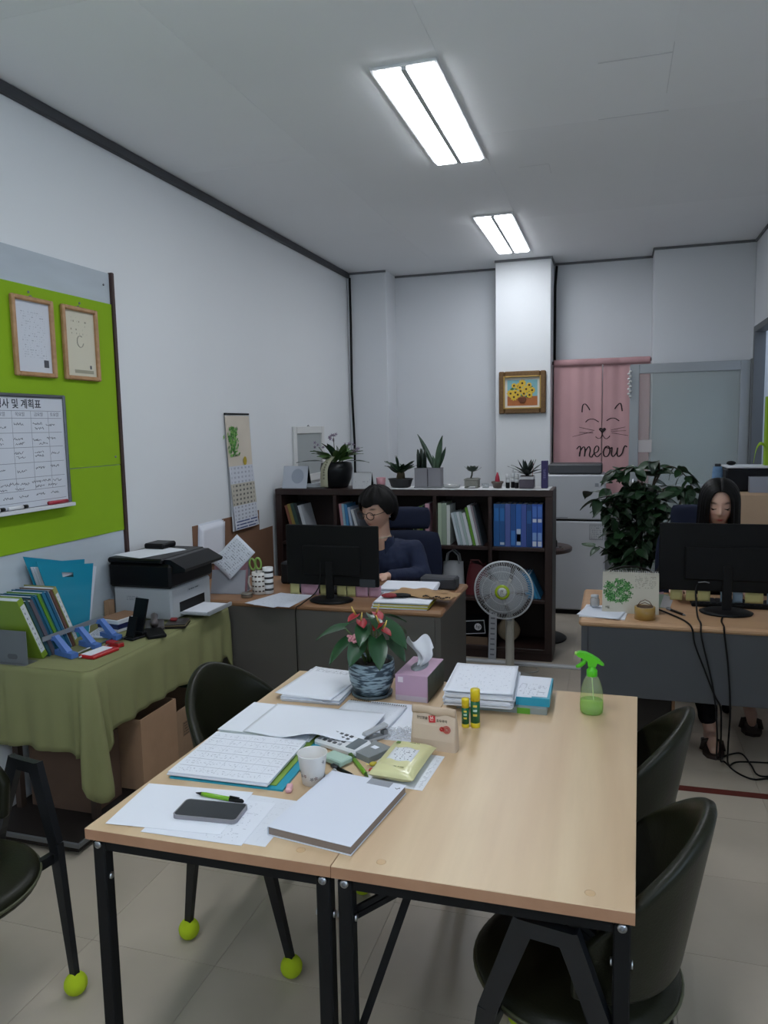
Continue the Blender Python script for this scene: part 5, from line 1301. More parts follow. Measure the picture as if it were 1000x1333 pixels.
# ------------------------------------------------------------------ books and files in the bookcase
def shelf_file(x, z, w, h, d, lean, c, label, group, lab=None, y=BY0 + .03, name='book', pages=True):
    """spine towards -Y; lean < 0: top leans left"""
    t = thing(name, label, 'book' if name == 'book' else 'binder', (x, y, z), 0, group); t.rotation_euler = (0, lean, 0)
    s = 0 if lean <= 0 else -w
    cv = mat(c, .5)
    MB().span((s, 0, 0), (s + w, .0018, h), bev=.0005).span((s, .0018, 0), (s + .0016, d, h)).span((s + w - .0016, .0018, 0), (s + w, d, h)).build('cover', cv, t)
    MB().span((s + .002, .002, .003), (s + w - .002, d - .004, h - .004)).build('pages', PAPER2, t)
    if lab:
        for (z0, z1, cc) in lab: MB().span((s + w * .12, -.0006, h * z0), (s + w * .88, -.0001, h * z1)).build('spine_label', mat(cc, .7), t)
    return t
def row(x, z, items, lean, where, group, gap=.0015, name='book', word='book', lab=None):
    for k, (c, w, h, nm) in enumerate(items):
        le = lean[k] if isinstance(lean, (list, tuple)) else lean
        shelf_file(x, z, w, h, .20, le, c, '%s, %s from the left %s' % (nm, ORD[k], where), group, lab[k] if lab else None, name=name)
        nx = (lean[k + 1] if k + 1 < len(items) else le) if isinstance(lean, (list, tuple)) else le
        x += w / math.cos(le) + gap + h * max(0, math.tan(-nx) - math.tan(-le))
Z1, Z2, Z3 = SHZ[2] + .0006, SHZ[1] + .0006, SHZ[0] + .0006
row(-2.318, Z1, [('7a4a3a', .022, .275, 'red-brown book'), ('8a7a3a', .024, .285, 'ochre book'), ('2f4a44', .028, .29, 'dark green book'), ('20282c', .024, .29, 'black book'), ('b9bec4', .026, .275, 'white ring-bound book')], -.26, 'in the leftmost top compartment', 'books in the leftmost top compartment')
row(-1.922, Z1, [('b88a92', .020, .285, 'pink book'), ('8fb5c4', .018, .285, 'pale blue book'), ('3f7fb0', .022, .28, 'blue book'), ('9fb0c6', .018, .26, 'lilac blue book'), ('c4c8cc', .020, .25, 'white book'), ('5d6068', .018, .25, 'grey book')], [-.10, -.10, -.10, -.14, -.26, -.28], 'in the second top compartment', 'books in the second top compartment')
row(-1.395, Z1, [('8f9a8c', .018, .25, 'grey-green book'), ('2b3a30', .02, .26, 'dark green book'), ('a9a07a', .018, .255, 'beige book'), ('5f8a2a', .022, .275, 'bright green file'), ('1f2226', .018, .275, 'black file'), ('c295a2', .030, .295, 'pink and white file')], 0, 'in the compartment behind the blue headrest', 'books behind the headrest')
row(-1.198, Z1, [('a9b8a0', .026, .30, 'pale green file'), ('8f9f8c', .034, .30, 'grey-green file'), ('c3c8c2', .024, .285, 'white file')], 0, 'in the white file compartment', 'upright files in the fourth compartment')
row(-1.055, Z1, [('bcc6cc', .018, .235, 'white slim file'), ('9fb0b4', .018, .24, 'grey-blue slim file'), ('c6ccd0', .020, .24, 'whitish slim file'), ('a3b4b0', .018, .24, 'pale teal slim file'), ('cbd0d4', .022, .235, 'bright white slim file')], -.22, 'among the leaning white files', 'leaning white files')
row(-.945, Z1, [('5f8f2c', .018, .275, 'green leaning file'), ('c9ccce', .020, .29, 'white file'), ('8a7f84', .014, .29, 'mauve leaning file'), ('39424a', .012, .285, 'dark slim leaning file')], -.22, 'leaning at the right of the white files', 'leaning files, right side')
W_ = ((.04, .30, 'c3ccd8'),)
row(-.800, Z1, [('1d5590', .038, .298, 'dark blue binder'), ('1b5089', .038, .298, 'blue binder with small label'), ('4f5f9c', .036, .298, 'violet blue binder'), ('1e4c8c', .036, .298, 'navy blue binder'), ('2860ae', .036, .298, 'bright blue binder with white label'), ('4458a0', .033, .298, 'plum blue binder'), ('143f78', .036, .298, 'darkest blue binder'), ('2c57ac', .034, .298, 'blue binder with white bands'), ('2c57ac', .034, .298, 'last blue binder with white bands')], 0, 'in the blue binder row', 'blue binders', name='binder',
    lab=[((.6, .9, '2d6db0'),), ((.6, .9, '2d6db0'), (.04, .1, 'b9c4d2')), None, ((.04, .38, '3b76ba'),), ((.04, .42, 'b9c6d8'), (.12, .3, '5d86c0')), None, ((.55, .85, '2a5c98'),), ((.58, .66, 'ccd3de'), (.02, .14, 'ccd3de'), (.16, .34, '7f9fd0'), (.7, .95, '4d76c2')), ((.58, .66, 'ccd3de'), (.02, .14, 'ccd3de'), (.16, .34, '7f9fd0'), (.7, .95, '4d76c2'))])
row(-.565, Z2, [('2a7aa8', .016, .185, 'cyan slim folder'), ('3186b4', .016, .185, 'second-shade cyan folder'), ('2a74a0', .016, .185, 'blue-cyan folder'), ('3590bc', .016, .185, 'light cyan folder'), ('286f98', .016, .185, 'deep cyan folder')], -.42, 'in the middle row behind the fan', 'cyan folders behind the fan')
# bags
t = thing('white_handbag', 'white fabric handbag in the bookcase left of the fan', 'bag', (-1.11, 5.30, Z2))
MB().grid(lambda u, v: ((.085 - .02 * v) * math.cos(2 * PI * u) + .012 * math.sin(6 * PI * u) * v, (.055 - .02 * v) * math.sin(2 * PI * u), .23 * v), 32, 12, wrap=True).build('bag_body', mat('b3b5b8', .8, var=.15, vs=12), t)
for s in (-.03, .03): MB().tube([(-.05, s, .22), (-.04, s, .29), (0, s, .315), (.04, s, .28), (.05, s, .22)], .006, 8).build('handle', mat('a3a5a8', .8), t)
t = thing('red_bag', 'dark red bag in the middle bookcase row beside the white handbag', 'bag', (-.935, 5.31, Z2))
MB().grid(lambda u, v: ((.085 - .025 * v * v) * math.copysign(abs(math.cos(2 * PI * u)) ** .5, math.cos(2 * PI * u)), (.07 - .03 * v) * math.copysign(abs(math.sin(2 * PI * u)) ** .5, math.sin(2 * PI * u)), .215 * v + .012 * math.sin(u * 20) * v), 40, 12, wrap=True).grid(lambda u, v: (.08 * (u - .5) * 1.5, .06 * (v - .5), .208 + .006 * math.sin(u * 9)), 10, 6).build('bag_body', mat('5a141c', .6, var=.2, vs=10), t)
MB().tube([(-.05, -.02, .205), (-.04, -.05, .25), (.02, -.06, .255), (.05, -.03, .205)], .005, 8).build('handle', mat('6b3a3c', .6), t)
t = thing('toner_box', 'black box with white border and round white logo, bottom of the bookcase', 'box', (-.985, 5.315, Z3 + .058), 0)
t.rotation_euler = (0, -.10, 0)
MB().box((0, 0, .055), (.25, .16, .11), bev=.002).build('carton', mat('111215', .5), t)
f = MB()
for a, b in (((-.12, -.0812, .006), (.12, -.0803, .011)), ((-.12, -.0812, .099), (.12, -.0803, .104)), ((-.12, -.0812, .011), (-.116, -.0803, .099)), ((.116, -.0812, .011), (.12, -.0803, .099))): f.span(a, b)
f.build('white_border', mat('c9ccd0', .6), t)
MB().add([(.07 + .026 * math.cos(a * PI / 12), -.0812, .056 + .026 * math.sin(a * PI / 12)) for a in range(24)], [list(range(24))]).build('round_logo', mat('d3d5d8', .6), t)
text_mesh('hp', .036, mat('111215', .6), t, ON_FRONT(.0525, -.0816, .058), shear=.25)
open_box('cardboard_tray', 'shallow cardboard tray under the black box with the round logo', (-1.17, 5.20, Z3), (-.845, 5.44, Z3 + .055), m=mat('6f5a48', .85, var=.1, vs=12))
tag(MB().lathe([(.0, -.012), (.075, -.012), (.085, 0), (.075, .012), (.0, .012)], n=28, M=TR(rx=PI / 2)).build('straw_hat_disc', mat('a3937a', .8, var=.15, vs=30), None, (-.715, 5.33, Z3 + .086)), 'round beige disc leaning behind the fan pole', 'disc')
bpy.data.objects['straw_hat_disc'].name = 'round_cushion'
t = thing('power_strip', 'white slatted strip standing left of the fan pole', 'strip', (-.805, 5.14, .0005)); t.rotation_euler = (-.03, .02, 0)
MB().box((0, 0, .19), (.055, .012, .38), bev=.003).build('body', mat('aeb2b8', .5), t)
for k in range(9): MB().box((0, -.0068, .04 + k * .037), (.03, .0014, .010), bev=.0005).build('slot', mat('6d7178', .5), t)

# ------------------------------------------------------------------ on top of the bookcase
ZB = BZ + .0006; ZR = BZ + .0045
def a_frame(label, x, y, w, h, dp, front, z=ZB, back=BLACK, wire=True):
    t = thing('desk_calendar', label, 'calendar', (x, y, z))
    MB().bar((0, 0, 0), (0, dp * .45, h), w, .0015, up=(0, 1, 0)).build('front_page', front, t)
    MB().bar((0, dp, 0), (0, dp * .5, h), w, .0015, up=(0, 1, 0)).build('back_board', back, t)
    MB().prism([(0, 0), (dp, 0), (dp * .48, h)], -w / 2 - .001, -w / 2 + .0005, M=Matrix(((0, 0, 1, 0), (1, 0, 0, 0), (0, 1, 0, 0), (0, 0, 0, 1)))).build('side_gusset', back, t)
    if wire:
        wr = MB()
        for k in range(int(w / .012)): wr.tube([(-w / 2 + .008 + k * .012, dp * .48 + .006 * math.cos(a * PI / 4), h + .006 * math.sin(a * PI / 4)) for a in range(8)], .001, 4, closed=True)
        tag(wr.build('wire_binding', BLACK, t), kind='stuff')
    return t
c1 = a_frame('large white desk calendar with a bluish shape on the bookcase', -2.305, 5.21, .20, .165, .10, mat('b9bfc8', .8), wire=False)
MB().add([(.02 + .05 * math.cos(a * PI / 12), -.0016 + .045 * (.085 + .05 * math.sin(a * PI / 12)) / .165, .09 + .055 * math.sin(a * PI / 12)) for a in range(24)], [list(range(24))]).build('printed_shape', mat('9ba3b0', .8), c1)
a_frame('small spiral desk calendar beside the orchid pot', -1.77, 5.21, .14, .115, .08, printed('b9bbbd', '8a8d92', 8, 8, (0, 2), dens=.6, vhi=.6))
t = thing('photo_frame', 'white picture frame hanging on the left wall behind the bookcase', 'picture frame', (XW + .001, 5.92, 1.45), 0)
f = MB(); wf = mat('d5d6d4', .5)
for a, b in (((0, -.33, -.25), (.02, -.27, .21)), ((0, .27, -.25), (.02, .33, .21)), ((0, -.27, .15), (.02, .27, .21)), ((0, -.27, -.25), (.02, .27, -.19))): f.span(a, b, bev=.004)
f.build('frame', wf, t); MB().span((.0, -.27, -.19), (.008, .27, .15)).build('picture', mat('9fa5a5', .4), t)
MB().tube([(.005, -.02, .21), (.005, 0, .222), (.005, .02, .21)], .003, 6).build('hanger', GREYP, t)
tag(MB().box((0, 0, .016), (.13, .09, .030), bev=.004).build('paper_box', mat('b9bdc2', .7), None, (-2.168, 5.32, ZB), .1), 'low white box between the large calendar and the orchid', 'box')
def leaf_clump(t, n, c, L_, w, z0, m, spread=.6, up=.6, r0=.02, droop=.4, seed=1, name='leaf'):
    random.seed(seed); ms = [leaf_mesh(L_, w, droop, m=m, seed=k, name=name) for k in range(3)]
    for k in range(n):
        a = k * 2.399 + random.uniform(-.3, .3)
        put(ms[k % 3], t, (c[0] + r0 * math.cos(a), c[1] + r0 * math.sin(a), z0 + random.uniform(0, .02)), (math.cos(a) * spread, math.sin(a) * spread, up * random.uniform(.5, 1.3)), random.uniform(-1.1, 1.1), random.uniform(.75, 1.25), name)
DGRN = mat('1b3320', .35, var=.35, vs=14); MGRN = mat('44622f', .4, var=.3, vs=16)
t = thing('orchid_plant', 'orchid with lilac flowers and white ribbon in a black pot', 'potted plant', (-2.0, 5.31, ZB))
MB().lathe([(.07, .0), (.085, .004), (.112, .07), (.122, .14), (.115, .185), (.104, .19), (.10, .175), (.0005, .172)], n=32).build('pot', mat('16181a', .3), t)
MB().lathe([(.0995, .1725), (.05, .182), (.0005, .185)], n=20).build('soil', SOIL, t)
leaf_clump(t, 22, (0, 0), .17, .05, .185, MGRN, .8, .9, .03, .5, 3)
leaf_clump(t, 10, (.02, .0), .13, .04, .20, DGRN, .7, 1.2, .02, .3, 4)
for a, s in ((2.9, 1.25), (-.15, 1.3)): put(leaf_mesh(.18, .036, .25, m=DGRN), t, (.06 * math.cos(a), -.04, .19), (math.cos(a), -.25, .25), 0, s)
lil = mat('9a8aa0', .6); lild = mat('6f5a78', .6)
random.seed(12)
for (x, y, z, n) in ((-.01, -.02, .385, 9), (.17, -.03, .30, 6), (-.13, -.02, .315, 4), (.10, .01, .33, 3)):
    MB().tube([(x * .15, y * .2, .18), (x * .55, y * .5 - .01, z * .75), (x, y, z - .01)], .0028, 6).build('flower_stalk', mat('4a4a35', .5), t)
    for k in range(n):
        fx, fy, fz = x + random.uniform(-.035, .035), y + random.uniform(-.02, .02), z + random.uniform(-.03, .025)
        g = MB()
        for q in range(5):
            b = q * 2 * PI / 5 + k; g.add([(0, 0, 0), (.008 * math.cos(b - .4), -.004, .008 * math.sin(b - .4)), (.016 * math.cos(b), -.002, .016 * math.sin(b)), (.008 * math.cos(b + .4), -.004, .008 * math.sin(b + .4))], [(0, 1, 2, 3)])
        g.sph((0, -.004, 0), .004, 6, 4, 1)
        g.build('flower', [lil, lild], t, (fx, fy, fz))
rb = [(-.005, -.075, .235), (-.025, -.112, .20), (-.045, -.130, .15), (-.052, -.1285, .09), (-.058, -.112, .01)]
rp = smooth_line([Vector(p) for p in rb], 6)
MB().add([(p + Vector((s * (.024 + .006 * i / len(rp)), 0, 0)))[:] for i, p in enumerate(rp) for s in (-1, 1)], [(2 * i, 2 * i + 1, 2 * i + 3, 2 * i + 2) for i in range(len(rp) - 1)], 0, True).build('ribbon', mat('b5b49a', .6), t, solid=.001)
for k, i in enumerate((7, 9, 11, 13, 15, 17, 19)):
    p = rp[i]; g = MB(); random.seed(k)
    for q in range(4): g.bar((p.x - .008 + random.uniform(-.002, .002), p.y - .0022, p.z + .005 - q * .0035), (p.x + .006 + random.uniform(-.003, .003), p.y - .0022, p.z + .006 - q * .0035), .0012, .0014)
    g.bar((p.x, p.y - .0022, p.z + .008), (p.x, p.y - .0022, p.z - .006), .0012, .0014)
    g.build('brush_mark', mat('35362f', .7), t)
tag(MB().lathe([(.026, 0), (.030, .002), (.036, .075), (.033, .075), (.027, .006), (.0005, .006)], n=20).build('pink_cup', mat('b9868f', .5), None, (-1.655, 5.32, ZB)), 'small pink cup between the spiral calendar and the bonsai', 'cup')
t = thing('bonsai_plant', 'leafy plant in a low dark oval tray above the seated person', 'potted plant', (-1.50, 5.31, ZR))
MB().lathe([(.055, .0), (.070, .006), (.085, .055), (.092, .062), (.088, .066), (.078, .056), (.0005, .054)], n=32, M=Matrix.Diagonal((1.05, .7, 1, 1))).build('tray_pot', mat('26282a', .5), t)
MB().tube([(0, 0, .054), (.002, 0, .10), (-.004, 0, .13)], [.034, .028, .018], 12).build('trunk', mat('4a4230', .8, bump=1, bs=60), t)
leaf_clump(t, 24, (0, 0), .10, .042, .10, DGRN, .8, 1.1, .02, .35, 8)
for s in ((-.02, .17), (-.012, .15)): put(leaf_mesh(.11, .034, .05, m=DGRN), t, (s[0], 0, .125), (-.12, -.05, 1), .3, 1)
tag(MB().box((0, 0, .004), (.205, .105, .008), bev=.002).build('pot_tray', mat('7c7f82', .5), None, (-1.286, 5.31, ZR)), 'thin grey tray under the two square grey pots', 'tray')
def sq_pot(label, x, w, h, z, m, y=5.31):
    t = thing('snake_plant', label, 'potted plant', (x, y, z)); q = MB(); e = .006
    q.span((-w / 2, -w / 2, 0), (w / 2, w / 2, h - .012), bev=.002)
    for a, b in (((-w / 2, -w / 2, h - .012), (w / 2, -w / 2 + e, h)), ((-w / 2, w / 2 - e, h - .012), (w / 2, w / 2, h)), ((-w / 2, -w / 2 + e, h - .012), (-w / 2 + e, w / 2 - e, h)), ((w / 2 - e, -w / 2 + e, h - .012), (w / 2, w / 2 - e, h))): q.span(a, b)
    q.build('pot', m, t)
    MB().span((-w / 2 + e, -w / 2 + e, h - .0115), (w / 2 - e, w / 2 - e, h - .008)).build('soil', SOIL, t)
    return t
gp = mat('7d7c82', .6)
t = sq_pot('square grey pot with dark cylindrical snake plant spikes', -1.336, .094, .135, ZR + .0085, gp)
for k, (x, y, h) in enumerate(((-.028, -.01, .145), (-.012, .012, .15), (.002, -.012, .15), (.014, .01, .14), (.024, -.006, .145), (-.02, -.022, .14), (.008, -.024, .142))):
    MB().tube([(x, y, .125), (x * 1.05, y, .125 + h * .7), (x * 1.08, y, .125 + h)], [.010, .0095, .003], 10).build('spike_leaf', mat('1c2a22', .45, var=.4, vs=40), t)
t = sq_pot('square grey pot with two tall pointed snake plant leaves', -1.236, .094, .135, ZR + .0085, gp)
def sans(L_, w): 
    return lambda u, v: (L_ * u, (v - .5) * w * (1 - u ** 3) * (.55 + .9 * u * (1 - u * .55)), .012 * ((2 * v - 1) ** 2) + .02 * math.sin(u * 2))
sm_ = mat('3d5440', .4, var=.4, vs=25, stretch=(1, 1, 1)); se = mat('2a4030', .4, var=.4, vs=25)
for nm, base, d, L_, w, m, roll in (('a', (-.012, 0, .125), (-.48, .05, .9), .285, .050, se, 1.5), ('b', (.012, -.005, .125), (.22, 0, 1), .245, .062, sm_, 1.35), ('c', (.008, .018, .125), (.30, .1, .9), .17, .04, se, 1.7), ('d', (-.008, -.02, .125), (-.15, -.05, 1), .10, .032, sm_, 1.2)):
    me = MB().grid(sans(L_, w), 16, 7).mesh('leaf'); me.materials.append(m); put(me, t, base, d, roll)
t = thing('glass_dish', 'low clear dish of pebbles beside the square grey pots', 'dish', (-1.115, 5.30, ZR))
MB().lathe([(.05, 0), (.058, .004), (.064, .024), (.061, .024), (.055, .006), (.0005, .006)], n=28).build('glass_wall', glass('d9dcdc', .08, .55), t)
random.seed(5); 
for k in range(14):
    a = k * 2.4; r = .045 * math.sqrt(k / 14); MB().sph((r * math.cos(a), r * math.sin(a), .0125), (.011, .009, .006), 8, 5).build('pebble', mat(('8a7a6c', 'a3968a', '6d6058')[k % 3], .6), t)
t = thing('succulent', 'rosette succulent in a square stone-grey pot with feet', 'potted plant', (-.97, 5.31, ZR))
sp_ = mat('7d7d76', .8, var=.2, vs=30, bump=.6, bs=60)
MB().span((-.048, -.048, .012), (.048, .048, .068), bev=.005).span((-.052, -.052, .055), (.052, .052, .064), bev=.002).build('pot', sp_, t)
for sx in (-1, 1):
    for sy in (-1, 1): MB().box((sx * .038, sy * .038, .006), (.02, .02, .0115), bev=.002).build('foot', sp_, t)
MB().tube([(-.01, 0, .066), (-.002, 0, .09), (0, 0, .115)], .006, 8).build('stem', mat('3c4234', .6), t)
random.seed(2); rl = leaf_mesh(.04, .02, -.3, m=mat('3c4a40', .5, var=.3, vs=20), name='leaf')
for k in range(20):
    a = k * 2.4; e = .15 + .9 * (k / 20); put(rl, t, (0, 0, .112), (math.cos(a), math.sin(a), e), 0, 1.75 - .7 * k / 20)
tag(MB().lathe([(.02, 0), (.024, .002), (.028, .03), (.026, .03), (.022, .004), (.0005, .004)], n=20).build('glass_cup', glass('dfe2e3', .06, .75), None, (-.872, 5.30, ZR)), 'tiny clear glass cup left of the red-tipped cactus', 'glass')
t = thing('cactus', 'small brown pot with a red cone-shaped cactus', 'potted plant', (-.79, 5.31, ZR))
MB().lathe([(.025, 0), (.030, .003), (.036, .03), (.043, .034), (.043, .046), (.037, .046), (.034, .040), (.0005, .038)], n=24).build('pot', mat('5f534e', .6), t)
MB().lathe([(.016, .038), (.018, .048), (.013, .08), (.004, .108), (.0005, .110)], n=12).build('red_cone', mat('a3203a', .6), t)
MB().lathe([(.0335, .0385), (.017, .043)], n=20).build('soil', SOIL, t)
for k, (x, y, h) in enumerate(((-.715, 5.29, .100), (-.683, 5.325, .108), (-.652, 5.29, .100))):
    t = thing('dropper_bottle', ('black bottle with white cap, left of three by the agave', 'taller black and white bottle, middle of three', 'black bottle with white cap, right of three by the agave')[k], 'bottle', (x, y, ZR), 0, 'small black bottles')
    MB().lathe([(.013, 0), (.0145, .002), (.0145, h * .62), (.0135, h * .66)], n=18).build('bottle', mat('121316', .3), t)
    MB().lathe([(.0148, h * .40), (.0148, h * .64)], n=18).build('label', mat('c3c6c9', .6), t)
    MB().lathe([(.0145, h * .66), (.0145, h * .95), (.011, h), (.0005, h)], n=18).build('cap', mat('cfd1d3', .4), t)
    if k == 1: MB().lathe([(.006, h), (.006, h * 1.25), (.0005, h * 1.27)], n=12).build('nozzle', mat('cfd1d3', .4), t)
t = thing('agave_plant', 'agave in a purple-grey square pot with white band', 'potted plant', (-.583, 5.31, ZR))
MB().span((-.05, -.05, 0), (.05, .05, .062), bev=.004).build('pot', mat('4b4550', .6, var=.2, vs=12), t)
MB().span((-.0495, -.0495, .0622), (.0495, .0495, .083), bev=.003).build('white_band', mat('c3c4c6', .6), t)
MB().span((-.044, -.044, .0832), (.044, .044, .086)).build('soil', SOIL, t)
random.seed(8); ag = [leaf_mesh(.145, .036, d, m=mat('1f2b26', .45, var=.3, vs=20), name='leaf') for d in (-.1, .15, .35)]
for k in range(17):
    a = k * 2.4; e = .35 + 1.5 * (k / 17); put(ag[0 if k > 10 else 1 + k % 2], t, (.006 * math.cos(a), .006 * math.sin(a), .087), (math.cos(a), math.sin(a), e), 0, 1.05 - .25 * k / 17)
MB().bar((.035, .01, .085), (.042, .01, .17), .012, .003).build('red_tag', mat('9a2a35', .5), t)
t = thing('purple_tube', 'deep purple boxed tube at the right end of the bookcase', 'tube', (-.462, 5.31, ZR))
MB().box((0, 0, .095), (.046, .036, .19), bev=.003).build('box', mat('2c2358', .4), t)
MB().box((0, -.0184, .10), (.016, .0006, .08)).build('silver_print', printed('2c2358', '8a86b0', 8, 2, (0, 2), dens=.42, lo=0, hi=1), t)

# ------------------------------------------------------------------ fridge, round table, floor fan
t = thing('refrigerator', 'small white two-door refrigerator in front of the pink curtain', 'refrigerator', (-.315, 6.56, 0))
rw = mat('b9bdc2', .35); 
MB().span((-.245, .035, .03), (.245, .47, 1.205), bev=.008).build('cabinet', rw, t)
dr = MB().span((-.245, -.012, .83), (.245, .0335, 1.21), bev=.010).build('freezer_door', rw, t)
MB().span((.16, -.0135, 1.11), (.19, -.0122, 1.14)).build('badge', mat('8f959c', .3, .5), dr)
MB().span((-.235, -.016, .835), (-.06, -.0125, .85), bev=.001).build('handle_groove', mat('8d9196', .4), dr)
dr = MB().span((-.245, -.012, .045), (.245, .0335, .815), bev=.010).build('fridge_door', rw, t)
f = MB()
for a, b in (((.12, -.0145, .66), (.23, -.0122, .664)), ((.12, -.0145, .786), (.23, -.0122, .79)), ((.12, -.0145, .664), (.124, -.0122, .786)), ((.226, -.0145, .664), (.23, -.0122, .786))): f.span(a, b)
f.build('energy_label_border', mat('75797e', .6), dr)
MB().span((.125, -.0132, .665), (.225, -.0123, .785)).build('energy_label', printed('b3b7bb', '7f8388', 7, 5, (0, 2), dens=.5), dr)
MB().span((-.24, .0, .815), (.24, .0335, .83)).build('door_gap', BLACK, t)
MB().span((-.23, .02, 0), (.23, .45, .0295)).build('foot_panel', BLACK, t)
tag(MB().span((-.235, -.15, 0), (.215, .15, .085), bev=.012).build('dark_box', mat('44464a', .5), None, (-.315, 6.79, 1.2112)), 'flat dark grey box lying on top of the refrigerator', 'box')
t = thing('side_table', 'small round dark wooden table behind the bookcase', 'table', (-.535, 5.78, 0))
MB().lathe([(.0, .685), (.232, .685), (.238, .692), (.238, .712), (.232, .718), (.0005, .718)], n=48).build('tabletop', wood('3b2823', '4a352e', (6, 6, 6), .35, .15), t)
MB().lathe([(.03, .02), (.025, .06), (.025, .66), (.05, .684)], n=20).build('column', mat('1d1a19', .4), t)
MB().lathe([(.0, 0), (.20, 0), (.205, .008), (.19, .018), (.03, .03), (.0005, .03)], n=40).build('base', mat('1b1818', .4), t)
t = thing('key_bunch', 'bunch of keys and trinkets on the round dark table', 'keys', (-.385, 5.66, .7186))
for k in range(5): MB().tube([(.025 * math.cos(k * 1.3) + .012 * math.cos(a * PI / 5), .02 * math.sin(k * 1.3) + .012 * math.sin(a * PI / 5), .003 + .004 * k) for a in range(10)], .002, 5, closed=True).build('ring', GREYP if k % 2 else mat('6b5a4a', .4, .4), t)
tag(MB().lathe([(.016, 0), (.018, .002), (.018, .05), (.010, .06), (.010, .075), (.0005, .076)], n=18).build('small_bottle', mat('2a2b2e', .3), None, (-.42, 5.72, .7186)), 'small dark bottle on the round dark table', 'bottle')
t = thing('floor_fan', 'white floor fan with lime green hub beside the left desk', 'fan', (-.625, 4.72, 0))
fwhite = mat('b9b8b2', .45); fgr = mat('c3c6c9', .4)
MB().lathe([(.0, 0), (.16, 0), (.165, .01), (.15, .025), (.05, .04), (.0005, .042)], n=40).build('base', fwhite, t)
MB().box((0, 0, .24), (.052, .048, .40), bev=.012).build('pole', mat('a8a59a', .5), t)
MB().box((0, -.0246, .43), (.034, .002, .05), bev=.0005).build('control_panel', mat('8f9296', .5), t)
MB().box((0, .01, .475), (.05, .05, .07), bev=.012).build('neck', mat('8d9094', .5), t)
hy, hz, hx = -.10, .615, -.028; FR = .182
MB().tube([(hx, hy + .075, hz), (hx, hy + .11, hz), (hx, hy + .19, hz)], [.06, .065, .045], 20).build('motor_housing', fwhite, t)
MB().bar((hx * .6, .02, .50), (hx, .02, hz), .05, .04, up=(0, 1, 0)).build('bracket', fwhite, t)
def circ(r, y, n=48): return [(hx + r * math.cos(a * 2 * PI / n), y, hz + r * math.sin(a * 2 * PI / n)) for a in range(n)]
MB().tube(circ(FR, hy + .02, 64), .0055, 8, closed=True).build('guard_rim', fgr, t)
g = MB()
for k in range(96):
    a = k * 2 * PI / 96; ca, sa = math.cos(a), math.sin(a)
    g.tube([(hx + r * ca, hy + o, hz + r * sa) for r, o in ((.035, -.042), (.11, -.036), (.155, -.018), (FR, .02))], .0012, 4)
for r, o in ((.128, -.031), (.075, -.040)): g.tube(circ(r, hy + o), .0016, 5, closed=True)
tag(g.build('front_guard_wires', fgr, t), kind='stuff')
g = MB()
for k in range(64):
    a = k * 2 * PI / 64; ca, sa = math.cos(a), math.sin(a)
    g.tube([(hx + r * ca, hy + o, hz + r * sa) for r, o in ((.05, .082), (.13, .075), (.165, .055), (FR, .02))], .0009, 4)
tag(g.build('rear_guard_wires', fgr, t), kind='stuff')
hb = MB().lathe([(.047, 0), (.046, .008), (.034, .011), (.0338, .011)], n=32, M=TR((hx, hy - .038, hz), rx=PI / 2)).build('hub_ring', mat('9db51f', .4), t)
MB().lathe([(.0335, .0105), (.02, .013), (.0005, .0135)], n=28, M=TR((hx, hy - .038, hz), rx=PI / 2)).build('hub_disc', mat('c9cbc6', .5), t)
lg = MB()
for P in ([(-.006, .016), (-.010, 0), (-.008, -.014), (-.002, -.016)], [(-.004, .012), (.004, .006), (-.002, -.002), (.006, -.010), (.013, -.008)], [(.002, .014), (.006, .010)]):
    lg.tube([(hx + x, hy - .0525, hz + z) for x, z in P], .0012, 5)
lg.build('hub_logo', mat('2a2d2a', .6), t)
bl_ = mat('8d9196', .3)
for k in range(5):
    a = k * 2 * PI / 5 + .3
    def bf(u, v, a=a):
        r = .03 + .125 * u; b = a + (v - .5) * (.95 + .15 * u) + .25 * u
        return (hx + r * math.cos(b), hy + .018 + .030 * (v - .5) * (.4 + u * .6), hz + r * math.sin(b))
    MB().grid(bf, 10, 8).build('blade', bl_, t, solid=.0015)
MB().cyl((hx, hy - .01, hz), (hx, hy + .05, hz), .028, n=20).build('blade_hub', mat('9da1a6', .4), t)
MB().tube(smooth_line([Vector(p) for p in ((.03, .15, .012), (.15, .22, .005), (.12, .32, .005), (-.05, .30, .005))], 6), .004, 6).build('power_cable', fwhite, t)

# ------------------------------------------------------------------ big leafy plant behind the right desk
t = thing('rubber_plant', 'big leafy green plant between refrigerator and right desk', 'potted plant', (.20, 5.45, 0))
MB().lathe([(.10, 0), (.115, .004), (.15, .30), (.165, .57), (.172, .575), (.172, .605), (.158, .605), (.15, .56), (.0005, .555)], n=36).build('planter', mat('8f9396', .5), t)
MB().lathe([(.1495, .556), (.08, .57), (.0005, .575)], n=24).build('soil', SOIL, t)
random.seed(42)
bark = mat('3a3226', .85, bump=.6, bs=60)
LM = [leaf_mesh(.120, .066, d, m=m_, seed=k, nu=7, nv=5) for k, (d, m_) in enumerate(((.25, mat('1f3a20', .42, var=.3, vs=14, rnd=.35)), (.45, mat('1a321c', .42, var=.3, vs=14, rnd=.35)), (.15, mat('29472a', .42, var=.3, vs=14, rnd=.3)), (.6, mat('1c351f', .42, var=.3, vs=14, rnd=.35))))]
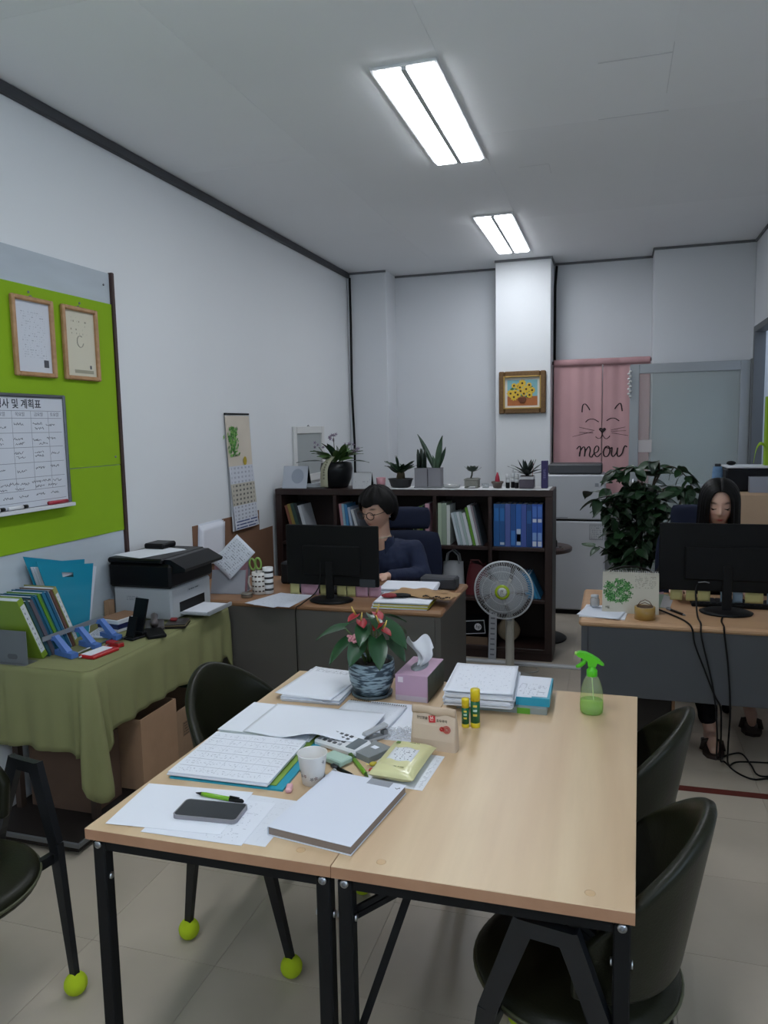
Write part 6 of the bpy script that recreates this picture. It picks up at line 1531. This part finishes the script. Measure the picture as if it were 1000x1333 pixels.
BR = [  # branch paths in local metres
 [(0, 0, .56), (-.02, -.02, .8), (-.05, -.05, 1.05), (-.15, -.08, 1.30), (-.22, -.10, 1.31)], [(-.06, -.05, 1.05), (-.02, -.05, 1.25), (-.10, -.08, 1.34), (-.20, -.1, 1.26)],
 [(0, 0, .56), (.02, -.02, .85), (.05, -.02, 1.2), (.09, -.04, 1.36), (.02, -.06, 1.37)], [(.05, -.02, 1.2), (.12, -.05, 1.33), (.20, -.06, 1.33), (.28, -.08, 1.24), (.32, -.09, 1.10)],
 [(.05, -.02, 1.15), (.14, -.05, 1.20), (.22, -.07, 1.20), (.27, -.08, 1.12)], [(0, 0, .7), (-.10, -.05, .95), (-.22, -.08, 1.10), (-.32, -.1, 1.06)],
 [(0, 0, .75), (-.12, -.03, 1.0), (-.20, -.06, 1.14), (-.26, -.08, 1.17)], [(0, 0, .8), (-.06, -.08, 1.0), (-.10, -.14, 1.14)], [(0, 0, .8), (.05, -.08, 1.0), (.10, -.14, 1.12)],
 [(0, 0, .7), (.10, -.05, .9), (.17, -.08, 1.0)], [(0, 0, .65), (-.12, -.06, .80), (-.20, -.1, .85)], [(0, 0, .65), (.09, -.06, .78), (.14, -.1, .80)], [(0, 0, .9), (0, -.05, 1.12), (0, -.1, 1.2)],
 [(0, 0, .75), (-.02, .1, .95), (-.05, .18, 1.1)], [(0, 0, .75), (.08, .1, .98), (.12, .18, 1.12)], [(-.1, -.05, .9), (-.2, -.1, .78), (-.30, -.12, .80)], [(0, 0, .62), (-.08, -.10, .72), (-.13, -.14, .68)]]
NL = [15, 11, 13, 16, 13, 24, 19, 29, 29, 21, 20, 17, 26, 12, 11, 7, 15]
for bi, P in enumerate(BR):
    sp = smooth_line([Vector(p) for p in P], 6)
    MB().tube(sp, [max(.0022, (.013 if bi in (0, 2) else .007) * (1 - .8 * i / len(sp))) for i in range(len(sp))], 6).build('branch', bark, t)
    for k in range(NL[bi]):
        f = (.35 + .65 * (k + random.random() * .6) / NL[bi]) if bi > 4 else (.45 + .55 * (k + random.random() * .6) / NL[bi])
        i = min(len(sp) - 2, int(f * (len(sp) - 1))); p = sp[i]; tg = (sp[i + 1] - sp[i]).normalized()
        a = k * 2.4 + bi; sd = Vector((math.cos(a), math.sin(a) - .25, random.uniform(-.5, .35)))
        jit = Vector((random.gauss(0, .036), random.gauss(0, .03), random.gauss(0, .045))) if bi > 4 else Vector()
        put(LM[random.randrange(4)], t, p + jit, sd + tg * .5, random.uniform(-.7, .7), random.uniform(.7, 1.1))

g = MB(); lm2 = [[tuple(v.co) for v in me.vertices] for me in LM]; lf2 = [[tuple(p.vertices) for p in me.polygons] for me in LM]
for k in range(330):
    a, r, zz = random.uniform(0, 2 * PI), random.random() ** .45, random.uniform(-1, 1)
    s_ = math.sqrt(max(0, 1 - zz * zz))
    c = Vector((-.055 + .215 * r * s_ * math.cos(a), -.03 + .17 * r * s_ * math.sin(a), .93 + .31 * zz))
    M = Matrix.Translation(c) @ Euler((random.uniform(-.8, .8), random.uniform(.1, 1.2), random.uniform(0, 6.28))).to_matrix().to_4x4() @ Matrix.Scale(random.uniform(.6, .95), 4)
    q = random.randrange(4); g.add(lm2[q], lf2[q], random.randrange(3), True, M)
tag(g.build('inner_leaves', [LM[0].materials[0], LM[1].materials[0], LM[3].materials[0]], t), kind='stuff')

# ------------------------------------------------------------------ cabinet and printer at the right wall
t = thing('filing_cabinet', 'beige cabinet under the black printer at the right wall', 'cabinet', (.70, 5.60, 0))
cbm = mat('c0a488', .7, var=.05, vs=6)
MB().span((0, 0.012, .02), (.385, .42, 1.150), bev=.004).build('body', cbm, t)
for k in range(3): MB().span((.004, -.006, .04 + k * .37), (.381, .0115, .40 + k * .37), bev=.003).build('door', cbm, t)
MB().span((.01, .03, 0), (.375, .41, .0195)).build('plinth', BLACK, t)
t = thing('laser_printer', 'black printer with white top on the beige cabinet', 'printer', (.90, 5.86, 1.1506))
MB().span((-.155, -.15, 0), (.18, .155, .160), bev=.012).build('body', mat('15171c', .45), t)
MB().span((-.152, -.148, .1603), (.178, .152, .172), bev=.003).build('white_cover', mat('c6c9cd', .6), t)
t = thing('drawer_box', 'clear three-part plastic box before the black printer', 'box', (.955, 5.655, 1.1506))
for x in (-.07, -.024, .024, .07): MB().span((x - .0012, -.03, 0), (x + .0012, .03, .105)).build('divider', glass('c9cdd6', .15, .35), t)
MB().span((-.07, -.0315, 0), (.07, -.0302, .105)).build('front_panel', glass('b9bdc9', .2, .35), t)
MB().span((-.07, -.03, 0), (.07, .03, .0015)).build('bottom', glass('c9cdd6', .15, .35), t)
MB().span((-.0725, -.032, .1052), (.0725, .032, .108)).build('lid', glass('c9cdd6', .15, .4), t)
for k in range(3): MB().box((-.047 + k * .047, 0, .03), (.035, .045, .056), bev=.004).build('content', mat(('8f95a3', '7d8391', 'a1a6b0')[k], .7), t)
t = thing('blue_pouch', 'small blue and white pouch at the left of the black printer', 'pouch', (.700, 5.80, 1.1506))
MB().grid(lambda u, v: ((.018 + .018 * math.sin(PI * v * .8)) * math.cos(2 * PI * u), .02 * math.sin(2 * PI * u), v * .17), 20, 10, wrap=True).build('pouch', mat('6f93b8', .5, var=.4, vs=30), t)
MB().box((0, 0, .18), (.04, .014, .02), bev=.004).build('cap', mat('30353b', .5), t)
tag(MB().sph((0, 0, .016), (.032, .022, .016), 14, 8).build('black_pouch', BLACKM, None, (.80, 5.90, 1.3232)), 'black lump lying on the black printer\'s white top', 'pouch')
bpy.data.objects['black_pouch'].name = 'tape_dispenser'; bpy.data.objects['tape_dispenser']['label'] = 'small black tape dispenser on the black printer\'s white top'; bpy.data.objects['tape_dispenser']['category'] = 'dispenser'
t = thing('partition_panel', 'white panel with bright green edge standing at the right wall', 'panel', (1.06, 5.90, 1.1506))
MB().span((-.012, -.06, 0), (.028, .05, .70), bev=.002).build('white_sheet', mat('c9cdd2', .6), t)
MB().span((-.045, -.02, 0), (-.0125, .05, .655), bev=.002).build('green_strip', mat('8fb31a', .6), t)
rbp = smooth_line([Vector(p) for p in ((-.04, -.022, .29), (-.06, -.03, .32), (-.085, -.035, .325), (-.105, -.04, .29), (-.115, -.04, .235), (-.120, -.04, .19))], 6)
MB().add([(p + Vector((0, s * .012 * (1 - .7 * i / len(rbp)), s * .014 * (1 - .8 * i / len(rbp)))))[:] for i, p in enumerate(rbp) for s in (-1, 1)], [(2 * i, 2 * i + 1, 2 * i + 3, 2 * i + 2) for i in range(len(rbp) - 1)], 0, True).build('green_ribbon', mat('93b81e', .6), t, solid=.001)

# ------------------------------------------------------------------ office chairs
def office_chair(x, y, rz, label, top):
    t = thing('office_chair', label, 'chair', (x, y, 0), rz, 'navy office chairs')
    def pad(w, h, th, bow): return lambda sgn: (lambda u, v: ((u - .5) * w * (1 - .10 * abs(2 * v - 1) ** 3), sgn * th / 2 * (max(0, (1 - abs(2 * u - 1) ** 4) * (1 - abs(2 * v - 1) ** 4))) ** .5 - bow * (2 * u - 1) ** 2, (v - .5) * h * (1 - .06 * abs(2 * u - 1) ** 3)))
    def cushion(nm, w, h, th, bow, M):
        p = pad(w, h, th, bow); MB().grid(p(1), 20, 20, M=M).grid(p(-1), 20, 20, M=M).build(nm, NAVY, t)
    cushion('backrest', .47, top - .64, .07, .03, TR((0, .20, .45 + (top - .64) / 2 + .04), rx=.10))
    cushion('headrest', .30, .155, .07, .02, TR((0, .275, top - .08), rx=.05))
    cushion('seat', .50, .48, .10, 0, TR((0, -.03, .445), rx=PI / 2))
    MB().bar((0, .26, .40), (0, .315, top - .10), .05, .02, up=(0, 1, 0)).build('spine', BLACKM, t)
    MB().bar((0, .0, .385), (0, .27, .40), .05, .03).build('seat_bracket', BLACKM, t)
    MB().cyl((0, 0, .10), (0, 0, .39), .028, n=16).build('gas_lift', BLACKM, t)
    for s in (-1, 1):
        MB().tube([(s * .27, .05, .42), (s * .28, .03, .62), (s * .275, -.12, .635)], .014, 8).bar((s * .275, .06, .64), (s * .275, -.17, .64), .05, .022).build('armrest', BLACKM, t)
    for k in range(5):
        a = k * 2 * PI / 5 + .3
        l = MB().bar((0, 0, .10), (.27 * math.cos(a), .27 * math.sin(a), .075), .045, .03, w1=.028, h1=.02).build('leg', BLACKM, t)
        MB().sph((.28 * math.cos(a), .28 * math.sin(a), .029), (.028, .028, .029), 12, 8).build('caster', BLACK, l)
    return t

# ------------------------------------------------------------------ people
def capsule(mb, p0, r0, p1, r1, n=14):
    p0, p1 = Vector(p0), Vector(p1); d = p1 - p0; L_ = max(d.length, 1e-5)
    prof = [(max(1e-4, r0 * math.sin(a)), -r0 * math.cos(a)) for a in [PI / 2 * k / 5 for k in range(6)]] + [(max(1e-4, r1 * math.cos(a)), L_ + r1 * math.sin(a)) for a in [PI / 2 * k / 5 for k in range(6)]]
    mb.lathe(prof, n=n, M=Matrix.Translation(p0) @ d.to_track_quat('Z', 'Y').to_matrix().to_4x4())
def gauss(x, s): return math.exp(-(x / s) ** 2)
def head_pt(th, ph, wide=1.0):
    """th: 0 crown .. pi chin side; ph: 0 faces -Y. Head centre at the origin, face towards -Y"""
    x, y, z = math.sin(th) * math.sin(ph), -math.sin(th) * math.cos(ph), math.cos(th)
    X, Y_, Z = x * .076 * wide, y * .096, z * .118
    if Z < 0:
        k = -Z / .118; X *= 1 - .30 * k ** 1.6; Y_ *= (1 - .06 * k ** 2) if Y_ < 0 else (1 - .42 * k ** 1.2)
    if Y_ < 0:
        f = 1.0
        d = .024 * gauss(X, .013) * gauss(Z + .024, .017) + .012 * gauss(X, .009) * gauss(Z, .024)
        d += .009 * gauss(X, .028) * gauss(Z + .061, .016) + .0055 * gauss(X, .021) * gauss(Z + .056, .0045) + .006 * gauss(X, .018) * gauss(Z + .067, .005) - .0025 * gauss(X, .02) * gauss(Z + .0615, .0025)
        d += .011 * gauss(X, .02) * gauss(Z + .103, .018) + .005 * gauss(Z - .032, .014) * gauss(X, .05)
        d -= .009 * (gauss(X - .031, .017) + gauss(X + .031, .017)) * gauss(Z - .004, .013)
        d += .004 * (gauss(X - .031, .012) + gauss(X + .031, .012)) * gauss(Z - .002, .007)
        d += .005 * (gauss(X - .042, .02) + gauss(X + .042, .02)) * gauss(Z + .03, .022)
        d += .004 * (gauss(X - .012, .006) + gauss(X + .012, .006)) * gauss(Z + .031, .007)
        Y_ -= d * f
    return Vector((X, Y_, Z))
def skin_material(skin, lip, brow):
    m, nt, b = base_mat('skin')
    at = add(nt, 'ShaderNodeAttribute'); at.attribute_name = 'tint'
    nt.links.new(at.outputs['Color'], b.inputs['Base Color']); b.inputs['Roughness'].default_value = .5
    b.inputs['Subsurface Weight'].default_value = .12; b.inputs['Subsurface Radius'].default_value = (.01, .004, .002)
    return m
def remesh(mb, voxel, name, smooth=3):
    me = mb.mesh(name + '_raw'); o = bpy.data.objects.new(name, me); COL.objects.link(o)
    r = o.modifiers.new('r', 'REMESH'); r.mode = 'VOXEL'; r.voxel_size = voxel; r.use_smooth_shade = True
    s = o.modifiers.new('s', 'SMOOTH'); s.factor = .5; s.iterations = smooth
    dg = bpy.context.evaluated_depsgraph_get(); n = bpy.data.meshes.new_from_object(o.evaluated_get(dg)); n.name = name
    bpy.data.objects.remove(o); bpy.data.meshes.remove(me)
    n.polygons.foreach_set('use_smooth', [True] * len(n.polygons))
    return n
def person(label, loc, J, head, hr, wide, skin, lip, brow, jacket, trousers, shoe, feet, arm_sleeve=1.0, hs=1.0):
    """J: joints in local metres; head: centre; hr: (pitch, roll, yaw) of the head"""
    t = thing('person', label, 'person', loc)
    b = MB(); HM = TR(head) @ Euler(hr).to_matrix().to_4x4() @ Matrix.Scale(hs, 4)
    NT, NP = 44, 56
    b.grid(lambda u, v: head_pt(.001 + (PI - .002) * v, 2 * PI * u, wide), NP, NT, wrap=True, M=HM)
    for s in (-1, 1): b.sph((s * .077 * wide, .008, -.005), (.011, .022, .033), 10, 8, M=HM)
    neck_top = HM @ Vector((0, .022, -.07))
    capsule(b, J['neck'], .054, neck_top, .050)
    capsule(b, J['neck'], .06, J['chest'], .10)
    def lr(nm, s): p = Vector(J[nm]); return Vector((s * p.x, p.y, p.z)) if nm + ('_l' if s > 0 else '_r') not in J else Vector(J[nm + ('_l' if s > 0 else '_r')])
    for s in (-1, 1):
        sh, el, wr, hp, kn, an, to = [lr(q, s) for q in ('sh', 'el', 'wr', 'hip', 'knee', 'ank', 'toe')]
        capsule(b, J['chest'], .10, sh, .05); capsule(b, sh, .047, el, .037); capsule(b, el, .037, wr, .025)
        d = (wr - el); d.z *= .25; d.normalize(); sd = Vector((d.y, -d.x, 0)).normalized() * (1 if s < 0 else -1)
        pc = wr + d * .045
        capsule(b, wr + d * .01, .022, pc + sd * .0, .024); capsule(b, wr + d * .02 + sd * .012, .018, pc + d * .02 + sd * .022, .016); capsule(b, wr + d * .02 - sd * .012, .018, pc + d * .02 - sd * .022, .016)
        for q, (off, ln) in enumerate(((.030, .060), (.0105, .070), (-.0105, .066), (-.030, .052))):
            f0 = pc + d * .024 + sd * off; f1 = f0 + d * ln * .5 + Vector((0, 0, .008)) + sd * off * .12; f2 = f1 + d * ln * .42 + Vector((0, 0, -.016))
            capsule(b, f0, .0092, f1, .0085, 8); capsule(b, f1, .0085, f2, .0072, 8)
        th0 = wr + d * .03 + sd * .022; th1 = th0 + d * .025 + sd * .026 - Vector((0, 0, .006)); th2 = th1 + d * .026 + sd * .004 - Vector((0, 0, .004))
        capsule(b, th0, .0115, th1, .0098, 8); capsule(b, th1, .0098, th2, .0082, 8)
        capsule(b, J['pelvis'], .10, hp, .08); capsule(b, hp, .078, kn, .052); capsule(b, kn, .052, an, .034)
        fm_ = an.lerp(to, .55); capsule(b, an + Vector((0, .015, -.03)), .032, fm_, .032); capsule(b, fm_, .032, to, .022)
    for a_, r0, c_, r1 in (('pelvis', .125, 'waist', .11), ('waist', .11, 'chest', .125)):
        for s in (-.035, .035): capsule(b, Vector(J[a_]) + Vector((s, 0, 0)), r0, Vector(J[c_]) + Vector((s, 0, 0)), r1)
    me = remesh(b, .0055, 'body', 3)
    at = me.color_attributes.new('tint', 'FLOAT_COLOR', 'POINT'); HI = HM.inverted()
    sk, lp, bw = lin(skin), lin(lip), lin(brow)
    cols = []
    for v in me.vertices:
        p = HI @ v.co; c = sk
        if p.y < -.04 and abs(p.z) < .13:
            kl = gauss(p.x, .021) ** 2 * gauss(p.z + .0615, .0085) ** 2 * 1.6
            kb = max(gauss(p.x - .033, .017), gauss(p.x + .033, .017)) ** 2 * gauss(p.z - .027 + .1 * abs(abs(p.x) - .03), .0062) ** 2 * 1.6
            ke = max(gauss(p.x - .031, .0135), gauss(p.x + .031, .0135)) ** 2 * gauss(p.z - .002, .004) * 0
            kc = max(gauss(p.x - .04, .02), gauss(p.x + .04, .02)) * gauss(p.z + .035, .02) * .25
            for k, cc in ((min(1, kl), lp), (min(.85, kb), bw), (min(.3, kc), lp)):
                c = tuple(a * (1 - k) + q * k for a, q in zip(c, cc))
        cols += c
    at.data.foreach_set('color', cols)
    me.materials.append(skin_material(skin, lip, brow))
    o = bpy.data.objects.new('body', me); COL.objects.link(o); o.parent = t
    # downcast eyes: lid line with lashes, a sliver of eye beneath
    def surf(x, z):
        best = None
        for i in range(81):
            for th in (math.acos(max(-1, min(1, z / .118))),):
                ph = (i / 80 - .5) * PI; q = head_pt(th, ph, wide); e = abs(q.x - x)
                if best is None or e < best[0]: best = (e, q.y)
        return best[1]
    for s in (-1, 1):
        ln = [Vector((s * (.018 + .026 * k / 8), surf(s * (.018 + .026 * k / 8), -.002 - .004 * math.sin(PI * k / 8)) - .0012, -.001 - .0045 * math.sin(PI * k / 8))) for k in range(9)]
        e = MB().tube(ln, [.0009, .0016, .0019, .002, .002, .002, .0019, .0017, .0012], 6, M=HM).build('eyelashes', mat('17120f', .6), t)
        ew = MB().sph((s * .031, surf(s * .031, -.007) + .0005, -.0085), (.0105, .0022, .0026), 10, 6, M=HM).build('eye', mat('3a2f2a', .2), t)
    # clothes
    def cloth(nm, mb, m, vox=.009):
        me = remesh(mb, vox, nm, 3)
        for v in me.vertices:
            n = noise.noise(v.co * 16) + .6 * noise.noise(v.co * 38); v.co += v.normal * .0045 * n
        me.materials.append(m); o = bpy.data.objects.new(nm, me); COL.objects.link(o); o.parent = t; return o
    c = MB(); ch = Vector(J['chest'])
    for a_, r0, c_, r1 in (('pelvis', .14, 'waist', .132), ('waist', .132, 'chest', .145)):
        for s in (-.045, .045): capsule(c, Vector(J[a_]) + Vector((s, 0, .02)), r0, Vector(J[c_]) + Vector((s, 0, -.02)), r1)
    for s in (-1, 1):
        sh, el, wr = [lr(q, s) for q in ('sh', 'el', 'wr')]
        capsule(c, ch + Vector((0, 0, .0)), .11, sh, .066); capsule(c, sh, .066, el, .054); capsule(c, el, .054, el.lerp(wr, .86 * arm_sleeve), .040)
        capsule(c, ch + Vector((s * .03, .03, .08)), .045, sh + Vector((0, 0, .0)), .055)
    cloth('jacket', c, mat(jacket, .85, bump=.3, bs=250, var=.12, vs=8))
    # collar around the neck
    nk = Vector(J['neck'])
    cl_ = MB().grid(lambda u, v: ((.066 + .018 * (1 - v)) * math.cos(PI * (.5 + .0) + PI * 1.72 * (u - .5)), nk.y + .012 + (.062 + .02 * (1 - v)) * math.sin(PI * .5 + PI * 1.72 * (u - .5)), nk.z - .055 + .065 * v + (.0 - .09 * (1 - v)) * (abs(2 * u - 1) ** 3)), 28, 6)
    cl_.build('collar', mat(jacket, .85, bump=.3, bs=250, var=.12, vs=8), t, solid=.004)
    c = MB()
    for s in (-1, 1):
        hp, kn, an = [lr(q, s) for q in ('hip', 'knee', 'ank')]
        capsule(c, Vector(J['pelvis']), .115, hp, .095); capsule(c, hp, .092, kn, .066); capsule(c, kn, .066, kn.lerp(an, .85), .05)
    cloth('trousers', c, mat(trousers, .85, var=.12, vs=8), .010)
    for s in (-1, 1):
        an, to = lr('ank', s), lr('toe', s); d = to - an; a = math.atan2(d.x, -d.y); M = TR((an.x, an.y, 0), rz=a)
        sh_ = MB().prism([(x, y) for x, y in ((-.035, .05), (-.042, -.02), (-.05, -.12), (-.035, -.165), (0, -.18), (.035, -.165), (.05, -.12), (.042, -.02), (.035, .05), (0, .062))], .0005, .018, M=M)
        so = sh_.build('sandal', mat(shoe, .6), t)
        MB().tube([(-.048, -.085, .012), (-.04, -.085, .055), (0, -.085, .066), (.04, -.085, .055), (.048, -.085, .012)], .009, 8, flat=1.6, M=M).build('strap', mat(shoe, .6), so)
    return t, HM
SK1, SK2 = 'c79f8a', 'cda592'
JJ = dict(pelvis=(0, .06, .60), waist=(0, .05, .70), chest=(0, .0, .83), neck=(0, -.07, .965), sh=(.185, -.01, .885), el=(.255, -.07, .745), wr=(.10, -.31, .775), hip=(.095, .03, .585), knee=(.12, -.36, .525), ank=(.11, -.34, .085), toe=(.115, -.47, .03))
J1 = dict(JJ)
p1_, H1 = person('person with short black hair and round glasses at the left desk', (-1.365, 4.46, 0), J1, (-.012, -.125, 1.150), (.20, .04, -.34), 1.0, SK1, '9a5a54', '2a201c', '111d3a', '121418', '1a1a1c', None, 1.0, 1.07)
hair = mat('060505', .65, bump=1, bs=220, stretch=(1, 1, .12))
def cap(nu=56, nv=22):
    def fn(u, v):
        ph = 2 * PI * u; f = abs(((ph + PI) % (2 * PI)) - PI)            # 0 = front
        hem = (.046 - .008 * math.cos(f * 5) if f < .8 else .05 - .065 * min(1, (f - .8) / .45)) if f < 1.75 else (-.015 - .075 * min(1, (f - 1.75) / .7))
        thm = math.acos(max(-1, min(1, hem / .135))); th = .001 + thm * v
        p = Vector((math.sin(th) * math.sin(ph) * .108, -math.sin(th) * math.cos(ph) * .118 + .008, math.cos(th) * .135))
        p.z += .0; n = noise.noise(Vector((math.sin(ph) * 4, math.cos(ph) * 4, v * 2))) * .010 + .004 * math.sin(ph * 23 + v * 3) * v
        if v > .75: p.x *= 1 - .10 * (v - .75) / .25; p.y *= 1 - .06 * (v - .75) / .25
        return p * (1 + n / .11)
    return fn
MB().grid(cap(), 56, 22, wrap=True, M=H1).build('hair', hair, p1_, solid=.012)
gl = MB(); gm = mat('4a3a34', .3, .4)
for s in (-1, 1): gl.tube([(s * .033 + .0245 * math.cos(a * PI / 12), -.112 + .10 * abs(s * .033 + .0245 * math.cos(a * PI / 12)) ** 1.5 * 3.2, -.006 + .021 * math.sin(a * PI / 12)) for a in range(24)], .0026, 6, closed=True)
gl.tube([(-.010, -.1115, .002), (0, -.114, .006), (.010, -.1115, .002)], .0022, 6)
for s in (-1, 1): gl.tube([(s * .057, -.107, .002), (s * .078, -.07, .004), (s * .086, .0, .004)], .0022, 6)
gl.build('glasses', gm, p1_).data.transform(H1)
for s in (-1, 1): MB().sph((s * .086, .0, -.036), (.004, .005, .006), 10, 6, M=H1).build('earring', SILVER, p1_)
MB().tube([(.058 * math.cos(a), -.075 + .056 * math.sin(a), .985 - .012 * math.sin(a) * -1) for a in [PI + PI * k / 16 for k in range(17)]], .003, 6).build('necklace', mat('c3b9a0', .3, .3), p1_)
office_chair(-1.31, 4.70, .15, 'navy office chair with headrest behind the left desk', 1.10)

J2 = dict(JJ); J2.update(wr=(.10, -.31, .775), neck=(0, -.05, .985), chest=(0, .01, .845), sh=(.172, .0, .905), el=(.245, -.07, .76), el_r=(-.272, -.05, .765), wr_r=(-.215, -.30, .778), ank_r=(-.05, -.46, .085), toe_r=(-.045, -.59, .03), ank_l=(.185, -.12, .12), toe_l=(.18, -.235, .055))
p2_, H2 = person('person with long straight black hair at the right desk', (.535, 4.46, 0), J2, (0.005, -.10, 1.205), (.20, 0, -.06), .97, SK2, 'a63d3e', '2a201c', '0e0f12', '101115', '2a1c18', None, .35, 1.05)
def longhair():
    def fn(u, v):
        a = math.radians(33) + (2 * PI - 2 * math.radians(33)) * u       # from the face's right edge round the back to the left
        f = abs(((a + PI) % (2 * PI)) - PI)
        dl = math.radians(72 - 100 * min(1, f / 2.4))                      # the parting runs from hairline to crown
        yp, zp = -.108 * math.sin(dl), .128 * math.cos(dl)
        hx_, hy_ = .092, .112
        if v < .45:
            q = v / .45 * PI / 2
            p = Vector(((math.sin(q) ** .85) * hx_ * math.sin(a), yp + (-hy_ * math.cos(a) * .98 + .006 - yp) * (math.sin(q) ** 1.3), -.01 + (zp + .01) * math.cos(q) ** .75))
        else:
            k = (v - .45) / .55; s = 1 + .10 * k
            p = Vector((hx_ * math.sin(a) * s, -hy_ * math.cos(a) * .98 + .006 + .02 * k, -.01 - .35 * k))
            if f < 1.3: p.y += .035 * k; p.x *= 1 + .10 * k
        n = .0035 * math.sin(a * 31) + .003 * math.sin(a * 57 + 2)
        return Vector((p.x * (1 + n / .09 * min(1, v * 2)), p.y * (1 + n / .1 * min(1, v * 2)), p.z))
    return fn
MB().grid(longhair(), 90, 26, M=H2).build('hair', mat('050405', .5, bump=.5, bs=220, stretch=(1, 1, .1)), p2_, solid=.010)
office_chair(.475, 4.72, -.05, 'navy office chair behind the long-haired person', 1.135)
